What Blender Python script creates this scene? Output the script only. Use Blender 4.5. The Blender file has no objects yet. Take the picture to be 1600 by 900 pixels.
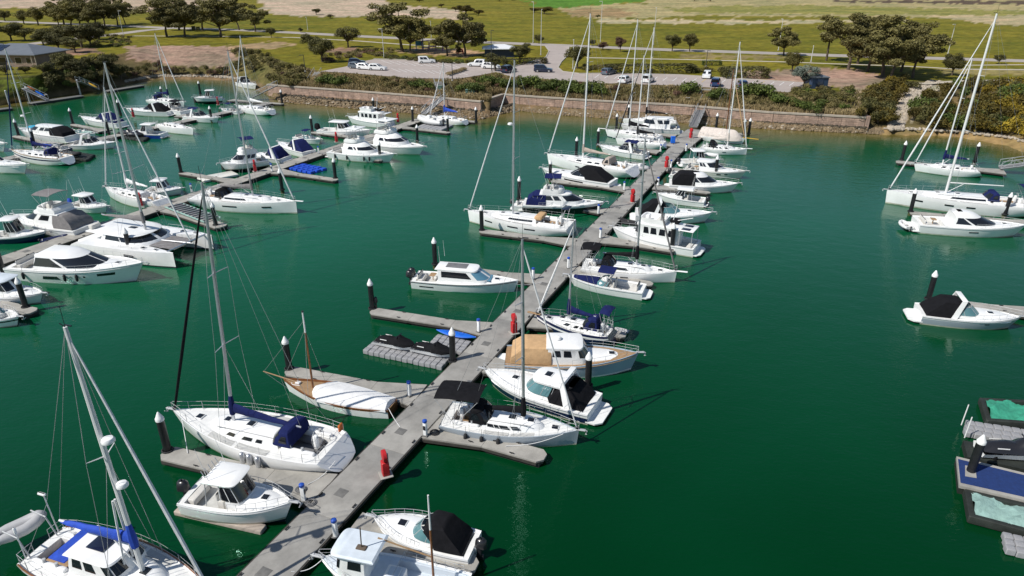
import bpy, bmesh, math, random
from mathutils import Vector, Matrix
R = math.radians
rnd = random.Random(7)
SC = bpy.context.scene
COL = SC.collection
# ------------------------------------------------------------------ camera, sky, sun, exposure
F, TH, H = 1070.0, R(25.0), 27.0
cam = bpy.data.cameras.new('camera'); cam.sensor_width = 36.0; cam.lens = 36.0*F/1600.0
cam.clip_start = 0.5; cam.clip_end = 6000.0
co = bpy.data.objects.new('camera', cam); COL.objects.link(co)
co.location = (0, 0, H); co.rotation_euler = (R(90)-TH, 0, 0)
SC.camera = co
SUN_EL = R(48.0); SUN_DIR = Vector((-0.90, -0.44, 0)).normalized()
w = bpy.data.worlds.new('World'); SC.world = w; w.use_nodes = True
wn = w.node_tree; bg = wn.nodes['Background']
sky = wn.nodes.new('ShaderNodeTexSky'); sky.sky_type = 'NISHITA'; sky.sun_disc = False
sky.sun_elevation = SUN_EL; sky.sun_rotation = math.atan2(SUN_DIR.x, SUN_DIR.y) % (2*math.pi)
sky.air_density = 1.0; sky.dust_density = 0.15; sky.ozone_density = 1.0
wn.links.new(sky.outputs[0], bg.inputs[0]); bg.inputs[1].default_value = 0.088
sl = bpy.data.lights.new('sun', 'SUN'); sl.energy = 4.8; sl.angle = R(0.53); sl.color = (1.0, 0.955, 0.88)
so = bpy.data.objects.new('sun', sl); COL.objects.link(so)
so.location = (-60, -40, 80)
so.rotation_euler = Vector((-SUN_DIR.x*math.cos(SUN_EL), -SUN_DIR.y*math.cos(SUN_EL), -math.sin(SUN_EL))).to_track_quat('-Z', 'Y').to_euler()
SC.view_settings.view_transform = 'Standard'; SC.view_settings.look = 'None'
SC.view_settings.gamma = 1.0; SC.view_settings.exposure = 0.0

# ------------------------------------------------------------------ pixel <-> place
def G(px, py, z=0.0):
    u = (px-800)/F; v = (450-py)/F
    dy = math.cos(TH)+v*math.sin(TH); dz = -math.sin(TH)+v*math.cos(TH)
    t = (z-H)/dz
    return Vector((u*t, dy*t, z))
def PX(p):
    dz = p[2]-H
    d = p[1]*math.cos(TH)-dz*math.sin(TH); up = p[1]*math.sin(TH)+dz*math.cos(TH)
    return (800+F*p[0]/d, 450-F*up/d)
def hgt(bpx, bpy_, top, z=0.0):
    """height in metres of a vertical thing standing at a pixel, whose top shows at row 'top'"""
    A = G(bpx, bpy_, z); v = (450-top)/F
    dy = math.cos(TH)+v*math.sin(TH); dz = -math.sin(TH)+v*math.cos(TH)
    return H+dz*A.y/dy - z

# ------------------------------------------------------------------ materials
def mat(name, col, rough=0.5, metal=0.0, noise=None, bump=None, spec=None, attr=None, trans=0.0, coat=0.0):
    m = bpy.data.materials.new(name); m.use_nodes = True
    nt = m.node_tree; b = nt.nodes['Principled BSDF']
    b.inputs['Base Color'].default_value = (*col, 1); b.inputs['Roughness'].default_value = rough
    b.inputs['Metallic'].default_value = metal
    if spec is not None: b.inputs['Specular IOR Level'].default_value = spec
    if coat: b.inputs['Coat Weight'].default_value = coat; b.inputs['Coat Roughness'].default_value = 0.06
    tc = nt.nodes.new('ShaderNodeTexCoord')
    if noise:      # (scale, amount, detail)
        sc, am = noise[0], noise[1]
        n = nt.nodes.new('ShaderNodeTexNoise'); n.inputs['Scale'].default_value = sc
        n.inputs['Detail'].default_value = noise[2] if len(noise) > 2 else 4; n.inputs['Roughness'].default_value = 0.65
        nt.links.new(tc.outputs['Object'], n.inputs['Vector'])
        r = nt.nodes.new('ShaderNodeMapRange'); r.inputs['From Min'].default_value = 0.28; r.inputs['From Max'].default_value = 0.72
        r.inputs['To Min'].default_value = 1-am; r.inputs['To Max'].default_value = 1+am
        nt.links.new(n.outputs['Fac'], r.inputs['Value'])
        mx = nt.nodes.new('ShaderNodeMix'); mx.data_type = 'RGBA'; mx.blend_type = 'MULTIPLY'; mx.inputs['Factor'].default_value = 1
        mx.inputs['A'].default_value = (*col, 1)
        nt.links.new(r.outputs['Result'], mx.inputs['B'])
        src = mx.outputs['Result']
        if attr:
            at = nt.nodes.new('ShaderNodeAttribute'); at.attribute_name = attr
            nt.links.new(at.outputs['Color'], mx.inputs['A'])
        nt.links.new(src, b.inputs['Base Color'])
    if bump:       # (scale, strength, distance)
        n2 = nt.nodes.new('ShaderNodeTexNoise'); n2.inputs['Scale'].default_value = bump[0]; n2.inputs['Detail'].default_value = 3
        nt.links.new(tc.outputs['Object'], n2.inputs['Vector'])
        bp = nt.nodes.new('ShaderNodeBump'); bp.inputs['Strength'].default_value = bump[1]; bp.inputs['Distance'].default_value = bump[2]
        nt.links.new(n2.outputs['Fac'], bp.inputs['Height']); nt.links.new(bp.outputs['Normal'], b.inputs['Normal'])
    return m
M = {}
def mk(n, *a, **k): M[n] = mat(n, *a, **k)
mk('gel', (.86, .86, .85), .3, noise=(.6, .09, 6), coat=.3)
mk('gel_warm', (.74, .72, .66), .32, noise=(.9, .06), coat=.2)
mk('gel_grey', (.36, .41, .46), .3, noise=(.9, .05), coat=.3)
mk('gel_blue', (.36, .46, .56), .3, noise=(.9, .05), coat=.3)
mk('deckw', (.76, .76, .74), .55, noise=(2.5, .09))
mk('deckb', (.60, .66, .72), .6, noise=(2.0, .10))
mk('nonskid', (.50, .50, .48), .75, noise=(3, .12))
mk('navy', (.012, .018, .07), .25, noise=(1, .1), coat=.4)
mk('royal', (.012, .05, .33), .35, noise=(1, .1))
mk('blackhull', (.012, .013, .016), .22, coat=.4)
mk('antifoul', (.02, .025, .035), .7)
mk('teak', (.33, .21, .11), .65, noise=(5, .22))
mk('varnish', (.20, .08, .03), .35, noise=(4, .25))
mk('greydeck', (.16, .16, .165), .7, noise=(3, .15))
mk('glass', (.012, .014, .018), .06, spec=.7)
mk('glass_teal', (.10, .22, .24), .08, spec=.8)
mk('glass_blue', (.10, .24, .34), .1, spec=.7)
mk('alu', (.62, .63, .65), .36, metal=.75, noise=(.8, .08))
mk('mastwhite', (.74, .74, .73), .35)
mk('steel', (.50, .51, .52), .55, metal=.25, spec=.25)
mk('wire', (.42, .43, .44), .4, metal=.6)
mk('c_black', (.010, .010, .012), .85, noise=(3, .3), bump=(2.2, .5, .06), spec=.12)
mk('c_navy', (.012, .018, .085), .85, noise=(3, .25), bump=(2.2, .5, .06), spec=.12)
mk('c_blue', (.012, .06, .42), .8, noise=(3, .25), bump=(2.2, .6, .08))
mk('c_grey', (.20, .19, .19), .85, noise=(3, .2), bump=(2.2, .5, .06), spec=.12)
mk('c_white', (.74, .74, .74), .8, noise=(2, .06), bump=(1.6, .6, .08))
mk('c_tan', (.52, .33, .17), .85, noise=(2.5, .14), bump=(1.8, .6, .08))
mk('c_taupe', (.40, .34, .29), .85, noise=(2.5, .14), bump=(1.8, .6, .08))
mk('c_pale', (.62, .55, .50), .85, noise=(2.5, .12), bump=(1.8, .7, .1))
mk('c_cyan', (.03, .33, .52), .8, noise=(2.5, .2))
mk('c_aqua', (.27, .42, .38), .8, noise=(1.6, .22), bump=(1.4, .9, .14))
mk('c_green', (.04, .30, .19), .7, noise=(1.4, .35), bump=(1.4, .9, .14))
mk('motor', (.018, .018, .021), .3, coat=.2)
mk('rubber', (.02, .02, .022), .8)
mk('hyp', (.42, .42, .43), .6, noise=(2, .08))
mk('hypw', (.68, .68, .67), .55, noise=(2, .06))
mk('solar', (.012, .016, .035), .12, spec=.7)
mk('seatw', (.62, .60, .56), .6, noise=(3, .1))
mk('red', (.46, .016, .02), .45, noise=(2, .15))
mk('orange', (.65, .16, .03), .5)
mk('yellow', (.62, .36, .03), .5)
mk('pile', (.014, .014, .016), .45, noise=(2, .3))
mk('pilecap', (.78, .78, .77), .4, noise=(4, .06))
mk('concrete', (.29, .28, .26), .85, noise=(.7, .27, 9), bump=(9, .25, .02))
mk('concrete_pale', (.33, .315, .285), .85, noise=(.8, .27, 9), bump=(9, .25, .02))
mk('concrete_dark', (.15, .147, .14), .85, noise=(4, .2))
mk('waler', (.045, .040, .034), .85, noise=(2, .35))
mk('floatblack', (.02, .024, .020), .7, noise=(1.5, .4))
mk('cubegrey', (.30, .30, .31), .6, noise=(3, .12))
mk('cubeblue', (.012, .07, .50), .5, noise=(3, .15))
mk('plasticblue', (.01, .13, .62), .35)
mk('capblue', (.02, .08, .42), .4)
mk('bluecarpet', (.008, .030, .13), .95, noise=(6, .2))
mk('galv', (.50, .51, .52), .5, metal=.4, noise=(2, .12))
mk('wallstone', (.40, .29, .23), .9, noise=(.9, .42, 9), bump=(3, .6, .1))
mk('wallcap', (.40, .35, .29), .85, noise=(.8, .2, 7))
mk('rock', (.20, .148, .088), .9, noise=(.8, .4), bump=(3, .5, .1))
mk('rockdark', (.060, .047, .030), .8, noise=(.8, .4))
mk('scum', (.52, .50, .41), .45, noise=(1.5, .25, 6))
mk('weed', (.07, .075, .025), .9, noise=(3, .4))
mk('rockpale', (.40, .345, .275), .9, noise=(.8, .25))
mk('asphalt', (.39, .335, .305), .9, noise=(.25, .13, 8))
mk('roadgrey', (.36, .32, .285), .9, noise=(.2, .12, 8))
mk('path', (.46, .41, .33), .9, noise=(.4, .12))
mk('paint', (.72, .72, .70), .7)
mk('paintyellow', (.55, .40, .10), .7)
mk('kerb', (.42, .39, .35), .85, noise=(.6, .12))
mk('roofgrey', (.17, .185, .205), .45, metal=.2, noise=(.5, .1))
mk('roofwhite', (.72, .73, .75), .45)
mk('brick', (.27, .20, .155), .9, noise=(.8, .2))
mk('render', (.55, .47, .37), .9, noise=(.5, .12))
mk('shedblue', (.03, .055, .11), .5)
mk('navywall', (.02, .03, .06), .6)
mk('boxgreen', (.12, .20, .16), .6, noise=(1, .1))
mk('purple', (.22, .04, .22), .5)
mk('playblue', (.02, .18, .30), .5)
mk('lamp', (.62, .62, .60), .5)
mk('lampdark', (.05, .05, .05), .5)
mk('bark', (.10, .075, .055), .9, noise=(2, .3))
mk('carwhite', (.76, .76, .76), .25, coat=.5)
mk('carnavy', (.012, .018, .045), .22, coat=.6)
mk('cargrey', (.09, .11, .14), .25, coat=.6)
mk('carblue', (.015, .035, .11), .22, coat=.6)
mk('tyre', (.015, .015, .015), .8)
mk('tailred', (.30, .01, .01), .3)
def leafmat(name, c1, c2, c3=None):
    m = bpy.data.materials.new(name); m.use_nodes = True; nt = m.node_tree; b = nt.nodes['Principled BSDF']
    b.inputs['Roughness'].default_value = .65; b.inputs['Specular IOR Level'].default_value = .25
    tc = nt.nodes.new('ShaderNodeTexCoord'); n = nt.nodes.new('ShaderNodeTexNoise'); n.inputs['Scale'].default_value = .55
    n.inputs['Detail'].default_value = 6; n.inputs['Roughness'].default_value = .75
    nt.links.new(tc.outputs['Object'], n.inputs['Vector'])
    cr = nt.nodes.new('ShaderNodeValToRGB'); e = cr.color_ramp.elements
    e[0].position = .36; e[0].color = (*c1, 1); e[1].position = .62; e[1].color = (*c2, 1)
    if c3: q = e.new(.70); q.color = (*c3, 1)
    nt.links.new(n.outputs['Fac'], cr.inputs['Fac'])
    oi = nt.nodes.new('ShaderNodeObjectInfo'); hs = nt.nodes.new('ShaderNodeHueSaturation')
    mr = nt.nodes.new('ShaderNodeMapRange'); mr.inputs['To Min'].default_value = .72; mr.inputs['To Max'].default_value = 1.25
    nt.links.new(oi.outputs['Random'], mr.inputs['Value']); nt.links.new(mr.outputs['Result'], hs.inputs['Value'])
    nt.links.new(cr.outputs['Color'], hs.inputs['Color']); nt.links.new(hs.outputs['Color'], b.inputs['Base Color'])
    M[name] = m
leafmat('leaf_gum', (.070, .065, .020), (.230, .200, .068))
leafmat('leaf_dark', (.042, .043, .014), (.145, .132, .042))
leafmat('leaf_olive', (.06, .060, .016), (.20, .17, .05))
leafmat('leaf_green', (.040, .064, .013), (.125, .155, .030))
leafmat('leaf_silver', (.08, .10, .08), (.22, .25, .20))
leafmat('leaf_red', (.07, .04, .03), (.17, .095, .06))
leafmat('leaf_gorse', (.045, .040, .010), (.13, .095, .015), (.26, .16, .015))
leafmat('leaf_bloom', (.10, .08, .012), (.34, .24, .018), (.55, .38, .02))
leafmat('leaf_straw', (.21, .155, .075), (.46, .36, .19))
leafmat('leaf_scrub', (.085, .076, .028), (.24, .195, .078))

# ------------------------------------------------------------------ mesh builder
class MB:
    def __init__(s): s.v = []; s.f = []; s.m = []
    def add(s, vs, fs, m=0):
        o = len(s.v); s.v += [tuple(p) for p in vs]
        for k, f in enumerate(fs):
            s.f.append(tuple(i+o for i in f)); s.m.append(m[k] if isinstance(m, list) else m)
        return s
    def box(s, c, d, rz=0.0, m=0, ry=0.0):
        mt = Matrix.Rotation(rz, 3, 'Z') @ Matrix.Rotation(ry, 3, 'Y'); c = Vector(c)
        vs = [c+mt @ Vector((x*d[0]/2, y*d[1]/2, z*d[2]/2)) for z in (-1, 1) for y in (-1, 1) for x in (-1, 1)]
        return s.add(vs, [(0, 2, 3, 1), (4, 5, 7, 6), (0, 1, 5, 4), (2, 6, 7, 3), (0, 4, 6, 2), (1, 3, 7, 5)], m)
    def cbox(s, c, d, b=.04, m=0, rz=0.0, ry=0.0, top=1.0, tx=None):
        """box with rounded edges; top = how much narrower the top is"""
        hx, hy, hz = d[0]/2, d[1]/2, d[2]/2; b = min(b, hx*.9, hy*.9, hz*.9)
        mt = Matrix.Rotation(rz, 3, 'Z') @ Matrix.Rotation(ry, 3, 'Y'); c = Vector(c)
        rows = []
        for z, ins in ((-hz, b), (-hz+b, 0), (hz-b, 0), (hz-b*.3, b*.35), (hz, b)):
            k = 1+(top-1)*(z+hz)/(2*hz); X = hx*(k if tx is None else 1+(tx-1)*(z+hz)/(2*hz))-ins; Y = hy*k-ins; q = b*.8
            rows.append([c+mt @ Vector(p+(z,)) for p in ((-X+q, -Y), (X-q, -Y), (X, -Y+q), (X, Y-q), (X-q, Y), (-X+q, Y), (-X, Y-q), (-X, -Y+q))])
        return s.loft(rows, m, closed=True, cap0=True, cap1=True)
    def tube(s, p, q, r, r2=None, n=6, m=0, cap=True):
        p = Vector(p); q = Vector(q); r2 = r if r2 is None else r2
        d = (q-p)
        if d.length < 1e-6: return s
        d.normalize(); a = d.orthogonal().normalized(); b = d.cross(a)
        rows = [[c+(a*math.cos(2*math.pi*i/n)+b*math.sin(2*math.pi*i/n))*rr for i in range(n)] for c, rr in ((p, r), (q, r2))]
        return s.loft(rows, m, closed=True, cap0=cap, cap1=cap)
    def path(s, pts, r, n=5, m=0, closed=False):
        pts = [Vector(p) for p in pts]; k = len(pts)
        rows = []
        for i, p in enumerate(pts):
            a = pts[(i-1) % k] if (closed or i > 0) else p; b = pts[(i+1) % k] if (closed or i < k-1) else p
            d = (b-a).normalized()
            up = Vector((0, 0, 1)) if abs(d.z) < .93 else Vector((1, 0, 0))
            x = d.cross(up).normalized(); y = x.cross(d)
            rr = r[i] if isinstance(r, (list, tuple)) else r
            rows.append([p+(x*math.cos(2*math.pi*j/n)+y*math.sin(2*math.pi*j/n))*rr for j in range(n)])
        if closed: rows.append(rows[0]); return s.loft(rows, m, closed=True)
        return s.loft(rows, m, closed=True, cap0=True, cap1=True)
    def loft(s, rows, m=0, closed=False, cap0=False, cap1=False, mf=None):
        n = len(rows[0]); vs = [p for r in rows for p in r]; fs = []; ms = []
        for i in range(len(rows)-1):
            for j in range(n if closed else n-1):
                fs.append((i*n+j, i*n+(j+1) % n, (i+1)*n+(j+1) % n, (i+1)*n+j)); ms.append(mf(i, j) if mf else m)
        if cap0: fs.append(tuple(range(n-1, -1, -1))); ms.append(mf(0, 0) if mf else m)
        if cap1: fs.append(tuple((len(rows)-1)*n+j for j in range(n))); ms.append(mf(len(rows)-2, 0) if mf else m)
        return s.add(vs, fs, ms)
    def lathe(s, c, prof, n=12, m=0):
        c = Vector(c)
        rows = [[c+Vector((r*math.cos(2*math.pi*i/n), r*math.sin(2*math.pi*i/n), z)) for i in range(n)] for r, z in prof]
        return s.loft(rows, m, closed=True, cap0=True, cap1=True)
    def prism(s, poly, z0, z1, m=0):
        n = len(poly); vs = [(p[0], p[1], z0) for p in poly]+[(p[0], p[1], z1) for p in poly]
        return s.add(vs, [tuple(range(n-1, -1, -1)), tuple(range(n, 2*n))]+[(i, (i+1) % n, n+(i+1) % n, n+i) for i in range(n)], m)
    def mesh(s, name, mats, ang=38):
        me = bpy.data.meshes.new(name); me.from_pydata(s.v, [], s.f)
        for q in (mats if isinstance(mats, (list, tuple)) else [mats]): me.materials.append(M[q])
        me.polygons.foreach_set('material_index', s.m)
        bm = bmesh.new(); bm.from_mesh(me)
        bmesh.ops.remove_doubles(bm, verts=bm.verts, dist=1e-5)
        bmesh.ops.recalc_face_normals(bm, faces=bm.faces); bm.to_mesh(me); bm.free()
        me.polygons.foreach_set('use_smooth', [True]*len(me.polygons)); me.set_sharp_from_angle(angle=R(ang))
        me.update(); return me
    def build(s, name, mats, parent=None, ang=38):
        o = bpy.data.objects.new(name, s.mesh(name, mats, ang)); COL.objects.link(o)
        if parent: o.parent = parent
        return o
def tag(o, label, cat, group=None):
    o['label'] = label; o['category'] = cat
    if group: o['group'] = group
    return o
def thing(name, label, cat, loc=(0, 0, 0), rz=0.0, group=None):
    o = bpy.data.objects.new(name, None); COL.objects.link(o); o.empty_display_size = .3
    o.location = loc; o.rotation_euler = (0, 0, rz); return tag(o, label, cat, group)
def struct(o): o['kind'] = 'structure'; return o
def stuff(o): o['kind'] = 'stuff'; return o
def clone(src, loc, rz, label=None, group=None, scale=None):
    r = src.copy(); COL.objects.link(r); r.location = loc; r.rotation_euler = (0, 0, rz)
    if label: r['label'] = label
    if group: r['group'] = group
    if scale: r.scale = scale if isinstance(scale, (tuple, list)) else (scale,)*3
    for ch in list(src.children):
        c = ch.copy(); COL.objects.link(c); c.parent = r
        for g in list(ch.children):
            d = g.copy(); COL.objects.link(d); d.parent = c
    return r
def interp(tab, x):
    if x <= tab[0][0]: return tab[0][1]
    for (a, va), (b, vb) in zip(tab, tab[1:]):
        if x <= b: return va+(vb-va)*(x-a)/(b-a)
    return tab[-1][1]
def inpoly(x, y, P):
    c = False; n = len(P); j = n-1
    for i in range(n):
        if (P[i][1] > y) != (P[j][1] > y) and x < (P[j][0]-P[i][0])*(y-P[i][1])/(P[j][1]-P[i][1])+P[i][0]: c = not c
        j = i
    return c

def wall_courses():
    m = M['wallstone']; nt = m.node_tree; b = nt.nodes['Principled BSDF']; lk = [l for l in nt.links if l.to_socket == b.inputs['Base Color']][0]; src = lk.from_socket
    tc = nt.nodes.new('ShaderNodeTexCoord'); sx = nt.nodes.new('ShaderNodeSeparateXYZ'); cx = nt.nodes.new('ShaderNodeCombineXYZ')
    nt.links.new(tc.outputs['Object'], sx.inputs[0]); nt.links.new(sx.outputs['X'], cx.inputs['X']); nt.links.new(sx.outputs['Z'], cx.inputs['Y'])
    br = nt.nodes.new('ShaderNodeTexBrick'); br.inputs['Scale'].default_value = 1.0; br.inputs['Brick Width'].default_value = .8; br.inputs['Row Height'].default_value = .36; br.inputs['Mortar Size'].default_value = .03
    br.inputs['Color1'].default_value = (1.12, 1.05, 1.0, 1); br.inputs['Color2'].default_value = (.76, .74, .74, 1); br.inputs['Mortar'].default_value = (.55, .52, .5, 1)
    nt.links.new(cx.outputs[0], br.inputs['Vector'])
    mx = nt.nodes.new('ShaderNodeMix'); mx.data_type = 'RGBA'; mx.blend_type = 'MULTIPLY'; mx.inputs['Factor'].default_value = .8
    nt.links.new(src, mx.inputs['A']); nt.links.new(br.outputs['Color'], mx.inputs['B']); nt.links.new(mx.outputs['Result'], b.inputs['Base Color'])
wall_courses()
# ------------------------------------------------------------------ land and water
ZP = 5.0                     # level of the car parks, lawns and fields
T_S = [(-900, 300), (-300, 205), (-100, 178), (0, 165), (37, 158), (93, 150), (142, 143), (200, 131), (242, 124), (317, 124), (363, 127), (400, 140), (440, 160),
       (540, 169), (672, 180), (752, 187), (775, 181), (808, 173), (870, 180), (946, 185), (1060, 192), (1200, 202), (1375, 210), (1489, 213), (1574, 228), (1600, 238), (1700, 262), (2000, 330), (2500, 420)]
T_R = [(-900, 290), (-300, 198), (-100, 172), (0, 159), (93, 144), (142, 138), (200, 125), (242, 117), (317, 117), (363, 119), (400, 130), (440, 147),
       (575, 159), (672, 165), (752, 172.5), (780, 167), (808, 161), (914, 169), (1060, 177), (1200, 190), (1350, 199), (1400, 202), (1489, 205), (1574, 215), (1600, 222), (1700, 245), (2000, 310), (2500, 400)]
T_B = [(-900, 230), (-400, 160), (-100, 132), (0, 122), (60, 118), (130, 98), (200, 82), (250, 74), (360, 73), (400, 82), (460, 102), (500, 112), (540, 114), (640, 122), (715, 123),
       (770, 114), (800, 121), (865, 126), (946, 131), (1060, 134), (1160, 141), (1231, 145), (1300, 146), (1350, 140), (1400, 128), (1500, 128), (1600, 128), (2000, 150), (2500, 190)]
WALL1 = [(418, 131, 145), (435, 132.5, 147), (575, 142.5, 159), (672, 150, 165.5), (752, 157.5, 172.5)]
WALL2 = [(787, 146, 159), (808, 148, 161), (914, 155, 169), (1060, 162.5, 177.5), (1200, 174, 190), (1353, 182, 198.5)]
Z_R, Z_W = 1.0, 2.9
def wallz(px): return 417 < px < 1354
def jit(a, b, s=1.0):
    return math.sin(a*.037+b*.11)*.5*s+math.sin(a*.091-b*.05+1.3)*.3*s+math.sin(a*.21+b*.3+.4)*.2*s
LAWN = (.152, .142, .017); BANK = (.125, .10, .05); MULCH = (.30, .215, .175)
PAINT = [  # ground colours, outlined where they lie
    ([(-300, -60), (1900, -60), (1900, 40), (-300, 12)], (.165, .155, .024)),
    ([(-300, -60), (356, -60), (345, 17), (215, 19), (110, 12), (-300, 14)], (.42, .34, .275)),
    ([(398, -60), (560, -60), (610, 6), (720, 17), (722, 30), (640, 27), (470, 26), (410, 20)], (.43, .355, .285)),
    ([(838, -60), (1040, -60), (1010, 3), (900, 10), (860, 13), (826, 8)], (.09, .205, .03)),
    ([(870, 13), (1010, 4), (1120, -60), (1900, -60), (1900, 30), (1300, 26), (1090, 24), (960, 30), (900, 26)], (.34, .30, .165)),
    ([(1040, 12), (1250, 8), (1420, 12), (1600, 17), (1600, 24), (1250, 22), (1060, 20)], (.22, .22, .07)),
    ([(880, 16), (980, 12), (985, 28), (900, 26)], (.29, .215, .12)),
    ([(940, 30), (1200, 32), (1420, 30), (1420, 34), (1200, 37), (940, 36)], (.42, .37, .25)),
    ([(1285, 1), (1420, 1), (1900, 3), (1900, 9), (1560, 7), (1330, 4)], (.10, .075, .06)),
    ([(1440, 24), (1900, 22), (1900, 42), (1560, 40)], (.40, .34, .22)),
    ([(198, 73), (240, 71), (300, 72), (365, 72), (372, 96), (345, 106), (280, 104), (235, 96), (196, 90)], MULCH),
    ([(360, 71), (430, 64), (460, 68), (420, 76), (366, 78)], (.33, .24, .15)),
    ([(1158, 112), (1200, 110), (1290, 106), (1340, 109), (1392, 122), (1362, 134), (1338, 141), (1262, 131), (1160, 124)], MULCH),
    ([(1322, 138), (1342, 136), (1343, 163), (1326, 166)], (.36, .28, .21)),
    ([(618, 80), (660, 75), (738, 77), (756, 83), (738, 89), (700, 88), (640, 84)], (.45, .30, .19)),
    ([(500, 78), (560, 72), (568, 80), (520, 84)], (.24, .16, .12)),
    ([(0, 126), (70, 122), (62, 138), (0, 144)], (.13, .16, .03)),
    ([(90, 76), (150, 74), (150, 82), (95, 86)], (.26, .17, .13)),
    ([(1386, 205), (1400, 150), (1420, 140), (1450, 127), (1475, 126), (1462, 142), (1440, 155), (1416, 176), (1412, 205)], (.46, .40, .33)),
    ([(1060, 90), (1240, 93), (1240, 87), (1060, 84)], (.23, .19, .09)),
    ([(1470, 108), (1900, 108), (1900, 121), (1470, 116)], (.24, .21, .09)),
]
def gcol(px, py, zone):
    j = jit(px*1.7, py*5, 2.5)
    if zone == 'toe': return (.16, .115, .055)
    if zone == 'shore':
        if px > 1378 or px < 60: return (.28, .20, .10)
        return (.17, .125, .075)
    c = BANK if zone == 'bank' else LAWN
    if zone == 'bank' and px < 70: c = (.09, .095, .03)
    if zone == 'bank' and 250 < px < 480: c = (.13, .115, .045)
    if py < 40+px*.028: c = (.155, .148, .020)
    for P, k in PAINT:
        if inpoly(px+j*5+6*jit(px*9, py*23), py+j*.5+1.6*jit(px*6+9, py*11), P): c = k
    v = 1+.10*jit(px*2.3+40, py*9)
    return tuple(q*v for q in c)
def make_land():
    cols = list(range(-900, -120, 60))+list(range(-120, 1720, 5))+list(range(1720, 2520, 60))
    rows = []; cc = []
    for px in cols:
        ys, yr, yb = interp(T_S, px), interp(T_R, px), interp(T_B, px)
        j = jit(px*5, 3)
        if wallz(px): j *= .25
        P0 = G(px, ys, 0); P1 = G(px, yr, Z_R if wallz(px) else .75)
        back = (P1-P0); back.z = 0; back.normalize()
        ctl = [(P0-back*16+Vector((0, 0, -3.2)), 'toe'), (P0-back*3+Vector((0, 0, -.8)), 'toe'), (P0+back*j*.8, 'shore'), (P1+back*j*.5, 'shore')]
        if wallz(px):
            ww = WALL1 if px < 768 else WALL2
            yw = interp([(a, b) for a, b, c in ww], px)
            PW = G(px, yw, Z_W); 
            P1 = Vector((PW.x, PW.y, Z_R))-back*.30; ctl[3] = (P1, 'shore'); base = P1+back*.5
            PB = G(px, yb, ZP)
            ctl += [(Vector((base.x, base.y, Z_R+.1)), 'shore'), (Vector((base.x, base.y, Z_W-.12))+back*.25, 'bank')]
            d = (PB-ctl[-1][0]); n = 12
            for k in range(1, n+1):
                q = ctl[5][0]+d*(k/n); s_ = math.sin(k/n*math.pi)
                q.z = ctl[5][0].z+(ZP-ctl[5][0].z)*(k/n)**.8+.12*jit(px*8, k*30)*s_; ctl.append((q, 'bank'))
        else:
            PB = G(px, yb, ZP); d = PB-P1; n = 14
            for k in range(1, n+1):
                q = P1+d*(k/n); s_ = math.sin(k/n*math.pi)
                q.z = P1.z+(ZP-P1.z)*(k/n)**.75+.25*jit(px*6, k*25)*s_; ctl.append((q, 'bank'))
        yy = yb; flat = []
        ysq = [yb+(62-yb)*k/24 for k in range(1, 25)]
        ysq += [62-2.0*k for k in range(1, 36)]+[-12, -16, -20, -25, -30, -35, -39, -42]
        for y in ysq:
            q = G(px, y, ZP); q.z = ZP
            ctl.append((q, 'flat'))
        rows.append([q for q, z in ctl]); 
        row = []
        for q, z in ctl:
            a = PX(q); row.append(gcol(a[0], a[1], z))
        cc.append(row)
    n = max(len(r) for r in rows)
    mb = MB()
    # columns with and without wall have different counts: pad by repeating the bank rows
    for r, c in zip(rows, cc):
        while len(r) < n: r.insert(4, r[4].copy() if False else (r[3]+(r[4]-r[3])*.5)); c.insert(4, c[4])
    me = bpy.data.meshes.new('land')
    vs = [tuple(p) for r in rows for p in r]; fs = []
    for i in range(len(rows)-1):
        for k in range(n-1): fs.append((i*n+k, (i+1)*n+k, (i+1)*n+k+1, i*n+k+1))
    me.from_pydata(vs, [], fs)
    ca = me.color_attributes.new('gcol', 'FLOAT_COLOR', 'POINT')
    flat = []
    for c in cc:
        for q in c: flat += [q[0], q[1], q[2], 1.0]
    ca.data.foreach_set('color', flat)
    m = mat('ground', LAWN, .95, noise=(.45, .48, 10), attr='gcol', bump=(1.2, .7, .25), spec=.1); me.materials.append(m); M['ground'] = m
    # finer second mottling
    nt = m.node_tree; b = nt.nodes['Principled BSDF']; lk = [l for l in nt.links if l.to_socket == b.inputs['Base Color']][0]; src = lk.from_socket
    n3 = nt.nodes.new('ShaderNodeTexNoise'); n3.inputs['Scale'].default_value = .06; n3.inputs['Detail'].default_value = 8; n3.inputs['Roughness'].default_value = .7
    tc = nt.nodes.new('ShaderNodeTexCoord'); mp = nt.nodes.new('ShaderNodeMapping'); mp.inputs['Scale'].default_value = (.7, 1.3, 1)
    nt.links.new(tc.outputs['Object'], mp.inputs['Vector']); nt.links.new(mp.outputs['Vector'], n3.inputs['Vector'])
    rr = nt.nodes.new('ShaderNodeValToRGB'); e = rr.color_ramp.elements
    e[0].position = .36; e[0].color = (.66, .74, .62, 1); e[1].position = .67; e[1].color = (1.42, 1.22, 1.14, 1)
    nt.links.new(n3.outputs['Fac'], rr.inputs['Fac'])
    mx = nt.nodes.new('ShaderNodeMix'); mx.data_type = 'RGBA'; mx.blend_type = 'MULTIPLY'; mx.inputs['Factor'].default_value = 1
    nt.links.new(src, mx.inputs['A']); nt.links.new(rr.outputs['Color'], mx.inputs['B']); nt.links.new(mx.outputs['Result'], b.inputs['Base Color'])
    me.polygons.foreach_set('use_smooth', [True]*len(me.polygons))
    o = bpy.data.objects.new('land', me); COL.objects.link(o); struct(o)
make_land()
SHORE = [G(px, interp(T_S, px), 0) for px in range(-400, 2000, 12)]
def shore_dist(p):
    return min((p.x-s.x)**2+(p.y-s.y)**2 for s in SHORE)**.5
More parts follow.
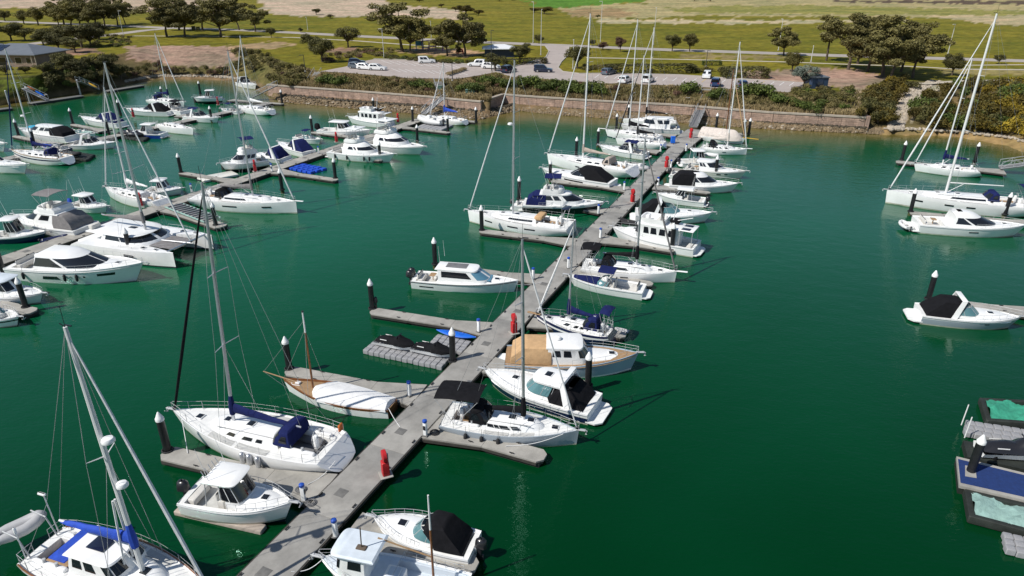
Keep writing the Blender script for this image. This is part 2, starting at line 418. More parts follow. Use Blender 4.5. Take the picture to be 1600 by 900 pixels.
def make_water():
    me = bpy.data.meshes.new('water')
    xs = [-700, -500, -350, -250]+[-200+6*i for i in range(68)]+[230, 300, 420, 600, 900]
    ys = [-260, -150, -80, -40]+[-20+5*i for i in range(20)]+[80+2.5*i for i in range(61)]+[240, 260, 300]
    vs = [(x, y, 0) for y in ys for x in xs]; n = len(xs)
    fs = [(j*n+i, j*n+i+1, (j+1)*n+i+1, (j+1)*n+i) for j in range(len(ys)-1) for i in range(n-1)]
    me.from_pydata(vs, [], fs)
    ca = me.color_attributes.new('depth', 'FLOAT_COLOR', 'POINT'); fl = []
    for v in vs:
        d = shore_dist(Vector(v)) if v[1] > 70 else 99
        lim = 9.0+3*jit(v[0]*9, v[1]*7)+(13 if v[0] > 88 else 0)
        k = max(0.0, 1-d/lim); fl += [k, k, k, 1]
    ca.data.foreach_set('color', fl)
    cb = me.color_attributes.new('paleness', 'FLOAT_COLOR', 'POINT'); fl = []
    for v in vs:      # base colour turns paler with distance and towards the left
        k = min(1., max(0., (v[1]-26)/48.)); k = min(1.25, k*(1+.25*max(0, min(1, -v[0]/35)))+.35*max(0, min(1, (-v[0]-8)/30))*max(0, min(1, (v[1]-15)/40))+.08*jit(v[0]*7, v[1]*9)); k = max(0., k); fl += [k, k, k, 1]
    cb.data.foreach_set('color', fl)
    m = bpy.data.materials.new('water'); m.use_nodes = True; nt = m.node_tree; b = nt.nodes['Principled BSDF']
    b.inputs['Roughness'].default_value = .06; b.inputs['IOR'].default_value = 1.40; b.inputs['Specular Tint'].default_value = (.15, .75, .55, 1)
    tc = nt.nodes.new('ShaderNodeTexCoord')
    def noise(sc, det, scale=(1, 1, 1)):
        mp = nt.nodes.new('ShaderNodeMapping'); mp.inputs['Scale'].default_value = scale; mp.inputs['Rotation'].default_value = (0, 0, R(25))
        nt.links.new(tc.outputs['Object'], mp.inputs['Vector'])
        q = nt.nodes.new('ShaderNodeTexNoise'); q.inputs['Scale'].default_value = sc; q.inputs['Detail'].default_value = det
        nt.links.new(mp.outputs['Vector'], q.inputs['Vector']); return q
    big = noise(.035, 4); cr = nt.nodes.new('ShaderNodeValToRGB'); e = cr.color_ramp.elements
    e[0].position = .3; e[0].color = (.0001, .026, .0055, 1); e[1].position = .7; e[1].color = (.0002, .036, .0085, 1)
    nt.links.new(big.outputs['Fac'], cr.inputs['Fac'])
    sa = nt.nodes.new('ShaderNodeAttribute'); sa.attribute_name = 'paleness'
    sm = nt.nodes.new('ShaderNodeMix'); sm.data_type = 'RGBA'; sm.inputs['B'].default_value = (.0030, .088, .036, 1)
    sf = nt.nodes.new('ShaderNodeMath'); sf.operation = 'MULTIPLY'; sf.inputs[1].default_value = .8; nt.links.new(sa.outputs['Fac'], sf.inputs[0])
    nt.links.new(sf.outputs[0], sm.inputs['Factor']); nt.links.new(cr.outputs['Color'], sm.inputs['A'])
    at = nt.nodes.new('ShaderNodeAttribute'); at.attribute_name = 'depth'
    r2 = nt.nodes.new('ShaderNodeValToRGB'); e = r2.color_ramp.elements
    e[0].position = 0; e[0].color = (0, 0, 0, 1); e[1].position = .9; e[1].color = (1, 1, 1, 1)
    nt.links.new(at.outputs['Fac'], r2.inputs['Fac'])
    mx = nt.nodes.new('ShaderNodeMix'); mx.data_type = 'RGBA'
    nt.links.new(r2.outputs['Color'], mx.inputs['Factor']); nt.links.new(sm.outputs['Result'], mx.inputs['A']); mx.inputs['B'].default_value = (.135, .105, .028, 1)
    nt.links.new(mx.outputs['Result'], b.inputs['Base Color'])
    w1 = noise(2.6, 3, (1, 1.9, 1)); w2 = noise(.5, 2, (1, 1.6, 1))
    ad = nt.nodes.new('ShaderNodeMath'); ad.operation = 'MULTIPLY_ADD'; ad.inputs[1].default_value = 2.0
    nt.links.new(w2.outputs['Fac'], ad.inputs[0]); nt.links.new(w1.outputs['Fac'], ad.inputs[2])
    bp = nt.nodes.new('ShaderNodeBump'); bp.inputs['Strength'].default_value = .26; bp.inputs['Distance'].default_value = .07
    nt.links.new(ad.outputs[0], bp.inputs['Height']); nt.links.new(bp.outputs['Normal'], b.inputs['Normal'])
    pat = noise(.018, 3, (1, 2.2, 1)); mr = nt.nodes.new('ShaderNodeMapRange'); mr.inputs['From Min'].default_value = .35; mr.inputs['From Max'].default_value = .65; mr.inputs['To Min'].default_value = .03; mr.inputs['To Max'].default_value = .14
    nt.links.new(pat.outputs['Fac'], mr.inputs['Value']); nt.links.new(mr.outputs['Result'], b.inputs['Roughness'])
    me.materials.append(m); M['water'] = m
    o = bpy.data.objects.new('water', me); COL.objects.link(o); struct(o)
make_water()

# sea wall: pieces between joints, a cap on top
def seawall(pts, label, rev=None):
    tops = [G(a, b, Z_W) for a, b, c in pts]
    tops = [Vector((p.x, p.y, 0)) for p in tops]
    if rev: tops = rev(tops)
    t = thing('seawall', label, 'wall', tops[0])
    L = [0]
    for a, b in zip(tops, tops[1:]): L.append(L[-1]+(b-a).length)
    def at(d):
        for i in range(len(tops)-1):
            if d <= L[i+1]+1e-6: return tops[i].lerp(tops[i+1], (d-L[i])/(L[i+1]-L[i]))
        return tops[-1].copy()
    n = max(1, round(L[-1]/4.0)); o = tops[0]
    for k in range(n):
        a, b = at(L[-1]*k/n), at(L[-1]*(k+1)/n); d = (b-a).normalized(); q = Vector((d.y, -d.x, 0))
        if q.y > 0: q = -q
        a2, b2 = a+d*.025-o, b-d*.025-o
        off = rnd.uniform(-.02, .02)
        mb = MB(); pl = [a2+q*(.25+off), b2+q*(.25+off), b2-q*.35, a2-q*.35]
        mb.prism([(p.x, p.y) for p in pl], .2, Z_W-.28+rnd.uniform(-.03, .0)); mb.build('wall_panel', 'wallstone', t)
        mb = MB(); pl = [a2-d*.02+q*.36, b2+d*.02+q*.36, b2+d*.02-q*.45, a2-d*.02-q*.45]
        mb.prism([(p.x, p.y) for p in pl], Z_W-.28, Z_W); mb.build('capping', 'wallcap', t)
    return t
seawall(WALL1, 'long pinkish block seawall below the car park with parked cars at its end')
c1 = G(752, 157.5, Z_W); c2 = G(787, 146, Z_W)
seawall([(753.5, 156.8, 0), (786, 146.4, 0)], 'short return wall stepping back at the corner of the seawall')
seawall(WALL2, 'long pinkish block seawall below the driveway and right car park')
e1 = G(1353, 182, Z_W)
mb = MB(); mb.cbox((0, 0, Z_W/2-.1), (.7, 5.0, Z_W+.4), .05); o = mb.build('seawall_end', 'wallstone'); o.location = (e1.x+.4, e1.y+2.2, 0)
tag(o, 'end block closing the seawall beside the gorse bushes', 'wall')

# stones along the foot of the wall and shore
def rock_into(mb, c, r, sq=.7):
    ph = rnd.random()*6.28; n = 5
    def ring(z, k): return [Vector((c[0]+r*k*math.cos(ph+6.283*i/n)*rnd.uniform(.7, 1.15), c[1]+r*k*math.sin(ph+6.283*i/n)*rnd.uniform(.7, 1.15), c[2]+z*r*sq)) for i in range(n)]
    mb.loft([ring(-.6, .8), ring(.15, 1.0), ring(.75, .6)], 0, closed=True, cap1=True)
mb = MB(); mp_ = MB(); md_ = MB()
for i in range(5200):
    px = rnd.uniform(195, 1380)
    if 395 < px < 415: continue
    t = rnd.random(); ys, yr = interp(T_S, px), interp(T_R, px)
    wz = wallz(px); p = G(px, ys, 0).lerp(G(px, yr, Z_R if wz else .75), t**.8)
    if px < 400 and t < .45: continue
    if wz and t > .72: rock_into(md_, (p.x, p.y, p.z+.05), rnd.uniform(.2, .45)); continue  # stones nearest the wall get the darker rock colour
    rock_into(mp_ if (px < 400 or rnd.random() < .04) else mb, (p.x, p.y, p.z+.02), rnd.uniform(.16, .42))
stuff(mb.build('riprap_stones', 'rock', ang=20)); o = bpy.data.objects['riprap_stones']; tag(o, 'brown stones piled along the foot of the seawall', 'rocks')
stuff(md_.build('dark_stones', 'rockdark', ang=20)); tag(bpy.data.objects['dark_stones'], 'dark stones right against the foot of the seawall', 'rocks')
for i in range(900):
    t = rnd.random(); y = 127+(203-127)*t
    cx = interp([(127, 1462), (140, 1432), (155, 1424), (176, 1406), (205, 1398)], y); hw = interp([(127, 10), (145, 15), (160, 12), (205, 11)], y)
    px = cx+rnd.uniform(-hw, hw); z = interp([(127, ZP), (203, .75)], y); p = G(px, y, z)
    rock_into(mp_, (p.x, p.y, p.z+.05), rnd.uniform(.2, .55))
for i in range(260):
    px = rnd.uniform(1380, 1640); p = G(px, interp(T_R, px)-rnd.uniform(0, 3), .85); rock_into(mp_, p, rnd.uniform(.15, .4))
stuff(mp_.build('pale_stones', 'rockpale', ang=20)); tag(bpy.data.objects['pale_stones'], 'pale boulders of the shore and the rock chute between gorse bushes', 'rocks')

# roads, car parks and paths: thin sheets on the flat land
def sheet(name, pxpoly, z, m, cat=None, label=None):
    P = [G(a, b, z) for a, b in pxpoly]; me = bpy.data.meshes.new(name); me.from_pydata([tuple(p) for p in P], [], [tuple(range(len(P)))])
    me.materials.append(M[m]); me.update()
    if me.polygons[0].normal.z < 0: me.flip_normals()
    o = bpy.data.objects.new(name, me); COL.objects.link(o); return struct(o)
def ribbon(name, pts, w, z, m, smooth=True):
    P = [G(a, b, z) for a, b in pts]; rows = []
    for i, p in enumerate(P):
        d = (P[min(i+1, len(P)-1)]-P[max(i-1, 0)]).normalized(); q = Vector((-d.y, d.x, 0))
        rows.append([p+q*w/2, p-q*w/2])
    mb = MB(); mb.loft(rows, 0); return struct(mb.build(name, m))
ROAD = [(-500, 14), (100, 37), (250, 43), (367, 46.5), (460, 51), (561, 56.5), (673, 62), (759, 66), (870, 70.5), (950, 74), (1050, 78), (1175, 82), (1300, 86.5), (1460, 91), (1600, 95), (2200, 112)]
ribbon('road', ROAD, 7.0, ZP+.02, 'roadgrey')
ribbon('side_road', [(262, 44.5), (225, 47.5), (195, 51.5), (150, 57), (95, 63), (20, 72), (-200, 92)], 6.0, ZP+.026, 'roadgrey')
ribbon('footpath', [(205, 56), (330, 56.5), (460, 58.5), (560, 64), (640, 70), (700, 73.5)], 1.8, ZP+.014, 'path')
ribbon('footpath', [(916, 90), (1060, 92.7), (1222, 96.5), (1300, 99.5), (1420, 103.5), (1500, 108), (1600, 109), (1900, 116)], 1.7, ZP+.014, 'path')
ribbon('footpath', [(1500, 102), (1600, 101), (1900, 105)], 1.4, ZP+.014, 'path')
ribbon('footpath', [(1440, 131), (1500, 126.5), (1600, 125), (1800, 126)], 2.0, ZP+.014, 'path')
CP1 = [(500, 111.5), (540, 113.5), (600, 118.5), (638, 122), (715, 123), (752, 117), (775, 112.5), (800, 120), (840, 122), (880, 126), (946, 130), (1060, 133.5), (1160, 140), (1231, 144), (1252, 140), (1256, 129.5), (1144, 122.5), (1060, 117), (960, 114.6), (905, 115), (880, 112), (873, 106), (878, 97), (889, 86), (890, 72), (870, 71), (851, 71.5), (858, 80), (853, 90), (836, 95), (806, 104), (770, 106), (738, 101.5), (690, 96.5), (640, 94), (584, 92.5), (560, 97), (540, 104)]
sheet('car_park', CP1, ZP+.038, 'asphalt')
mbk = None
def kerb_line(pts, label):
    P = [G(a, b, ZP) for a, b in pts]; mb = MB(); rows = []
    for i, p in enumerate(P):
        d = (P[min(i+1, len(P)-1)]-P[max(i-1, 0)]).normalized(); q = Vector((-d.y, d.x, 0))*.12
        rows.append([p+q+Vector((0, 0, -.1)), p+q+Vector((0, 0, .16)), p-q+Vector((0, 0, .16)), p-q+Vector((0, 0, -.1))])
    mb.loft(rows, 0); struct(mb.build('kerb', 'kerb'))
kerb_line([(584, 92.2), (640, 93.7), (690, 96.2), (738, 101.2), (770, 105.6), (806, 103.6), (836, 94.7), (853, 89.7), (858, 80), (852, 72)], '')
kerb_line([(889, 73), (888, 86), (877, 97), (872, 106), (879, 112), (905, 115.2), (960, 114.8), (1060, 117.2), (1144, 122.7), (1256, 129.7)], '')
def bay(a, b, m='paint'):
    A, B = G(*a, ZP+.046), G(*b, ZP+.046); d = (B-A).normalized(); q = Vector((-d.y, d.x, 0))*.07
    mb = MB(); mb.add([A+q, B+q, B-q, A-q], [(0, 1, 2, 3)]); struct(mb.build('bay_line', m))
for k in range(10):
    x = 596+k*12.2; bay((x, 94.5+k*.75), (x+17, 100.3+k*.75))
for k in range(11):
    x = 612+k*10.5; bay((x, 107+k*.5), (x+14, 112.5+k*.45))
for k in range(22):
    x = 915+k*15.2
    if x > 1240: break
    bay((x+6, 115.8+k*.62), (x-1, 121+k*.62), 'paint' if k % 6 else 'paintyellow')
# ------------------------------------------------------------------ boats
class Hull:
    def __init__(s, L, B, fb, fs, um=.42, ts=.8, p=2.2, rake=.5, trake=.0, flare=.3, dip=.08, lift=0., ex=1.25):
        s.L, s.B, s.fb, s.fs, s.um, s.ts, s.p, s.rake, s.trake, s.flare, s.dip, s.lift, s.ex = L, B, fb, fs, um, ts, p, rake, trake, flare, dip, lift, ex
    def hb(s, u):
        if u < s.um: f = 1-(1-s.ts)*((s.um-u)/s.um)**2
        else: f = max(0., 1-((u-s.um)/(1-s.um))**s.p)
        return max(.03, s.B/2*f)
    def zs(s, u): return s.fs+(s.fb-s.fs)*u**1.7-s.dip*math.sin(math.pi*u)
    def x(s, u, v=1.): return -s.L/2+s.L*u-s.rake*(1-v)*u**4+s.trake*v*(1-u)**8
    def pt(s, u, v, sd):
        k = min(.85, s.flare*(.28+.72*u**2)+s.lift*1.1*max(0, 1-u/.35)**1.4)
        y = s.hb(u)*(1-k*max(0, 1-v)**s.ex); lf = s.lift*max(0, 1-u/.24)**1.8
        return Vector((s.x(u, v), sd*max(.015, y), s.zs(u)*(v+(1-v)*lf)))
    def u_of(s, x): return min(1, max(0, (x+s.L/2)/s.L))
    def zd(s, x): return s.zs(s.u_of(x))-.06
    def mesh(s, mats, vs=(0, .1, .42, .68, .86, 1), bm=(0, 1, 2, 2, 2, 2)):
        """mats: antifoul, boot stripe, topside, band ...; bm = material per band from the keel up"""
        mb = MB(); rows = []; N = 18
        for i in range(N+1):
            u = 1-(1-i/N)**1.35
            row = []
            def under(sd):
                lf = s.lift*max(0, 1-u/.24)**1.8; y = s.hb(u)*(.5*(1-u**2.5))*(1-lf); return Vector((s.x(u, 0)-.06*s.rake*u, sd*max(.012, y), -.35*(1-min(1, lf*2.6))+s.zs(u)*lf*.75))
            half = lambda sd: [Vector((s.x(u), sd*max(.005, s.hb(u)-.08), s.zs(u)-.1)), Vector((s.x(u), sd*max(.01, s.hb(u)-.07), s.zs(u)+.015)), s.pt(u, 1., sd)+Vector((0, 0, .015))]+[s.pt(u, v, sd) for v in reversed(vs[:-1])]+[under(sd)]
            a = half(1); b = half(-1); lf_ = s.lift*max(0, 1-u/.24)**1.8; rows.append(a+[Vector((s.x(u, 0)-.1*s.rake*u, 0, -.42*(1-min(1, lf_*2.6))+s.zs(u)*lf_*.68))]+list(reversed(b)))
        n = len(rows[0]); nb = len(vs)-1
        seq = [2+len(mats)-3 if False else bm[-1], bm[-1]]+[bm[k] for k in range(nb, 0, -1)]+[bm[0], bm[0]]
        seq = seq+list(reversed(seq))
        mb.loft(rows, mf=lambda i, j: seq[min(j, len(seq)-1)])
        top = rows[0][2:-2]                              # transom
        mb.add(top, [tuple(range(len(top)))], bm[-1] if bm[-1] != 3 else 2)
        return mb
def side_panel(h, u0, u1, v0, v1, sd, n=5, off=.012, sl=0.):
    """a dark hull window laid on the topside"""
    mb = MB(); rows = []
    for v in (v0, (v0+v1)/2, v1):
        k = (v-v0)/max(1e-6, v1-v0); row = []
        for i in range(n+1):
            t = i/n; u = u0+(u1-u0)*t+sl*k*(1-2*t)*.5+0.0
            row.append(h.pt(u, v, sd)+Vector((0, sd*off, 0)))
        rows.append(row)
    return mb.loft(rows)
def deck_mesh(h, wells=(), cam=.06):
    """deck with sunk cockpits; wells = (u0, u1, halfwidth, depth)"""
    us = [1-(1-i/22)**1.3 for i in range(23)]; e = 6e-4
    for w in wells: us += [w[0]-e, w[0]+e, w[1]-e, w[1]+e]
    us = sorted(u for u in us if 0 <= u <= .992); rows = []; flag = []
    for u in us:
        b = max(.02, h.hb(u)-.075); z = h.zs(u)-.06; wl = None; near = None
        for w in wells:
            if w[0] < u < w[1]: wl = w
            if w[0]-2*e <= u <= w[1]+2*e: near = w
        c = min(near[2], b-.14) if near else b*.55
        c = max(c, .012); zc = z+cam*(1-(c/b)**2)
        if wl: h_ = [(b, z), (c+.02, zc+.02), (c, zc), (c-.03, zc-wl[3]), (0, zc-wl[3])]
        else: h_ = [(b, z), (c+.02, zc), (c, zc), (max(.005, c-.03), zc), (0, z+cam)]
        x = h.x(u); rows.append([Vector((x, y, zz)) for y, zz in h_]+[Vector((x, -y, zz)) for y, zz in reversed(h_[:-1])]); flag.append(wl is not None)
    mb = MB(); mb.loft(rows, mf=lambda i, j: 1 if (flag[i] and flag[i+1] and j in (3, 4)) else 0)
    return mb
class House:
    """rounded cabin: rings of (z, x aft, x front, half width, nose length, nose power, aft width factor)"""
    def __init__(s, rings): s.r = [tuple(q)+(1.0,)*(7-len(q)) for q in rings]
    def ring(s, h):
        i = min(int(h), len(s.r)-2); t = h-i; return [a+(b-a)*t for a, b in zip(s.r[i], s.r[i+1])]
    def S(s, t, h, sd):
        z, xa, xf, w, nl, e, wa = s.ring(h); xs = xf-nl
        if t <= .5:
            a = t/.5; return Vector((xa+(xs-xa)*a, sd*w*(wa+(1-wa)*math.sin(a*math.pi/2)), z))
        ph = min(1., (t-.5)*2)*math.pi/2
        return Vector((xs+nl*max(0, math.sin(ph))**e, sd*w*max(0., math.cos(ph))**e, z))
    def mesh(s, m=0, mf=None, cap=True, n=14):
        T = [i/n for i in range(n+1)]; rows = []
        for k in range(len(s.r)):
            rows.append([s.S(t, k, -1) for t in T]+[s.S(t, k, 1) for t in reversed(T)])
        mb = MB(); mb.loft(rows, m, closed=True, mf=mf, cap1=False)
        if cap:
            top = rows[-1]; half = len(T); fs = []
            for i in range(half-1): fs.append((i, i+1, 2*half-2-i, 2*half-1-i))
            mb.add(top, fs, m if not mf else mf(len(rows)-2, 0))
        return mb
    def win(s, h0, h1, a0, a1, b0, b1, sd, off=.018, nt=6):
        mb = MB(); rows = []; fr = []
        for k in range(3):
            f = k/2; h = h0+(h1-h0)*f; t0 = a0+(b0-a0)*f; t1 = a1+(b1-a1)*f; row = []; rim = []
            for i in range(nt+1):
                t = t0+(t1-t0)*i/nt; p = s.S(t, h, sd)
                d1 = s.S(min(1, t+.01), h, sd)-s.S(max(0, t-.01), h, sd); d2 = s.S(t, min(len(s.r)-1.001, h+.02), sd)-s.S(t, max(0, h-.02), sd)
                nn = d1.cross(d2)
                if nn.length < 1e-9: nn = Vector((1, 0, 0))
                nn.normalize()
                if nn.y*sd < -1e-4 or (abs(nn.y) < 1e-3 and nn.x < 0): nn = -nn
                row.append(p+nn*off)
            rows.append(row)
        return mb.loft(rows)
class Boat:
    """puts a boat where its bow tip and stern show in the photograph"""
    def __init__(s, name, label, cat, bow, stern, zb=1.3, zs=1.0, group=None, Lmul=1.0):
        A = G(*bow, zb); B = G(*stern, zs); A.z = B.z = 0
        s.L = (A-B).length*Lmul; c = (A+B)/2
        s.t = thing(name, label, cat, c, math.atan2(A.y-B.y, A.x-B.x), group); s.rz = s.t.rotation_euler[2]; s.c = c
    def P(s, name, mb, mats, parent=None, ang=38):
        if not mb.f: return None
        return mb.build(name, mats, parent or s.t, ang)
def bow_rail(b, h, u0=.5, u1=.985, z=.55, r=.013, n=5, name='bow_rail', mid=True, inset=.1):
    mb = MB(); pts = {}
    for sd in (1, -1):
        pts[sd] = []
        for i in range(n+1):
            u = u0+(u1-u0)*i/n; y = max(.06, h.hb(u)-inset); pts[sd].append(Vector((h.x(u)+(.12 if i == n else 0), sd*y, h.zs(u))))
    up = Vector((0, 0, z))
    for sd in (1, -1):
        for p in pts[sd]: mb.tube(p, p+up, r*.85, n=5)
    mb.path([p+up for p in pts[1]]+[p+up for p in reversed(pts[-1])], r)
    if mid: mb.path([p+up*.5 for p in pts[1]]+[p+up*.5 for p in reversed(pts[-1])], r*.6, n=4)
    b.P(name, mb, 'steel')
def stern_rail(b, h, u1=.12, z=.6, r=.014):
    mb = MB(); pts = [Vector((h.x(u), sd*(h.hb(u)-.1), h.zs(u))) for u, sd in ((u1, 1), (.02, 1), (.02, -1), (u1, -1))]; up = Vector((0, 0, z))
    pts.insert(2, Vector((h.x(.015), h.hb(0)*.35, h.zs(0)))); pts.insert(3, Vector((h.x(.015), -h.hb(0)*.35, h.zs(0))))
    for p in pts: mb.tube(p, p+up, r*.85, n=5)
    mb.path([p+up for p in pts[:3]], r); mb.path([p+up for p in pts[3:]], r)
    mb.path([p+up*.5 for p in pts[:3]], r*.6, n=4); mb.path([p+up*.5 for p in pts[3:]], r*.6, n=4); b.P('stern_rail', mb, 'steel')
def lifelines(b, h, u0=.12, u1=.86, n=5, z=.6):
    for sd in (1, -1):
        mb = MB(); P = [Vector((h.x(u0+(u1-u0)*i/n), sd*(h.hb(u0+(u1-u0)*i/n)-.08), h.zs(u0+(u1-u0)*i/n))) for i in range(n+1)]
        for p in P: mb.tube(p, p+Vector((0, 0, z)), .011, n=5)
        for f in (.52, 1): mb.path([p+Vector((0, 0, z*f)) for p in P], .006, n=4)
        b.P('lifeline', mb, 'steel')
def hatch(b, x, y, z, a, w, tilt=0., parent=None):
    mb = MB(); mb.cbox((x, y, z+.03), (a, w, .07), .025, 0, ry=tilt); o = b.P('hatch', mb, 'gel', parent)
    mb = MB(); mb.cbox((x, y, z+.066), (a*.82, w*.82, .025), .012, 0, ry=tilt); mb.build('hatch_glass', 'glass', o)
def wheel(b, x, y, z, r=.42):
    mb = MB(); pts = [Vector((x+.04*math.sin(a), y+r*math.cos(a), z+r*math.sin(a))) for a in [6.2832*i/16 for i in range(16)]]
    mb.path(pts, .022, n=5, closed=True)
    for i in range(3): mb.tube((x, y, z), pts[i*5], .012, n=4)
    b.P('wheel', mb, 'steel'); mb = MB(); mb.cbox((x+.16, y, z-.35), (.28, .3, .95), .07); b.P('helm_pedestal', mb, 'gel')
def canopy(b, name, x0, x1, w, z, crown, m, posts=True, zb=None, drop0=.0, drop1=.0, thick=.035):
    """stretched fabric roof on a tube frame"""
    rows = []; n = 8
    for k in range(7):
        t = k/6; x = x0+(x1-x0)*t; e = drop0*(1-min(1, t*2.2))**2+drop1*(1-min(1, (1-t)*2.2))**2
        sag = -.03*abs(math.sin(t*math.pi*3)); top = []; bot = []
        for j in range(n+1):
            s_ = -1+2*j/n; yy = w*s_; zz = z+crown*(1-abs(s_)**2.6)-e+sag*(1-s_*s_); top.append(Vector((x, yy, zz))); bot.append(Vector((x, yy*.985, zz-thick)))
        rows.append(top+list(reversed(bot)))
    mb = MB(); mb.loft(rows, closed=True, cap0=True, cap1=True); o = b.P(name, mb, m)
    if posts and zb is not None:
        mb = MB()
        for sd in (1, -1):
            for xa, xb in ((x0+.05, (x0+x1)/2), (x1-.05, (x0+x1)/2), ((x0+x1)/2, (x0+x1)/2-.1)): mb.tube((xa, sd*w*.98, z-.02-(drop0 if xa < xb else 0)), (xb-.15, sd*w*1.02, zb), .016, n=5)
        b.P(name.split('_')[0]+'_frame', mb, 'steel')
    return o
def radar(b, p, r=.3, mount=True):
    mb = MB(); mb.lathe(p, [(r*.75, 0), (r, .06), (r, .16), (r*.8, .24), (r*.3, .28)], 12); b.P('radar_dome', mb, 'gel')
def antenna(b, p, h_=2.2, lean=.3):
    mb = MB(); p = Vector(p); mb.tube(p, p+Vector((-lean, 0, h_)), .018, .008, n=4); b.P('antenna', mb, 'mastwhite')
def outboard(b, x, y, z, s=1., m='motor'):
    mb = MB(); mb.cbox((x-.22*s, y, z+.52*s), (.62*s, .42*s, .62*s), .14*s, 0, top=.78); mb.cbox((x-.12*s, y, z+.05*s), (.26*s, .2*s, .6*s), .05, 0)
    mb.cbox((x-.15*s, y, z-.4*s), (.36*s, .12*s, .5*s), .04, 0); o = b.P('outboard_engine', mb, m)
    mb = MB(); mb.cbox((x+.05*s, y, z+.1*s), (.16*s, .3*s, .4*s), .03); b.P('engine_bracket', mb, 'alu')
def seat(b, x, y, z, a, w, hgt_=.4, m='seatw', back=0):
    mb = MB(); mb.cbox((x, y, z+hgt_/2), (a, w, hgt_), .07)
    if back: mb.cbox((x+back*(a/2-.06), y, z+hgt_+.18), (.14, w, .45), .06)
    b.P('seat', mb, m)
def swim(b, h, d=.7, z=.28, m='deckw'):
    w = h.hb(0)*.94; x = h.x(0, .3); rows = []
    mb = MB(); pl = [(x+.15, -w), (x+.15, w), (x-d*.55, w), (x-d, w*.7), (x-d, -w*.7), (x-d*.55, -w)]; mb.prism(pl, z-.1, z); b.P('swim_platform', mb, m)
def anchor(b, h):
    x, z = h.x(1), h.zs(1); mb = MB(); mb.cbox((x+.12, 0, z+.05), (.6, .2, .09), .03); mb.path([(x+.3, 0, z+.12), (x+.5, 0, z+.02), (x+.42, 0, z-.25)], .035); mb.path([(x+.5, -.18, z-.1), (x+.42, 0, z-.25), (x+.5, .18, z-.1)], .03)
    b.P('anchor', mb, 'steel')
def fenders(b, h, us, sd, m='rubber', lab='black', what='boat'):
    for u in us:
        p = h.pt(u, .55, sd)+Vector((0, sd*.14, 0)); mb = MB()
        mb.lathe((0, 0, 0), [(.03, -.36), (.1, -.3), (.13, -.15), (.13, .15), (.1, .28), (.03, .34)], 10); mb.tube((0, 0, .33), (0, -sd*.12, .8), .012, n=4)
        o = mb.build('fender', m); mt = Matrix.Rotation(b.rz, 4, 'Z'); o.location = b.c+mt @ p; o.rotation_euler = (0, 0, b.rz)
        tag(o, f'{lab} fender hanging against the side of the {what}', 'fender', f'fenders on the {what}')

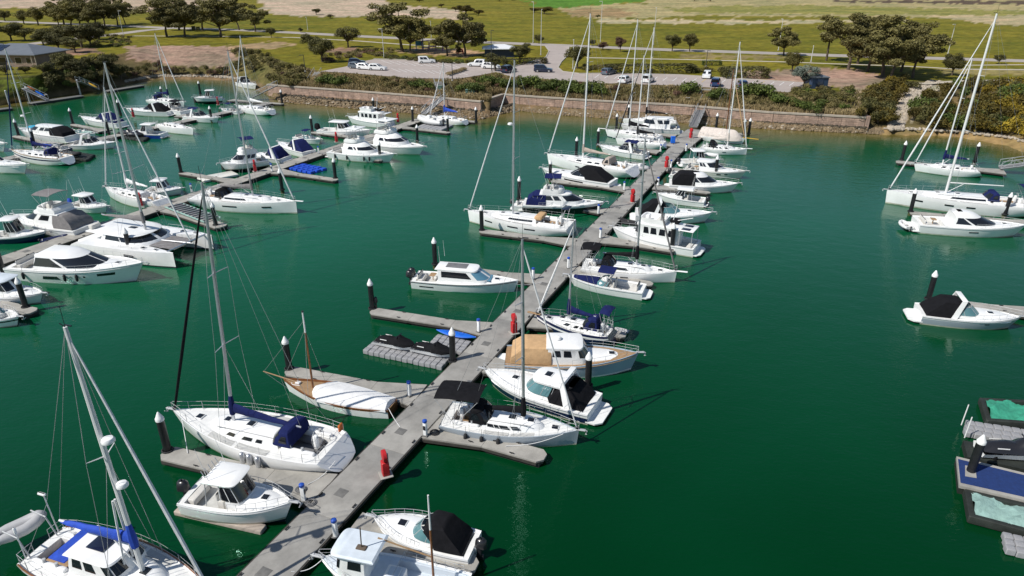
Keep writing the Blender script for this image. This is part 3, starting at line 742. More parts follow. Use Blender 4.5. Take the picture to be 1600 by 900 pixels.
def rig(b, h, xm, zm, top, boomL, cover, o):
    """mast with spreaders, boom under a sail cover, stays"""
    mm = o.get('mastmat', 'alu'); r = o.get('mr', .105); lean = o.get('rakemast', .15)
    mb = MB(); T = Vector((xm-lean, 0, top)); B0 = Vector((xm, 0, zm))
    at = lambda z: B0.lerp(T, (z-zm)/(top-zm))
    if o.get('lower'):      # timber lower mast, white top
        mb.tube(B0, at(zm+(top-zm)*.68), r, r*.85, 8, 0); mb.tube(at(zm+(top-zm)*.68), T, r*.85, r*.6, 8, 1); ms = b.P('mast', mb, [o['lower'], 'mastwhite'])
    else:
        mb.path([B0, at(zm+(top-zm)*.6), T], [r, r*.97, r*.66], n=8); ms = b.P('mast', mb, mm)
    mb = MB(); mb.tube(T, T+Vector((-.25, 0, .12)), .02, n=4); mb.tube(T, T+Vector((0, .03, .9)), .012, n=4); mb.box(T+Vector((.18, 0, .1)), (.34, .05, .05)); mb.build('masthead_gear', 'motor', ms)
    hb = h.hb(h.u_of(xm-.2))-.05; zc = h.zd(xm)+.05
    tips = []
    for f in o.get('spr', (.38, .68)):
        z = zm+(top-zm)*f; p = at(z)
        for sd in (1, -1):
            q = p+Vector((-.28, sd*hb*(.62 if f < .5 else .5), .08)); mb = MB(); mb.tube(p, q, .035, .022, n=5); mb.build('spreader', mm, ms); tips.append((f, sd, q))
    mb = MB(); wr = o.get('wire', .011)
    for sd in (1, -1):
        cp = Vector((xm-.3, sd*hb, zc)); prev = cp
        for f, s2, q in tips:
            if s2 == sd: mb.tube(prev, q, wr, n=4, cap=False); prev = q
        mb.tube(prev, T, wr, n=4, cap=False)
        if tips: mb.tube(Vector((xm-.65, sd*hb, zc)), at(zm+(top-zm)*o.get('spr', (.38, .68))[0]), wr, n=4, cap=False)
    bs = Vector((h.x(.02), 0, h.zs(0)+.1))
    if o.get('back', 1):
        j = bs.lerp(T, .22); mb.tube(j, T, wr, n=4, cap=False)
        for sd in (1, -1): mb.tube((h.x(.02), sd*h.hb(0)*.75, h.zs(0)), j, wr, n=4, cap=False)
    b.P('standing_rigging', mb, 'wire')
    bowp = Vector((h.x(.985), 0, h.zs(1)+.08)); hd = at(zm+(top-zm)*o.get('fh', .97))
    fm = o.get('furl', 'c_white')
    mb = MB(); mb.path([bowp, bowp.lerp(hd, .04), bowp.lerp(hd, .3), bowp.lerp(hd, .9), hd], [.03, .085*o.get('fr', 1), .10*o.get('fr', 1), .05, .02], n=6); fs_ = b.P('furled_headsail', mb, fm)
    mb = MB(); mb.lathe(bowp+Vector((.0, 0, .02)), [(.06, 0), (.11, .03), (.11, .12), (.06, .15)], 8); b.P('furler_drum', mb, 'motor', fs_)
    if o.get('stay2'):
        mb = MB(); mb.tube((h.x(.9), 0, h.zs(.9)), at(zm+(top-zm)*.7), .05, .03, n=5); b.P('inner_forestay', mb, fm)
    if boomL:
        zb = zm+o.get('bz', 1.0); g = at(zb); e = Vector((xm-boomL, 0, zb+o.get('brise', .08)))
        mb = MB(); mb.tube(g, e, .075, .06, n=8); bo = b.P('boom', mb, mm)
        mb = MB(); mb.tube(Vector((xm-.1, 0, zm+.2)), g.lerp(e, .3), .035, n=5); mb.build('boom_vang', mm, bo)
        if o.get('topping', 1): mb = MB(); mb.tube(e, T, .008, n=4, cap=False); mb.build('topping_lift', 'wire', bo)
        if cover:
            rows = []; n = 10; k0 = 8
            for k in range(k0+1):
                t = k/k0; c = g.lerp(e, .01+t*.97); hh = (.52*(1-t)**1.3+.19)*o.get('cv', 1); ww = .13+.05*math.sin(t*3.1); wob = .02*math.sin(k*2.3)
                if k == k0: hh *= .45; ww *= .5
                row = []
                for j in range(n):
                    a = 6.2832*j/n; row.append(c+Vector((0, ww*math.sin(a)*(1-.35*max(0, math.cos(a))), -.1+(hh/2)*(1+math.cos(a))*1.0+wob)))
                rows.append(row)
            mb = MB(); mb.loft(rows, closed=True, cap0=True, cap1=True); b.P('sail_cover', mb, cover)
            if o.get('collar', 1):
                mb = MB(); mb.path([at(zb-.2), at(zb+.35), at(zb+1.15)], [.17, .2, .12], n=8); b.P('mast_collar', mb, cover)

def sailboat(label, bow, stern, name='sailing_yacht', cat='yacht', **o):
    b = Boat(name, label, cat, bow, stern, o.get('zb', 1.35), o.get('zs', 1.1)); L = b.L
    B = o.get('B', .315*L); fb = o.get('fb', .085*L+.35); fs = o.get('fs', .07*L+.3)
    h = Hull(L, B, fb, fs, um=.40, ts=o.get('ts', .80), p=o.get('p', 2.0), rake=o.get('rake', .05*L), trake=o.get('trake', .06*L), flare=o.get('flare', .30), dip=o.get('dip', .05), lift=o.get('lift', .30), ex=1.9)
    b.h = h; hm = o.get('hull', 'gel')
    vs = (0, .1, .2, .7, .84, 1) if not o.get('band') else (0, .1, .2, .62, .80, 1)
    b.P('hull', h.mesh(None, vs, (0, 1, 2, 2, 3, 2)), ['antifoul', o.get('boot', 'scum' if hm.startswith('gel') else hm), hm, o.get('band', hm)])
    wl = (.07, .31, B*.20, .42); dk = deck_mesh(h, [wl] if not o.get('nowell') else ()); b.P('deck', dk, [o.get('deck', 'deckw'), o.get('sole', 'greydeck')])
    # cabin trunk
    x0, x1 = -.185*L, .27*L; zd = h.zd(0)
    H1 = House([(zd-.12, x0, x1, B*.30, .30*L, .95, .92), (zd+.12, x0+.03, x1-.12*1, B*.29, .29*L, .95, .92), (zd+.42, x0+.06, x1-.55, B*.262, .27*L, .95, .92), (zd+.50, x0+.12, x1-.9, B*.215, .25*L, .95, .92)])
    b.P('coachroof', H1.mesh(), o.get('trunk', 'gel'))
    for sd in (1, -1):
        for a0, a1 in o.get('ports', ((.14, .32), (.42, .53), (.60, .68))): b.P('window', H1.win(1.15, 1.85, a0, a1, a0+.006, a1-.006, sd), 'glass')
        for u0, u1 in o.get('slots', ()): b.P('hull_window', side_panel(h, u0, u1, .56, .68, sd), 'glass')
    zt = zd+.52
    hatch(b, .02*L, 0, zt-.03, .55, .55); hatch(b, .155*L, 0, zt-.06, .5, .5, .04)
    hatch(b, .33*L, 0, h.zd(.33*L)+.06, .5, .5)
    # cockpit
    zc = h.zd(-.31*L)-.36; xa, xb = h.x(.09), h.x(.29)
    for sd in (1, -1): seat(b, (xa+xb)/2+.1, sd*(B*.20-.26), zc, (xb-xa)*.82, .42, .34, o.get('seat', 'teak'))
    if o.get('wheels', 1) == 2:
        for sd in (1, -1): wheel(b, h.x(.11), sd*B*.17, zc+.95, .42)
    elif o.get('wheels', 1) == 1: wheel(b, h.x(.12), 0, zc+.95, o.get('wr', .45))
    # winches, coaming
    for sd in (1, -1):
        mb = MB(); mb.cbox(((xa+xb)/2, sd*(B*.20+.17), h.zd(-.3*L)+.13), ((xb-xa)*1.05, .26, .24), .07); b.P('cockpit_coaming', mb, 'gel')
        for k in (.35, .75):
            mb = MB(); mb.lathe((xa+(xb-xa)*k, sd*(B*.20+.17), h.zd(-.3*L)+.25), [(.1, 0), (.08, .05), (.07, .15), (.09, .19), (.04, .2)], 9); b.P('winch', mb, 'steel')
    if o.get('dodger'):
        D = House([(zd+.25, x0-.85, x0+.62, B*.275, .5, .7, .98), (zd+.75, x0-.80, x0+.40, B*.27, .45, .7, .98), (zd+1.12, x0-.72, x0-.02, B*.245, .4, .7, .98), (zd+1.20, x0-.62, x0-.2, B*.19, .3, .7, .98)])
        dg = b.P('dodger', D.mesh(cap=True), o['dodger'])
        for sd in (1, -1): b.P('dodger_window', D.win(.35, 1.75, .56, .96, .6, .95, sd), 'glass', dg); b.P('dodger_window', D.win(.5, 1.55, .1, .42, .12, .40, sd), 'glass', dg)
    if o.get('bimini'):
        canopy(b, 'bimini_top', h.x(o.get('bx0', .03)), h.x(o.get('bx1', .26)), B*.34, h.zs(.1)+1.95, .2, o['bimini'], zb=h.zs(.1)+.1, drop0=.12, drop1=.08)
    if o.get('arch'):
        mb = MB(); zz = h.zs(.05)
        mb.path([(h.x(.08), -B*.34, zz), (h.x(.05), -B*.33, zz+1.5), (h.x(.045), -B*.2, zz+1.85), (h.x(.045), B*.2, zz+1.85), (h.x(.05), B*.33, zz+1.5), (h.x(.08), B*.34, zz)], .035); b.P('stern_arch', mb, 'steel')
        mb = MB(); mb.cbox((h.x(.05), 0, zz+1.93), (.8, 1.5, .05), .02); b.P('solar_panel', mb, 'solar')
    if o.get('grey_patches', 1):
        for sd in (1, -1):
            for u0, u1 in ((.34, .52), (.54, .70)):
                mb = MB(); rows = []
                for i in range(5):
                    u = u0+(u1-u0)*i/4; bb = h.hb(u); zz = h.zs(u)-.047
                    rows.append([Vector((h.x(u), sd*(bb-.14), zz+.01)), Vector((h.x(u), sd*max(B*.30+.08 if u < .62 else bb*.55, bb-.62), zz+.024))])
                if rows[0][0].y*sd > rows[0][1].y*sd and rows[-1][0].y*sd > rows[-1][1].y*sd+.05: b.P('side_deck_pad', mb.loft(rows), 'nonskid')
        mb = MB()
        for sd in (1, -1): mb.cbox((.0, sd*B*.21, zt-.02), (.34*L, .05, .05), .02)
        b.P('grab_rails', mb, 'teak' if o.get('teakrail') else 'steel')
    if o.get('pilothouse'):
        zz = zd+.2; PH = House([(zz, -.16*L, .10*L, B*.29, .07*L, .5, 1.), (zz+.45, -.16*L, .095*L, B*.285, .065*L, .5, 1.), (zz+1.05, -.15*L, .055*L, B*.26, .055*L, .5, 1.), (zz+1.10, -.175*L, .075*L, B*.285, .06*L, .5, 1.), (zz+1.18, -.17*L, .07*L, B*.27, .06*L, .5, 1.)])
        b.P('wheelhouse', PH.mesh(), 'gel')
        for sd in (1, -1):
            for a0, a1 in ((.06, .20), (.25, .40)): b.P('window', PH.win(1.1, 1.9, a0, a1, a0, a1, sd), 'glass')
            b.P('windscreen', PH.win(1.1, 1.92, .53, .72, .53, .72, sd), 'glass'); b.P('windscreen', PH.win(1.1, 1.92, .76, .985, .76, .985, sd), 'glass')
        mb = MB(); mb.cbox((-.06*L, .0, zz+1.24), (1.0, .75, .05), .02); b.P('solar_panel', mb, 'solar')
    if o.get('stripe_rail'):
        mb = MB()
        for sd in (1, -1): mb.path([h.pt(.02+.965*i/14, 1., sd)+Vector((0, 0, .05)) for i in range(15)], .045, n=5)
        b.P('toe_rail', mb, o['stripe_rail'])
    bow_rail(b, h, .86, .985, .6, n=2); stern_rail(b, h); lifelines(b, h, n=6)
    if o.get('sprit'):
        mb = MB(); mb.cbox((h.x(1)+o['sprit']/2-.2, 0, h.zs(1)+.06), (o['sprit']+.4, .26, .1), .04); b.P('bowsprit', mb, o.get('spritm', 'gel'))
    else: anchor(b, h)
    if o.get('transomstep', 1):
        mb = MB(); mb.cbox((h.x(0, .45)-.03, 0, h.fs*.36), (.14, h.hb(0)*.8, .1), .03); b.P('transom_panel', mb, 'nonskid')
    if o.get('dome'):
        pass
    if o.get('mast', 1):
        zm = zd+.42 if not o.get('nowell') else zd
        rig(b, h, o.get('xm', .085)*L, zm, o.get('top', 1.32*L+1.2), o.get('boom', .36)*L, o.get('cover', 'c_grey'), o)
        if o.get('dome'):
            f = o['dome']; zz = zm+(o.get('top', 1.32*L+1.2)-zm)*f; radar(b, (o.get('xm', .085)*L+.42-.15*f, 0, zz), .28)
            mb = MB(); mb.cbox((o.get('xm', .085)*L+.2, 0, zz-.04), (.5, .1, .06), .02); b.P('radar_bracket', mb, 'mastwhite')
    return b

def motorboat(label, bow, stern, style='sedan', name='motor_cruiser', cat='boat', **o):
    b = Boat(name, label, cat, bow, stern, o.get('zb', 1.5), o.get('zs', .95)); L = b.L
    B = o.get('B', .30*L+.35); fb = o.get('fb', .09*L+.45); fs = o.get('fs', .055*L+.42)
    h = Hull(L, B, fb, fs, um=.40, ts=o.get('ts', .90), p=o.get('p', 2.5), rake=o.get('rake', .09*L), trake=o.get('trake', 0), flare=o.get('flare', .42), dip=o.get('dip', .02)); b.h = h
    if o.get('lift'): b.t.location.z += o['lift']
    hm = o.get('hull', 'gel'); vs = o.get('vs', (0, .12, .35, .6, .74, 1))
    b.P('hull', h.mesh(None, vs, o.get('bm', (0, 1, 2, 2, 3, 4))), ['antifoul', o.get('boot', 'scum' if hm.startswith('gel') else hm), hm, o.get('band', hm), o.get('upper', hm)])
    zd = h.zd(0); cv = o.get('canvas', 'c_black')
    well = {'sedan': (.04, .24, B*.36, .45), 'fly': (.04, .24, B*.36, .5), 'express': (.05, .45, B*.37, .42), 'open': (.07, .5, B*.38, .48), 'pilot': (.05, .55, B*.38, .5), 'trawler': (.03, .2, B*.38, .4), 'work': (.03, .50, B*.40, .45)}[style]
    wells = [well]
    if style == 'open' and o.get('bowwell', 1): wells.append((.60, .83, B*.26, .35))
    b.P('deck', deck_mesh(h, wells, o.get('camber', .08)), [o.get('deck', 'deckw'), o.get('sole', 'nonskid')])
    rub = MB()
    for sd in (1, -1): rub.path([h.pt(.0+.985*i/16, .90, sd)+Vector((0, sd*.01, 0)) for i in range(17)], .032, n=5)
    b.P('rub_rail', rub, o.get('rub', 'steel'))
    if o.get('rail', 1): bow_rail(b, h, o.get('railu', .5), .985, o.get('railz', .5), n=6)
    if o.get('anchor', 1): anchor(b, h)
    if o.get('swim', 1): swim(b, h, o.get('swimd', .07*L))
    for sd in (1, -1):
        for q in o.get('slots', ()): b.P('hull_window', side_panel(h, q[0], q[1], q[2], q[3], sd, sl=q[4] if len(q) > 4 else 0), 'glass')
    zs_ = zd-(.45 if style != 'work' else .4)
    def house(xa, xf, w, hs, nl, e=.75, ra=0., rf=.55, lip=.12, win=True, roofm='gel', sidem='gel', slope=.18, pill=(), wm='glass', wa=.97, hw0=.45, name='cabin', front=.0, sidewin=((.08, .27), (.30, .47))):
        """cabin with raked windscreen; hs = height, rf = how far the screen rakes back (m)"""
        z0 = zd-.1
        Hs = House([(z0, xa, xf, w, nl, e, wa), (zd+hs*hw0, xa-.0, xf-front, w*.97, nl, e, wa), (zd+hs*.92, xa-ra*.6, xf-rf, w*(1-slope*.8), nl*.62, e, wa), (zd+hs*.95, xa-ra-lip, xf-rf+lip*.6, w*(1-slope*.62), nl*.64, e, wa), (zd+hs*1.03, xa-ra-lip+.03, xf-rf+lip*.3, w*(1-slope*.72), nl*.62, e, wa), (zd+hs*1.10, xa-ra+.25, xf-rf-.3, w*(1-slope)*.72, nl*.5, e, wa)])
        cb = b.P(name, Hs.mesh(mf=lambda i, j: 1 if i >= 2 else 0), [sidem, roofm])
        if win:
            for sd in (1, -1):
                for a0, a1 in sidewin: b.P('window', Hs.win(1.12, 1.9, a0, a1, a0+.01, a1-.012+.02*front, sd), wm, cb)
                for a0, a1 in o.get('screen', ((.54, .985),)): b.P('windscreen', Hs.win(1.06, 1.93, a0, a1, a0+.01, a1, sd, nt=8), o.get('screenm', wm), cb)
        return Hs, zd+hs*1.10
    def sleek(xa, xf, w, hs, nl, rf, lo=.14, hi=.74, sidewin=((.03, .45, .06, .40),), roofm='gel', e=.9):
        z0 = zd-.1
        Hs = House([(z0, xa, xf, w, nl, e, .97), (zd+hs*lo, xa, xf-rf*lo*.6, w*.985, nl, e, .97), (zd+hs*hi, xa+.015*L, xf-rf*.86, w*.84, nl*.72, e, .97), (zd+hs*(hi+.14), xa+.01*L, xf-rf, w*.78, nl*.66, e, .97), (zd+hs, xa+.05*L, xf-rf-.04*L, w*.60, nl*.55, e, .97), (zd+hs*1.05, xa+.09*L, xf-rf-.09*L, w*.30, nl*.4, e, .97)])
        cb = b.P('cabin', Hs.mesh(mf=lambda i, j: 1 if i >= 3 else 0, n=20), ['gel', roofm])
        for sd in (1, -1):
            for a0, a1, b0, b1 in sidewin: b.P('window', Hs.win(1.05, 1.95, a0, a1, b0, b1, sd, nt=8), 'glass', cb)
            b.P('windscreen', Hs.win(1.05, 1.96, .52, .992, .50, .992, sd, nt=10), 'glass', cb)
        return Hs, zd+hs*1.05
    if style in ('sedan', 'fly'):
        hs = o.get('hs', 1.55 if style == 'sedan' else 1.45)
        xa, xf = o.get('xa', -.24)*L, o.get('xf', .24)*L
        if o.get('sleek'): Hs, zt = sleek(xa, xf, B*o.get('w', .40), hs, o.get('nl', .24)*L, o.get('rf', .2*L), *o['sleek'])
        else: Hs, zt = house(xa, xf, B*o.get('w', .385), hs, o.get('nl', .24)*L, o.get('e', .8), o.get('ra', .4), o.get('rf', .15*L), o.get('lip', .15), slope=o.get('slope', .2), wm=o.get('wm', 'glass'), hw0=o.get('hw0', .42), sidewin=o.get('sidewin', ((.06, .26), (.29, .47))))
        # raised foredeck
        FD = House([(zd-.1, .0, .40*L, B*.32, .3*L, .95, 1.), (zd+.22, .0, .385*L, B*.29, .3*L, .95, 1.), (h.zd(.2*L)+.2, .0, .34*L, B*.2, .26*L, .95, 1.)]); b.P('foredeck_house', FD.mesh(), 'gel')
        hatch(b, .3*L, 0, h.zd(.2*L)+.19, .5, .5)
        if o.get('sunroof'): mb = MB(); mb.cbox((xa*.45+.03*L, 0, zt+.0), (.2*L, B*.40, .035), .015); b.P('sunroof', mb, o['sunroof'])
        if o.get('radar', 1): radar(b, (xa*.6, 0, zt), .26)
        if style == 'fly':
            zf = zt-.1; xa2, xf2 = o.get('fxa', -.30)*L, o.get('fxf', .06)*L; w2 = B*.33
            FB = House([(zf, xa2, xf2, w2, .1*L, .7, 1.), (zf+.35, xa2, xf2+.06, w2*1.0, .1*L, .7, 1.), (zf+.62, xa2+.3, xf2-.1, w2*.97, .1*L, .7, 1.), (zf+.60, xa2+.35, xf2-.22, w2*.90, .09*L, .7, 1.), (zf+.08, xa2+.35, xf2-.22, w2*.90, .09*L, .7, 1.)])
            b.P('flybridge', FB.mesh(), 'gel')
            seat(b, xa2+.75, 0, zf+.05, .6, w2*1.5, .45, back=-1); seat(b, xf2-1.0, 0, zf+.05, .55, .6, .6, back=-1)
            mb = MB(); mb.cbox((xf2-.45, 0, zf+.5), (.4, .9, .5), .08); b.P('helm_console', mb, 'gel')
            tp = o.get('top', 'bimini_navy')
            if tp.startswith('bimini'): canopy(b, 'bimini_top', xa2+.25, xf2-.35, w2*1.02, zf+2.0, .18, 'c_'+tp.split('_')[1], zb=zf+.55)
            elif tp == 'hard':
                mb = MB(); mb.cbox(((xa2+xf2)/2+.1, 0, zf+2.1), ((xf2-xa2)*.92, w2*2.0, .14), .07); b.P('hardtop', mb, 'gel')
                mb = MB()
                for sd in (1, -1):
                    for x, dx in ((xa2+.5, .1), (xf2-.5, -.3), ((xa2+xf2)/2, 0)): mb.tube((x, sd*w2*.93, zf+.55), (x+dx, sd*w2*.86, zf+2.05), .03, n=6)
                b.P('hardtop_posts', mb, 'steel')
                mb = MB()
                for sd in (1, -1): mb.add([(xa2+.5, sd*w2*.94, zf+.62), (xf2-.5, sd*w2*.94, zf+.62), (xf2-.8, sd*w2*.88, zf+1.98), (xa2+.6, sd*w2*.88, zf+1.98)], [(0, 1, 2, 3)])
                if o.get('clears'): b.P('clear_curtain', mb, 'hyp')
                if o.get('radar', 1): radar(b, ((xa2+xf2)/2, 0, zf+2.18), .26)
            for sd in (1, -1): antenna(b, (xa2+.7, sd*w2*.9, zf+.6), 2.6, .8)
        if o.get('aft'):   # canvas curtain closing the cockpit
            CV = House([(zd-.02, -.46*L, xa+.3, B*.40, .1, .5, .96), (zd+.5, -.45*L, xa+.3, B*.395, .1, .5, .96), (zd+hs*.92, -.36*L, xa+.3, B*.33, .1, .5, .96), (zd+hs*1.0, -.33*L, xa+.3, B*.26, .1, .5, .96)]); b.P('cockpit_cover', CV.mesh(), o['aft'])
        else:
            seat(b, h.x(.075), 0, zs_, .5, B*.55, .42, back=-1)
            mb = MB(); mb.cbox((h.x(.17), B*.12, zs_+.55), (.55, .8, .06), .03); mb.tube((h.x(.17), B*.12, zs_), (h.x(.17), B*.12, zs_+.55), .05); b.P('cockpit_table', mb, 'teak')
    elif style == 'express':
        # cuddy deck
        FD = House([(zd-.1, -.06*L, .43*L, B*.40, .38*L, 1.0, 1.), (zd+.22, -.06*L, .41*L, B*.36, .37*L, 1.0, 1.), (h.zd(.15*L)+.28, -.04*L, .36*L, B*.26, .33*L, 1.0, 1.)]); b.P('cuddy_deck', FD.mesh(), 'gel')
        hatch(b, .2*L, 0, h.zd(.15*L)+.26, .5, .5)
        zt = zd+.25; wh = o.get('wh', .72)
        WS = House([(zt-.12, -.17*L, .10*L, B*.375, .17*L, .85, 1.), (zt+.03, -.17*L, .09*L, B*.37, .17*L, .85, 1.), (zt+wh, -.20*L, -.01*L, B*.31, .11*L, .85, 1.)])
        mb = WS.mesh(cap=False); rows = []
        b.P('windscreen_base', House([(zt-.2, -.2*L, .105*L, B*.385, .17*L, .85, 1.), (zt+.04, -.2*L, .095*L, B*.375, .17*L, .85, 1.)]).mesh(cap=False), 'gel')
        wm = o.get('wm', 'glass')
        for sd in (1, -1):
            for a0, a1 in ((.10, .46), (.49, .74), (.76, .99)): b.P('windscreen', WS.win(1.02, 1.97, a0, a1, a0, a1, sd, off=.0), wm)
        mb = MB()
        T = [i/20 for i in range(21)]; mb.path([WS.S(t, 1.98, -1) for t in T]+[WS.S(t, 1.98, 1) for t in reversed(T[:-1])], .022)
        for sd in (1, -1):
            for t in (.0, .475, .75): mb.path([WS.S(t, 1., sd), WS.S(t, 1.97, sd)], .018)
        b.P('windscreen_frame', mb, o.get('wframe', 'steel'))
        if o.get('arch', 1):
            mb = MB(); xr = o.get('archx', -.2)*L; q = []
            zz = zt+wh+.55
            for sd in (1, -1):
                mb.loft([[Vector((xr-.45+.55*t+.2*0, sd*(B*.42-.09*B*t), zd+.0+(zz-zd)*t))+Vector((dx, dy*sd, 0)) for dx, dy in ((-.22+.05*t, .05), (.22-.05*t, .05), (.22-.05*t, -.05), (-.22+.05*t, -.05))] for t in (0, .35, .7, 1.)], closed=True, cap0=True, cap1=True)
            mb.cbox((xr+.1, 0, zz), (.42, B*.70, .1), .04); b.P('radar_arch', mb, 'gel')
            if o.get('radar', 0): radar(b, (xr+.1, 0, zz+.05), .25)
        if o.get('hardtop'):
            Hd = House([(zt+wh-.02, -.26*L, .02*L, B*.33, .12*L, .7, 1.), (zt+wh+.12, -.27*L, .02*L, B*.335, .12*L, .7, 1.), (zt+wh+.22, -.25*L, -.02*L, B*.27, .1*L, .7, 1.)]); b.P('hardtop', Hd.mesh(), 'gel'); hatch(b, -.1*L, 0, zt+wh+.2, .55, .7)
        if cv:
            xt0, xt1 = o.get('tx0', -.46)*L, o.get('tx1', -.03)*L
            zt2 = zt+wh+o.get('th', .45)
            TN = House([(zd-.0, xt0, -.16*L, B*.415, .02*L, .5, .94), (zd+.32, xt0+.03*L, -.14*L, B*.40, .03*L, .5, .94), (zt+wh*.9, xt0+.12*L, xt1-.01*L, B*.335, .06*L, .6, .96), (zt2-.06, xt0+.17*L, xt1-.05*L, B*.30, .06*L, .6, .96), (zt2+.04, xt0+.20*L, xt1-.09*L, B*.22, .05*L, .6, .96)])
            b.P('canvas_cover', TN.mesh(), cv)
            if o.get('clears'):
                for sd in (1, -1): b.P('clear_curtain', TN.win(1.25, 2.0, .22, .46, .26, .47, sd), 'glass')
        else:
            seat(b, h.x(.085), 0, zs_+.03, .5, B*.6, .42, back=-1); seat(b, h.x(.34), -B*.18, zs_+.03, .5, .5, .6, back=-1); seat(b, h.x(.34), B*.18, zs_+.03, .5, .5, .6, back=-1)
            for sd in (1, -1): seat(b, h.x(.2), sd*B*.27, zs_+.03, 1.0, .42, .42)
            if o.get('bimini'): canopy(b, 'bimini_top', -.34*L, -.08*L, B*.36, zt+wh+.55, .16, o['bimini'], zb=zd+.1)
    elif style == 'open':
        zt = zd; WS = House([(zt+.02, -.06*L, .12*L, B*.40, .14*L, .7, 1.), (zt+.5, -.09*L, .05*L, B*.35, .11*L, .7, 1.)])
        for sd in (1, -1):
            for a0, a1 in ((.2, .5), (.53, .9)): b.P('windscreen', WS.win(.02, .98, a0, a1, a0, a1, sd, off=0), o.get('wm', 'glass_teal'))
        mb = MB(); T = [i/14 for i in range(15)]; mb.path([WS.S(t, .99, -1) for t in T[2:]], .02); mb.path([WS.S(t, .99, 1) for t in T[2:]], .02); b.P('windscreen_frame', mb, 'steel')
        for sd in (1, -1):
            seat(b, h.x(.40), sd*B*.2, zs_, .5, .5, .5, back=-1); mb = MB(); mb.cbox((h.x(.52), sd*B*.24, zs_+.4), (.5, B*.24, .8), .08); b.P('helm_console', mb, 'gel')
        seat(b, h.x(.12), 0, zs_, .7, B*.6, .45, back=-1)
        if o.get('bowcover'):
            rows = []
            for i in range(7):
                u = .59+.32*i/6; y = h.hb(u)*.80; rows.append([Vector((h.x(u), y*s_, h.zs(u)+.03+.14*(1-s_*s_))) for s_ in (-1, -.5, 0, .5, 1)])
            mb = MB(); mb.loft(rows); b.P('bow_cover', mb, o['bowcover'])
        if o.get('bimini'): canopy(b, 'bimini_top', -.13*L, .08*L, B*.36, zd+1.35, .14, o['bimini'], zb=zd+.05)
    elif style == 'pilot':
        hs = o.get('hs', 1.55); FD = House([(zd-.1, .04*L, .42*L, B*.36, .34*L, 1., 1.), (zd+.2, .04*L, .40*L, B*.33, .33*L, 1., 1.), (h.zd(.2*L)+.26, .06*L, .33*L, B*.22, .28*L, 1., 1.)]); b.P('cuddy_deck', FD.mesh(), 'gel'); hatch(b, .25*L, 0, h.zd(.2*L)+.22, .45, .45)
        xa, xf = o.get('xa', -.10)*L, o.get('xf', .14)*L; w2 = B*.34
        Hs = House([(zd-.45, xa, xf, w2, .1*L, .55, 1.), (zd+.4, xa, xf-.03*L, w2*.97, .1*L, .55, 1.), (zd+hs*.93, xa, xf-.11*L, w2*.87, .08*L, .55, 1.)])
        mb = Hs.mesh(cap=False); 
        if o.get('closed', 1): b.P('cabin', Hs.mesh(), 'gel')
        else: b.P('cabin', House([(zd-.45, xa+.05*L, xf, w2, .1*L, .55, 1.), (zd+.4, xa+.05*L, xf-.03*L, w2*.97, .1*L, .55, 1.)]).mesh(cap=False), 'gel')
        for sd in (1, -1):
            for a0, a1 in ((.12, .44), (.47, .64), (.67, .99)): b.P('windscreen' if a0 > .45 else 'window', Hs.win(1.06, 1.9, a0, a1, a0, a1, sd), 'glass')
        mb = MB()
        for sd in (1, -1):
            for t in (.04, .455, .655): mb.path([Hs.S(t, 1., sd), Hs.S(t, 2., sd)], .03)
        b.P('window_frame', mb, 'gel')
        x0 = o.get('rx0', -.26)*L; x1 = xf-.07*L; zr = zd+hs*.96
        RF = House([(zr, x0, x1, B*.36, .08*L, .55, 1.), (zr+.08, x0-.02, x1+.03, B*.365, .08*L, .55, 1.), (zr+.16, x0+.1, x1-.15, B*.31, .07*L, .55, 1.)]); b.P('hardtop', RF.mesh(), o.get('roof', 'gel'))
        mb = MB()
        for sd in (1, -1): mb.tube((x0+.2, sd*B*.34, zr+.02), (x0+.05, sd*B*.36, zd), .03); 
        b.P('hardtop_posts', mb, 'steel')
        seat(b, -.13*L, B*.16, zs_, .45, .45, .6, back=-1); seat(b, -.13*L, -B*.16, zs_, .45, .45, .6, back=-1); seat(b, h.x(.085), 0, zs_, .45, B*.55, .4)
        mb = MB()
        for k in range(5): y = (-.8+.4*k)*B*.3; mb.tube((x0+.12, y, zr+.1), (x0-.08, y, zr+.55), .025, n=5)
        b.P('rod_holders', mb, 'steel')
        for sd in (1, -1): antenna(b, (x0+.4, sd*B*.3, zr+.1), 2.0, .4)
        if o.get('radar', 0): radar(b, (x0+.9, 0, zr+.15), .24)
    elif style == 'trawler':
        hs = 1.6; Hs, zt = house(-.30*L, .20*L, B*.36, hs, .10*L, .5, .1, .25, .12, slope=.08, hw0=.38, sidewin=((.05, .14), (.17, .26), (.29, .38), (.40, .48)), wm=o.get('wm', 'glass'))
        FD = House([(zd-.1, .1*L, .36*L, B*.30, .22*L, .9, 1.), (h.zd(.25*L)+.35, .1*L, .34*L, B*.27, .21*L, .9, 1.), (h.zd(.25*L)+.42, .1*L, .31*L, B*.22, .19*L, .9, 1.)]); b.P('trunk_cabin', FD.mesh(), 'gel'); hatch(b, .22*L, 0, h.zd(.25*L)+.4, .5, .5)
        zf = zt-.06; FB = House([(zf, -.14*L, .13*L, B*.30, .06*L, .6, 1.), (zf+.6, -.14*L, .15*L, B*.31, .06*L, .6, 1.), (zf+.58, -.13*L, .135*L, B*.285, .05*L, .6, 1.), (zf+.08, -.13*L, .13*L, B*.28, .05*L, .6, 1.)]); b.P('flybridge', FB.mesh(), 'gel')
        seat(b, -.06*L, 0, zf+.08, .5, B*.4, .45, back=-1); mb = MB(); mb.cbox((.08*L, 0, zf+.45), (.4, .8, .5), .06); b.P('helm_console', mb, 'gel')
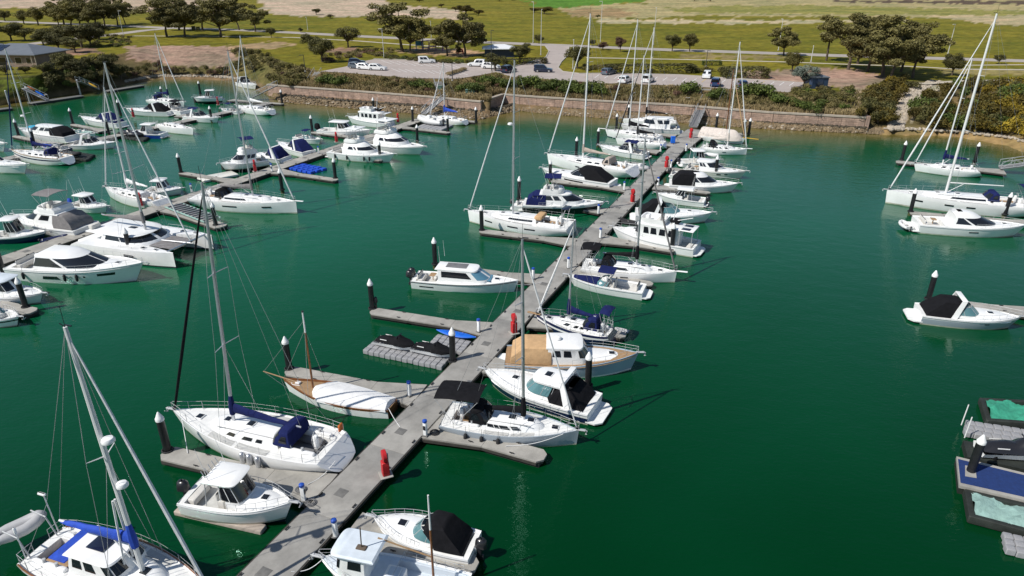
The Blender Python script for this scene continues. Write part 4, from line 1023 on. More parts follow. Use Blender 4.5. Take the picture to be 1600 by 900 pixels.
        mb = MB(); x0, x1 = -.47*L, -.28*L; mb.cbox(((x0+x1)/2, 0, zd+hs*1.0), (x1-x0, B*.68, .09), .04); b.P('aft_roof', mb, 'gel')
        for k in (-1, 1): mb = MB(); mb.cbox(((x0+x1)/2+.0, k*B*.17, zd+hs*1.0+.06), ((x1-x0)*.5, B*.2, .03), .012); b.P('solar_panel', mb, 'solar')
        mb = MB()
        for sd in (1, -1): mb.tube((x0+.1, sd*B*.31, zd+hs), (x0+.1, sd*B*.36, zd), .03); mb.tube((x1-.4, sd*B*.31, zd+hs), (x1-.4, sd*B*.36, zd), .03)
        b.P('aft_roof_posts', mb, 'steel'); mb = MB(); mb.tube((-.2*L, 0, zt), (-.24*L, 0, zt+2.6), .06, .04); mb.tube((-.2*L, 0, zt+.3), (-.42*L, 0, zt+1.0), .04); b.P('signal_mast', mb, 'mastwhite')
        mb = MB(); mb.cbox((-.22*L, -B*.1, zf+.35), (1.1, .9, .5), .18); b.P('bridge_cover', mb, 'c_black')
        seat(b, h.x(.07), 0, zs_, .5, B*.55, .42)
    elif style == 'work':
        hs = 1.75; z0 = zd-.35; xa, xf = .13*L, .34*L
        Hs = House([(z0, xa, xf, B*.30, .06*L, .45, 1.), (zd+.75, xa, xf-.02, B*.295, .06*L, .45, 1.), (zd+1.35, xa, xf-.12, B*.28, .06*L, .45, 1.), (zd+1.6, xa, xf-.14, B*.28, .06*L, .45, 1.)]); b.P('wheelhouse', Hs.mesh(), 'gel')
        for sd in (1, -1):
            b.P('window', Hs.win(1.15, 1.95, .08, .40, .08, .40, sd), 'glass'); b.P('windscreen', Hs.win(1.1, 1.95, .56, .72, .56, .72, sd), 'glass'); b.P('windscreen', Hs.win(1.1, 1.95, .77, .97, .77, .97, sd), 'glass')
        RF = House([(zd+1.58, xa-.55, xf+.12, B*.35, .08*L, .5, 1.), (zd+1.66, xa-.6, xf+.15, B*.355, .08*L, .5, 1.), (zd+1.74, xa-.5, xf+.05, B*.32, .07*L, .5, 1.)]); b.P('wheelhouse_roof', RF.mesh(), 'deckb')
        mb = MB(); mb.cbox((-.02*L, 0, zd-.12), (.13*L, B*.42, .65), .06); b.P('deck_box', mb, 'gel'); mb = MB(); mb.cbox((-.02*L, 0, zd+.25), (.08*L, B*.30, .12), .04); b.P('hatch_lid', mb, 'deckb')
        mb = MB(); mb.cbox((-.22*L, 0, zd-.2), (.16*L, B*.4, .45), .2); b.P('engine_cover', mb, 'gel')
        mb = MB(); mb.tube((xa+.3, .2, zd+1.72), (xa+.25, .2, zd+3.0), .03); mb.cbox((xa+.3, .2, zd+1.76), (.5, .3, .1), .04); b.P('roof_antenna', mb, 'bark')
        mb = MB(); mb.tube((xa-.2, -B*.2, zd+1.78), (-.25*L, -B*.28, zd+1.0), .045); b.P('boom_pole', mb, 'teak')
        mb = MB(); mb.tube((-.28*L, -B*.1, zd-.3), (-.28*L, -B*.1, zd+3.2), .065, .055, 8, 0); mb.tube((-.28*L, -B*.1, zd+3.2), (-.28*L, -B*.1, zd+5.2), .055, .04, 8, 1); b.P('mast', mb, ['varnish', 'mastwhite'])
        bow_rail(b, h, .05, .45, .45, n=6, name='side_rail'); mb = MB()
        for k in range(3): mb.lathe((-.36*L, (-.5+.5*k)*B*.4, zd-.38), [(.28, 0), (.3, .06), (.22, .1), (.24, .16), (.1, .18)], 12)
        b.P('rope_coils', mb, 'c_pale')
    for k in range(o.get('ob', 0)):
        n = o['ob']; outboard(b, h.x(0)-.1, (k-(n-1)/2)*.62, .45, o.get('obs', 1.), o.get('obm', 'motor'))
    return b
def catamaran(label, bow, stern, **o):
    b = Boat('sailing_catamaran', label, 'catamaran', bow, stern, 1.5, 1.2); L = b.L; B = .52*L; hw = .068*L; fb, fs = 1.65, 1.35
    for sd in (1, -1):
        mb = MB(); rows = []; oy = sd*(B/2-hw)
        for i in range(19):
            u = 1-(1-i/18)**1.3; w = hw*(1 if u < .45 else max(.06, 1-((u-.45)/.55)**2.3))*(1 if u > .12 else .86+.14*u/.12); x = -L/2+L*u; z = fs+(fb-fs)*u; zb = z if u > .1 else .5+(z-.5)*(u/.1)**.7
            rows.append([Vector((x, oy+w*k, zz)) for k, zz in ((.35, -.4), (.85, 0.), (.95, .16), (1.0, zb*.6), (.96, zb), (.0, zb+.03), (-.96, zb), (-1.0, zb*.6), (-.95, .16), (-.85, 0.), (-.35, -.4))])
        mb.loft(rows, closed=True, cap0=True, cap1=True, mf=lambda i, j: 1 if j in (0, 8, 9, 10) else 0); b.P('hull', mb, ['gel', 'antifoul'])
        mb = MB(); mb.cbox((.14*L, oy-hw*1.02 if sd < 0 else oy+hw*1.02, .95), (1.3, .05, .26), .02); b.P('hull_window', mb, 'glass'); hatch(b, .22*L, oy, fb-.03, .5, .5); hatch(b, .34*L, oy, fb, .4, .4)
    mb = MB(); mb.cbox((-.12*L, 0, 1.15), (.62*L, B-2*hw+.2, .5), .1); b.P('bridge_deck', mb, 'deckw')
    z = 1.35; w = B*.33
    Hs = House([(z, -.22*L, .20*L, w, .2*L, .8, 1.), (z+.32, -.22*L, .185*L, w*.98, .2*L, .8, 1.), (z+.85, -.2*L, .10*L, w*.9, .15*L, .8, 1.), (z+.92, -.36*L, .13*L, w*.98, .16*L, .8, 1.), (z+1.0, -.36*L, .12*L, w*.96, .16*L, .8, 1.), (z+1.1, -.3*L, .05*L, w*.8, .12*L, .8, 1.)])
    b.P('saloon', Hs.mesh(), 'gel')
    for sd in (1, -1): b.P('window', Hs.win(1.1, 1.9, .1, .47, .1, .48, sd), 'glass'); b.P('windscreen', Hs.win(1.06, 1.94, .5, .985, .5, .985, sd), 'glass')
    mb = MB(); mb.tube((.44*L, -B/2+hw, fb), (.44*L, B/2-hw, fb), .09, n=8); mb.tube((.2*L, 0, 1.5), (.5*L, 0, fb+.05), .07, n=6); b.P('crossbeam', mb, 'alu')
    mb = MB(); mb.box((.31*L, 0, fb-.22), (.24*L, B-4*hw-.3, .03)); b.P('trampoline', mb, 'c_grey')
    seat(b, -.3*L, B*.16, 1.4, 1.2, .6, .4); mb = MB(); mb.cbox((-.06*L, 0, z+1.12), (.9, .5, .05), .02); b.P('roof_hatch', mb, 'glass')
    mb = MB(); mb.cbox((-.33*L, -B*.2, z+1.3), (.6, 1.1, .5), .1); b.P('helm_station', mb, 'seatw')
    h = Hull(L, B*.9, fb, fs); h.p = 6; bow_rail(b, h, .55, .93, .6, n=4)
    rig(b, h, .06*L, z+1.1, o.get('top', 17.), .42*L, 'c_grey', dict(bz=.9, mr=.13, furl='c_white', fh=.9, fr=.9, back=0, mastmat='alu'))
    return b
def rib(label, bow, stern, name='inflatable_boat', z0=.0, zb=.6, zs=.5, tube='hyp', eng=1, console=True, r=None, wf=.44):
    b = Boat(name, label, 'dinghy', bow, stern, zb+z0, zs+z0); L = b.L; W = wf*L; r = r or .1*L*.9; b.t.location.z = z0
    pts = []
    for sd in (1, -1):
        side = [(-L/2, sd*(W/2-r), r*1.1), (-.2*L, sd*(W/2-r), r*1.1), (.12*L, sd*(W/2-r), r*1.2), (.33*L, sd*(W/2-r)*.72, r*1.5), (.44*L, sd*(W/2-r)*.3, r*1.8)]
        pts = pts+side if sd > 0 else pts+[(.47*L, 0, r*1.9)]+list(reversed(side))
    mb = MB(); rr = [r*.55]+[r]*(len(pts)-2)+[r*.55]; mb.path(pts, rr, n=10); b.P('tube', mb, tube)
    mb = MB(); rows = []
    for i in range(8):
        u = i/7; x = -L/2+.06*L+u*.86*L; w = (W/2-r)*(1 if u < .6 else max(.1, 1-((u-.6)/.42)**2)); rows.append([Vector((x, -w, r*.9+u*u*r*.5)), Vector((x, -w*.9, r*.35+u*u*r*.6)), Vector((x, 0, -.12+u**3*r)), Vector((x, w*.9, r*.35+u*u*r*.6)), Vector((x, w, r*.9+u*u*r*.5))])
    mb.loft(rows); mb.box((-.02*L, 0, r*.6), (.8*L, (W/2-r)*1.7, .05)); mb.box((-L/2+.08*L, 0, r*1.0), (.05, W-2*r, r*1.6)); b.P('floor', mb, 'hypw')
    if console: mb = MB(); mb.cbox((.06*L, 0, r*1.8), (.12*L, .3*W, r*2.6), .06); b.P('console', mb, 'gel'); seat(b, -.1*L, 0, r*.7, .13*L, .36*W, r*1.6)
    else: seat(b, .0, 0, r*1.2, .09*L, W-2*r, .08)
    if eng: outboard(b, -L/2+.04, 0, r*.9, min(1., L*.17))
    return b
def jetski(label, loc, rz, s=1., body='c_black', hull='gel', z=0.):
    t = thing('jet_ski', label, 'jet ski', (loc[0], loc[1], z), rz)
    mb = MB(); rows = []
    for i in range(13):
        u = i/12; x = (-1.6+3.2*u)*s; w = .55*s*(1 if u < .5 else max(.08, 1-((u-.5)/.5)**2.2)); zz = (.34+.16*u)*s
        rows.append([Vector((x, -w, zz)), Vector((x, -w*.8, .10*s)), Vector((x, 0, (.0+.25*u**4)*s)), Vector((x, w*.8, .10*s)), Vector((x, w, zz))])
    mb.loft(rows, cap0=True); mb.build('hull', hull, t)
    mb = MB(); rows = []; prof = [(-1.55, .30, .38), (-1.2, .34, .62), (-.5, .34, .80), (-.05, .36, .74), (.2, .42, .92), (.42, .42, 1.02), (.62, .44, .86), (1.0, .44, .72), (1.4, .28, .58), (1.62, .06, .48)]
    for x, w, zt in prof:
        rows.append([Vector((x*s, sd*s, z_*s)) for sd, z_ in ((-min(.56, w*1.35) if x < 1.2 else -w, .40), (-w, .50+(zt-.5)*.55), (-w*.45, zt), (0, zt+.02), (w*.45, zt), (w, .50+(zt-.5)*.55), (min(.56, w*1.35) if x < 1.2 else w, .40))])
    mb.loft(rows, cap0=True, cap1=True); mb.build('cover' if body.startswith('c_') else 'body', body, t)
    mb = MB(); mb.tube((.34*s, -.40*s, 1.0*s), (.34*s, .40*s, 1.0*s), .035*s); mb.build('handlebar', 'motor', t)
    for sd in (1, -1): mb = MB(); mb.cbox((-.75*s, sd*.40*s, .63*s), (.55*s, .025, .07*s), .01); mb.build('flash', 'gel', t)
    return t
def cube_float(name, label, pts, m, z=.36, size=.5, group=None, gap=.94):
    """floating dock of moulded cubes; pts = pixel corners of a parallelogram a, b (along), d (across)"""
    a, b_, d = [G(*p, z) for p in pts]; e1 = (b_-a); e2 = (d-a); n1 = max(1, round(e1.length/size)); n2 = max(1, round(e2.length/size))
    t = thing(name, label, 'pontoon', (a.x, a.y, 0), 0, group); mb = MB(); mb.cbox((0, 0, .18), (e1.length/n1*gap, e2.length/n2*gap, .38), .05)
    for sx in (-1, 1): mb.lathe((sx*e1.length/n1*.25, 0, .36), [(.05, 0), (.05, .025), (.02, .03)], 6)
    me = mb.mesh('float_cube', m); ang = math.atan2(e1.y, e1.x)
    for i in range(n1):
        for j in range(n2):
            o = bpy.data.objects.new('float_cube', me); COL.objects.link(o); o.parent = t; p = e1*((i+.5)/n1)+e2*((j+.5)/n2); o.location = (p.x, p.y, rnd.uniform(-.025, .025)); o.rotation_euler = (0, 0, ang)
    return t

# ------------------------------------------------------------------ pontoons
ZD = .52
def slab_poly(t, poly, z, m, name, th=.14, o=(0, 0)):
    mb = MB(); mb.prism([(p[0]-o[0], p[1]-o[1]) for p in poly], z-th, z); return mb.build(name, m, t)
def walkway(name, label, a, b, w, ext0=0., seg=6.0, hatches=True, m='concrete', ZD=ZD):
    A, B = G(*a, ZD), G(*b, ZD); A.z = B.z = 0; d = (B-A); A = A-d.normalized()*ext0; d = B-A; L = d.length; d.normalize(); q = Vector((-d.y, d.x, 0))
    t = thing(name, label, 'pontoon', A, math.atan2(d.y, d.x)); n = max(1, round(L/seg))
    for k in range(n):
        x0, x1 = L*k/n+.012, L*(k+1)/n-.012; mb = MB(); mb.cbox(((x0+x1)/2, 0, ZD-.07), (x1-x0, w, .14), .015); mb.build('deck_slab', m, t)
        for sd in (1, -1): mb = MB(); mb.box(((x0+x1)/2, sd*(w/2+.045), ZD-.13), (x1-x0-.05, .08, .2)); mb.build('waler', 'waler', t)
        mb = MB(); mb.cbox(((x0+x1)/2, 0, .06), ((x1-x0)*.94, w*.9, .64), .06); mb.build('float', 'floatblack', t)
        if hatches:
            mb = MB(); mb.cbox((x0+(x1-x0)*.3, w*.08, ZD+.004), (.62, .62, .012), .004); mb.build('pit_lid', 'concrete_dark', t)
            for xx in (.2, .75): 
                for sd in (1, -1): mb = MB(); mb.cbox((x0+(x1-x0)*xx, sd*(w/2-.12), ZD+.07), (.34, .07, .06), .02); mb.tube((x0+(x1-x0)*xx-.08, sd*(w/2-.12), ZD), (x0+(x1-x0)*xx-.08, sd*(w/2-.12), ZD+.06), .025, n=5); mb.tube((x0+(x1-x0)*xx+.08, sd*(w/2-.12), ZD), (x0+(x1-x0)*xx+.08, sd*(w/2-.12), ZD+.06), .025, n=5); mb.build('cleat', 'rubber', t)
    return t, A, d, L
def finger(label, tip, root, w=1.05, gus=1, m='concrete_pale', z=ZD-.03):
    """finger pontoon: narrow deck with a bevelled end and a gusset at the walkway"""
    A, B = G(*tip, z), G(*root, z); A.z = B.z = 0; d = B-A; L = d.length; d.normalize()
    t = thing('finger_pontoon', label, 'pontoon', A, math.atan2(d.y, d.x)); e = w/2; L2 = L
    n = max(2, round(L/4.0)); xs = [0]+[L2*k/n for k in range(1, n)]+[L2]
    for k in range(n):
        x0, x1 = xs[k]+(.0 if k == 0 else .01), xs[k+1]-.01; wa = wb = e
        if k == n-1 and gus: wb = e+.75
        pl = [(x0, -wa), (x1, -wb), (x1, wb), (x0, wa)] if k else [(x0, -wa*.45), (x0+.35, -wa), (x1, -wb), (x1, wb), (x0+.35, wa), (x0, wa*.45)]
        slab_poly(t, pl, z, m, 'deck_slab', .13)
        pl2 = [(x, y*1.07+(.0)) for x, y in pl]; mb = MB(); mb.prism([(min(max(x, .04), L2-.04), y) for x, y in pl2], z-.28, z-.10); mb.build('waler', 'waler', t)
        mb = MB(); mb.cbox(((x0+x1)/2, 0, .04), ((x1-x0)*.9, w*.86, .6), .05); mb.build('float', 'floatblack', t)
    for xx in (.25, .6):
        for sd in (1, -1): mb = MB(); mb.cbox((L*xx, sd*(e-.1), z+.07), (.32, .06, .06), .02); mb.tube((L*xx, sd*(e-.1), z), (L*xx, sd*(e-.1), z+.06), .03, n=5); mb.build('cleat', 'rubber', t)
    return t
pile0 = thing('mooring_pile', 'x', 'pile')
mb = MB(); mb.lathe((0, 0, 0), [(.23, -3.0), (.23, 2.72), (.20, 2.74)], 14); mb.build('shaft', 'pile', pile0)
mb = MB(); mb.lathe((0, 0, 2.70), [(.25, 0), (.25, .16), (.22, .20), (.06, .56), (.01, .6)], 14); mb.build('cap', 'pilecap', pile0)
mb = MB(); mb.lathe((0, 0, ZD-.02), [(.36, -.05), (.36, .06), (.3, .08), (.3, -.05)], 12); mb.build('pile_guide', 'rubber', pile0)
mb = MB(); mb.lathe((0, 0, 0), [(.236, -.4), (.25, .1), (.24, .30), (.232, .42)], 14); mb.build('weed_band', 'weed', pile0)
pile_used = False
def pile(px, py, where, top=None):
    global pile_used
    p = G(px, py, ZD); p.z = 0; lab = 'black white-capped mooring pile '+where
    s = 1.0
    if not pile_used: pile0.location = p; pile0['label'] = lab; pile0['group'] = 'mooring piles'; pile_used = True; return pile0
    o = clone(pile0, p, rnd.random()*3, lab, 'mooring piles'); o.scale = (1, 1, rnd.uniform(.96, 1.05)); o.rotation_euler = (rnd.uniform(-.018, .018), rnd.uniform(-.018, .018), o.rotation_euler[2]); return o
ped0 = thing('service_pedestal', 'x', 'pedestal')
mb = MB(); mb.cbox((0, 0, .5), (.22, .22, 1.0), .03); mb.build('post', 'gel', ped0)
mb = MB(); mb.lathe((0, 0, 1.0), [(.15, 0), (.16, .04), (.15, .14), (.05, .2)], 10); mb.build('light_cap', 'capblue', ped0)
mb = MB(); mb.cbox((.13, 0, .62), (.05, .16, .3), .015); mb.build('socket_panel', 'motor', ped0)
mb = MB(); mb.cbox((0, 0, .03), (.36, .36, .06), .02); mb.build('foot', 'concrete_dark', ped0)
ped_used = False
def pedestal(px, py, where, z=ZD):
    global ped_used
    p = G(px, py, z); lab = 'white power pedestal with blue cap '+where
    if not ped_used: ped0.location = p; ped0['label'] = lab; ped0['group'] = 'power pedestals'; ped_used = True; return
    clone(ped0, p, rnd.random()*6, lab, 'power pedestals')
fire0 = thing('fire_hose_station', 'x', 'fire hose')
mb = MB(); mb.cbox((0, 0, .52), (.42, .46, .95), .05); mb.build('cabinet', 'red', fire0)
mb = MB(); rows = []
for x, r_ in ((-.13, .06), (-.13, .30), (-.10, .36), (.10, .36), (.13, .30), (.13, .06)): rows.append([Vector((x, r_*math.cos(6.2832*i/16), 1.38+r_*math.sin(6.2832*i/16))) for i in range(16)])
mb.loft(rows, closed=True, cap0=True, cap1=True); mb.build('hose_reel', 'red', fire0)
mb = MB(); mb.tube((.2, .1, 0), (.2, .1, 1.4), .05, n=8); mb.build('post', 'galv', fire0)
mb = MB(); mb.cbox((0, 0, .03), (.75, .75, .07), .03); mb.build('base', 'concrete_pale', fire0)
fire_used = False
def fire(px, py, where, rz=.4):
    global fire_used
    p = G(px, py, ZD); lab = 'red fire hose reel and cabinet '+where
    if not fire_used: fire0.location = p; fire0.rotation_euler = (0, 0, rz); fire0['label'] = lab; fire0['group'] = 'fire hose stations'; fire_used = True; return
    clone(fire0, p, rz, lab, 'fire hose stations')
def gangway(label, top, ztop, bot, zbot=ZD+.1, w=1.5, m='galv'):
    A, B = G(*top, ztop), G(*bot, zbot); d = B-A; L = Vector((d.x, d.y, 0)).length; t = thing('gangway', label, 'gangway', (A.x, A.y, 0), math.atan2(d.y, d.x))
    sl = (zbot-ztop)/L; P = lambda x, y, z: Vector((x, y, ztop+sl*x+z))
    mb = MB(); mb.add([P(0, -w/2, 0), P(L, -w/2, 0), P(L, w/2, 0), P(0, w/2, 0), P(0, -w/2, -.12), P(L, -w/2, -.12), P(L, w/2, -.12), P(0, w/2, -.12)], [(0, 1, 2, 3), (7, 6, 5, 4), (0, 4, 5, 1), (3, 2, 6, 7), (0, 3, 7, 4), (1, 5, 6, 2)]); mb.build('deck', 'greydeck' if m == 'galv' else m, t)
    for sd in (1, -1):
        mb = MB(); mb.path([P(0, sd*w/2, 1.05), P(L, sd*w/2, 1.05)], .045); mb.path([P(0, sd*w/2, .05), P(L, sd*w/2, .05)], .06); n = max(3, round(L/1.3))
        for k in range(n+1):
            mb.path([P(L*k/n, sd*w/2, 0), P(L*k/n, sd*w/2, 1.05)], .035)
            if k < n: mb.path([P(L*k/n, sd*w/2, .05), P(L*(k+1)/n, sd*w/2, 1.05)] if k % 2 == 0 else [P(L*k/n, sd*w/2, 1.05), P(L*(k+1)/n, sd*w/2, .05)], .025)
        mb.build('truss_rail', m, t)
    return t
# main walkway, running away from the camera
walkway('main_pontoon', 'long grey concrete walkway running between the two rows of boats to the shore', (415, 899), (1072, 217), 2.45, ext0=14.)
walkway('landing_pontoon', 'wide concrete landing at the shore end of the long walkway', (1058, 229), (1092, 203), 4.0, seg=4., hatches=False, ZD=ZD+.012)
walkway('pontoon_walkway', 'concrete walkway past the blue cube float and the two game fishing boats', (-20, 414), (664, 184), 2.3, ext0=4, m='concrete_pale')
walkway('pontoon_walkway', 'concrete walkway of the far cluster below the mulched bank', (-20, 254), (420, 161), 2.2, ext0=4)
finger('finger pontoon between the blue-covered sloop and the white fishing boat on its float', (256, 706), (508, 765), 1.25)
finger('finger pontoon behind the timber boat under its white cover', (448, 578), (655, 617), 1.2)
finger('empty finger pontoon with a black cased motor on its end pile', (580, 485), (775, 516), 1.2)
finger('finger pontoon hidden behind the solar-roofed outboard boat', (684, 414), (850, 437), 1.1)
finger('finger pontoon along the side of the white sloop with a tan dodger', (750, 360), (905, 379), 1.1)
finger('finger pontoon between the black-hulled flybridge boat and the open white runabout', (812, 313), (950, 330), 1.1)
finger('finger pontoon in front of the boat with the black canvas tent', (862, 282), (985, 296), 1.1)
finger('finger pontoon ahead of the long white sloop with a taupe dodger', (900, 244), (1005, 258), 1.0)
finger('finger pontoon beside the white express boat with the navy bimini', (936, 226), (1030, 237), 1.0)
finger('finger pontoon next to the ketch with black sail covers', (964, 202), (1056, 212), 1.0)
finger('finger pontoon between the workboat and the black-canvas cuddy boat', (745, 885), (545, 828), 1.25)
finger('finger pontoon beside the sloop with the black bimini and open berth', (852, 714), (672, 664), 1.25)
finger('finger pontoon between the navy sports cruiser and the tan-covered boat', (916, 601), (748, 566), 1.1)
finger('finger pontoon between the small navy sloop and the tan-covered boat', (978, 524), (830, 500), 1.0)
finger('finger pontoon between the bowrider and the sloop with the black boom cover', (1020, 444), (885, 420), 1.1)
finger('finger pontoon at the near side of the white trawler', (1055, 391), (935, 372), 1.1)
finger('finger pontoon at the near side of the white game boat with black cockpit', (1110, 301), (1022, 291), 1.0)
finger('finger pontoon between the game boat and the grey-decked cruiser', (1122, 272), (1040, 263), 1.0)
finger('finger pontoon ahead of the pale-covered yacht', (1163, 209), (1082, 204), 1.0)
finger('finger pontoon closing off the blue cube float', (527, 281), (432, 267), 1.1)
finger('finger pontoon at the near side of the smaller game fishing boat', (598, 250), (500, 237), 1.1)
finger('finger pontoon at the near side of the white inflatable on grey cubes', (703, 207), (615, 197), 1.1)
finger('finger pontoon by the seawall under the white yacht with blue sail cover', (746, 190), (655, 184), 1.1)
finger('finger pontoon along the white outboard boat with a black engine cover', (487, 206), (570, 216), 1.1)
finger('finger pontoon leading to a lone pile beside the tan flat float', (281, 269), (372, 284), 1.0)
finger('finger pontoon with aqua-edged rack between the catamaran and the grey-covered sloop', (348, 354), (245, 320), 1.6)
finger('finger pontoon at the far side of the large white cruiser with black windows', (52, 487), (-60, 462), 1.3)
finger('finger pontoon beside the white boat with cyan foredeck cover', (22, 212), (88, 226), 1.0)
finger('finger pontoon beside the navy-topped bowrider', (112, 194), (165, 204), 1.0)
finger('finger pontoon beside the bow rider with navy bimini in the far cluster', (338, 188), (280, 180), 1.0)
finger('far finger pontoon running along the shore below the gangway', (443, 162), (360, 156), 1.0)
finger('concrete float by the far right yacht with navy sail cover', (1400, 252), (1570, 268), 1.4)
finger('finger pontoon hidden under the stern of the white sedan cruiser', (1422, 332), (1640, 350), 1.2)
finger('finger pontoon behind the grey-sided sports boat with black canvas', (1448, 468), (1650, 492), 1.2)
for a in ((262, 703, 'ahead of the sloop with the navy boom cover'), (452, 575, 'ahead of the timber boat under a white cover'), (582, 481, 'on the end of the empty finger'), (707, 563, 'between the covered jet skis and the walkway'),
          (680, 412, 'behind the solar-roofed outboard boat'), (753, 359, 'at the bow of the white sloop with a tan dodger'), (811, 310, 'behind the open white runabout'), (860, 279, 'beside the boat with the black canvas tent'), (900, 243, 'at the bow of the sloop with a taupe dodger'),
          (934, 225, 'at the bow of the white express boat with navy bimini'), (963, 201, 'at the bow of the ketch with black covers'), (982, 185, 'nearest the seawall on the long walkway'), (919, 601, 'at the stern of the navy sports cruiser'), (1050, 389, 'at the stern quarter of the white trawler'),
          (1118, 272, 'between the game boat and the grey-decked cruiser'), (1170, 208, 'beyond the bow of the pale-covered yacht, taller of a close pair'), (1162, 209, 'beyond the bow of the pale-covered yacht, lower of a close pair'), (1119, 200, 'beside the foot of the main gangway'),
          (1409, 249, 'at the left end of the float with the navy-covered yacht'), (1523, 252, 'behind the stern of the yacht with navy sail cover'), (1423, 330, 'at the stern of the white sedan cruiser'), (1570, 334, 'between the large right yacht and the sedan cruiser'), (1451, 466, 'at the stern of the grey-sided sports boat'),
          (524, 278, 'on the finger closing off the blue cube float'), (594, 249, 'at the bow of the smaller game fishing boat'), (652, 219, 'at the bow of the larger game fishing boat'), (700, 205, 'beside the inflatable on grey cubes'), (744, 190, 'at the stern of the yacht with the blue sail cover'), (645, 189, 'at the foot of the gangway of the middle walkway'),
          (584, 175, 'near the red float marker below the seawall'), (488, 205, 'beside the white outboard boat with black engine cover'), (283, 269, 'standing alone beyond the tan flat float'), (337, 351, 'beside the aqua-edged rack'), (204, 396, 'against the side of the catamaran'), (40, 479, 'beside the grey-roofed cuddy boat'), (5, 424, 'beside the stern of the large cruiser with black windows'),
          (441, 296, 'behind the sloop with the dark grey boom cover'), (29, 211, 'beside the boat with the cyan foredeck cover'), (114, 193, 'beside the navy-topped bowrider'), (170, 207, 'wrapped in blue sleeve near the white bowrider'), (188, 177, 'beside the sports boat with the black tent in the far cluster'), (254, 154, 'behind the far yacht by the mulched bank'),
          (313, 146, 'at the small centre console on a lift'), (331, 188, 'beside the boat with navy bimini in the far cluster'), (441, 161, 'at the shore end of the far finger'), (54, 226, 'beside the blue-striped ketch')):
    pile(*a)
for a in ((475, 782, 'at the bow of the white fishing boat'), (525, 838, 'beside the workboat wheelhouse'), (665, 680, 'at the stern of the sloop with the black bimini'), (640, 618, 'at the stern of the timber boat'), (748, 518, 'beside the blue kayak'), (833, 436, 'at the bow of the solar-roofed boat'), (938, 372, 'at the bow of the trawler'), (935, 334, 'at the end of the finger by the black-hulled boat'),
          (975, 297, 'behind the boat with black tent'), (1028, 290, 'at the stern of the game boat with black cockpit'), (888, 419, 'at the bow of the bowrider'), (1032, 237, 'near the express boat with navy bimini'), (1048, 262, 'near the small hard-top boat'), (425, 268, 'at the root of the finger by the blue cubes'), (498, 240, 'at the stern of the smaller game boat'), (300, 300, 'beside the grey-covered sloop'), (1072, 236, 'near the T-top boat')):
    pedestal(*a)
for a in ((603, 742, 'beside the open berth'), (803, 520, 'near the tan-covered boat'), (988, 316, 'near the trawler bow'), (1041, 262, 'near the game boat with black cockpit'), (1079, 216, 'at the landing by the main gangway'), (399, 268, 'beside the cruiser raised on a lift'), (526, 222, 'beside the smaller game boat'), (622, 191, 'near the middle gangway'), (221, 322, 'by the small white sloop on the middle walkway'), (209, 183, 'by the black-tented boat of the far cluster'), (341, 164, 'by the centre console lift')):
    fire(*a)
gangway('long silver gangway from the seawall down to the main walkway', (1103, 156), Z_W+.3, (1083, 198))
gangway('silver gangway from the seawall down to the middle walkway', (692, 152), Z_W+.3, (662, 178))
gangway('silver gangway from the seawall down to the far left pontoons', (432, 134), Z_W+.3, (396, 152))
gangway('silver truss gangway at the float of the navy-covered yacht', (1640, 252), 2.2, (1562, 262), .7)
# ------------------------------------------------------------------ the boats, row by row
S, MO = sailboat, motorboat
def masttop(base, ztop_guess, px):   # mast height from the row at which its head shows
    return hgt(base[0], base[1], px, ztop_guess)+ztop_guess
# left of the main walkway, near to far
b = S('white motor-sailer ketch with bright blue sail cover, wheelhouse and dinghy on its stern', (335, 930), (48, 846), name='motor_sailer', top=14.4, cover='c_blue', furl='c_white', pilothouse=1, wheels=0, stripe_rail='varnish', mastmat='mastwhite', boom=.40, bz=1.75, cv=1.15, mr=.12, spr=(.52,), stay2=0, ts=.72, hull='gel', dome=.58, back=1, xm=.14, rakemast=.1, bimini=None, transomstep=0)
h = b.h; mb = MB(); mb.cbox((-.21*b.L, 0, h.zd(-.2*b.L)+.95), (1.0, h.B*.62, .08), .03); b.P('awning', mb, 'c_blue')
mb = MB()
for sd in (1, -1): mb.tube((.02*b.L+.6, sd*.28, h.zd(0)+.45), (.10*b.L, sd*.06, h.zd(0)+4.6), .05, n=6)
b.P('mast_struts', mb, 'mastwhite')
radar(b, (.14*b.L+.36, 0, 6.6), .26)
rib('grey inflatable dinghy with navy motor cover hoisted at the ketch stern', (66, 806), (-12, 842), z0=.9, zb=.5, zs=.4, console=False, eng=1, wf=.56, r=.30)
mb = MB(); 
for sd in (1, -1): mb.path([(h.x(.03), sd*.75, h.zs(0)), (h.x(0)-.2, sd*.75, h.zs(0)+1.1), (h.x(0)-1.1, sd*.75, h.zs(0)+1.25)], .04)
b.P('davits', mb, 'steel')
mb = MB(); mb.tube((h.x(.02), .9, h.zs(0)), (h.x(.02)-.1, .9, h.zs(0)+2.4), .03); mb.cbox((h.x(.02)-.2, .9, h.zs(0)+2.45), (.5, .16, .16), .06); mb.tube((h.x(.02), -.9, h.zs(0)), (h.x(.02), -.9, h.zs(0)+1.7), .025); mb.cbox((h.x(.02), -.9, h.zs(0)+1.8), (.12, .12, .4), .04); b.P('stern_poles', mb, 'gel')
b = MO('white hardtop fishing boat with two silver tanks standing on a drive-on float', (456, 783), (296, 763), 'pilot', name='fishing_boat', zb=1.55, zs=1.25, ob=1, obs=1.25, closed=0, B=2.5, lift=.25, rx0=-.24, xa=-.10, xf=.14, hs=1.5, swim=0, fb=1.25, fs=.9)
A_, B_ = G(276, 795, .2), G(412, 826, .2); d_ = B_-A_
t = thing('drive_on_float', 'low grey drive-on float under the white hardtop fishing boat', 'pontoon', ((A_.x+B_.x)/2, (A_.y+B_.y)/2, 0), math.atan2(d_.y, d_.x))
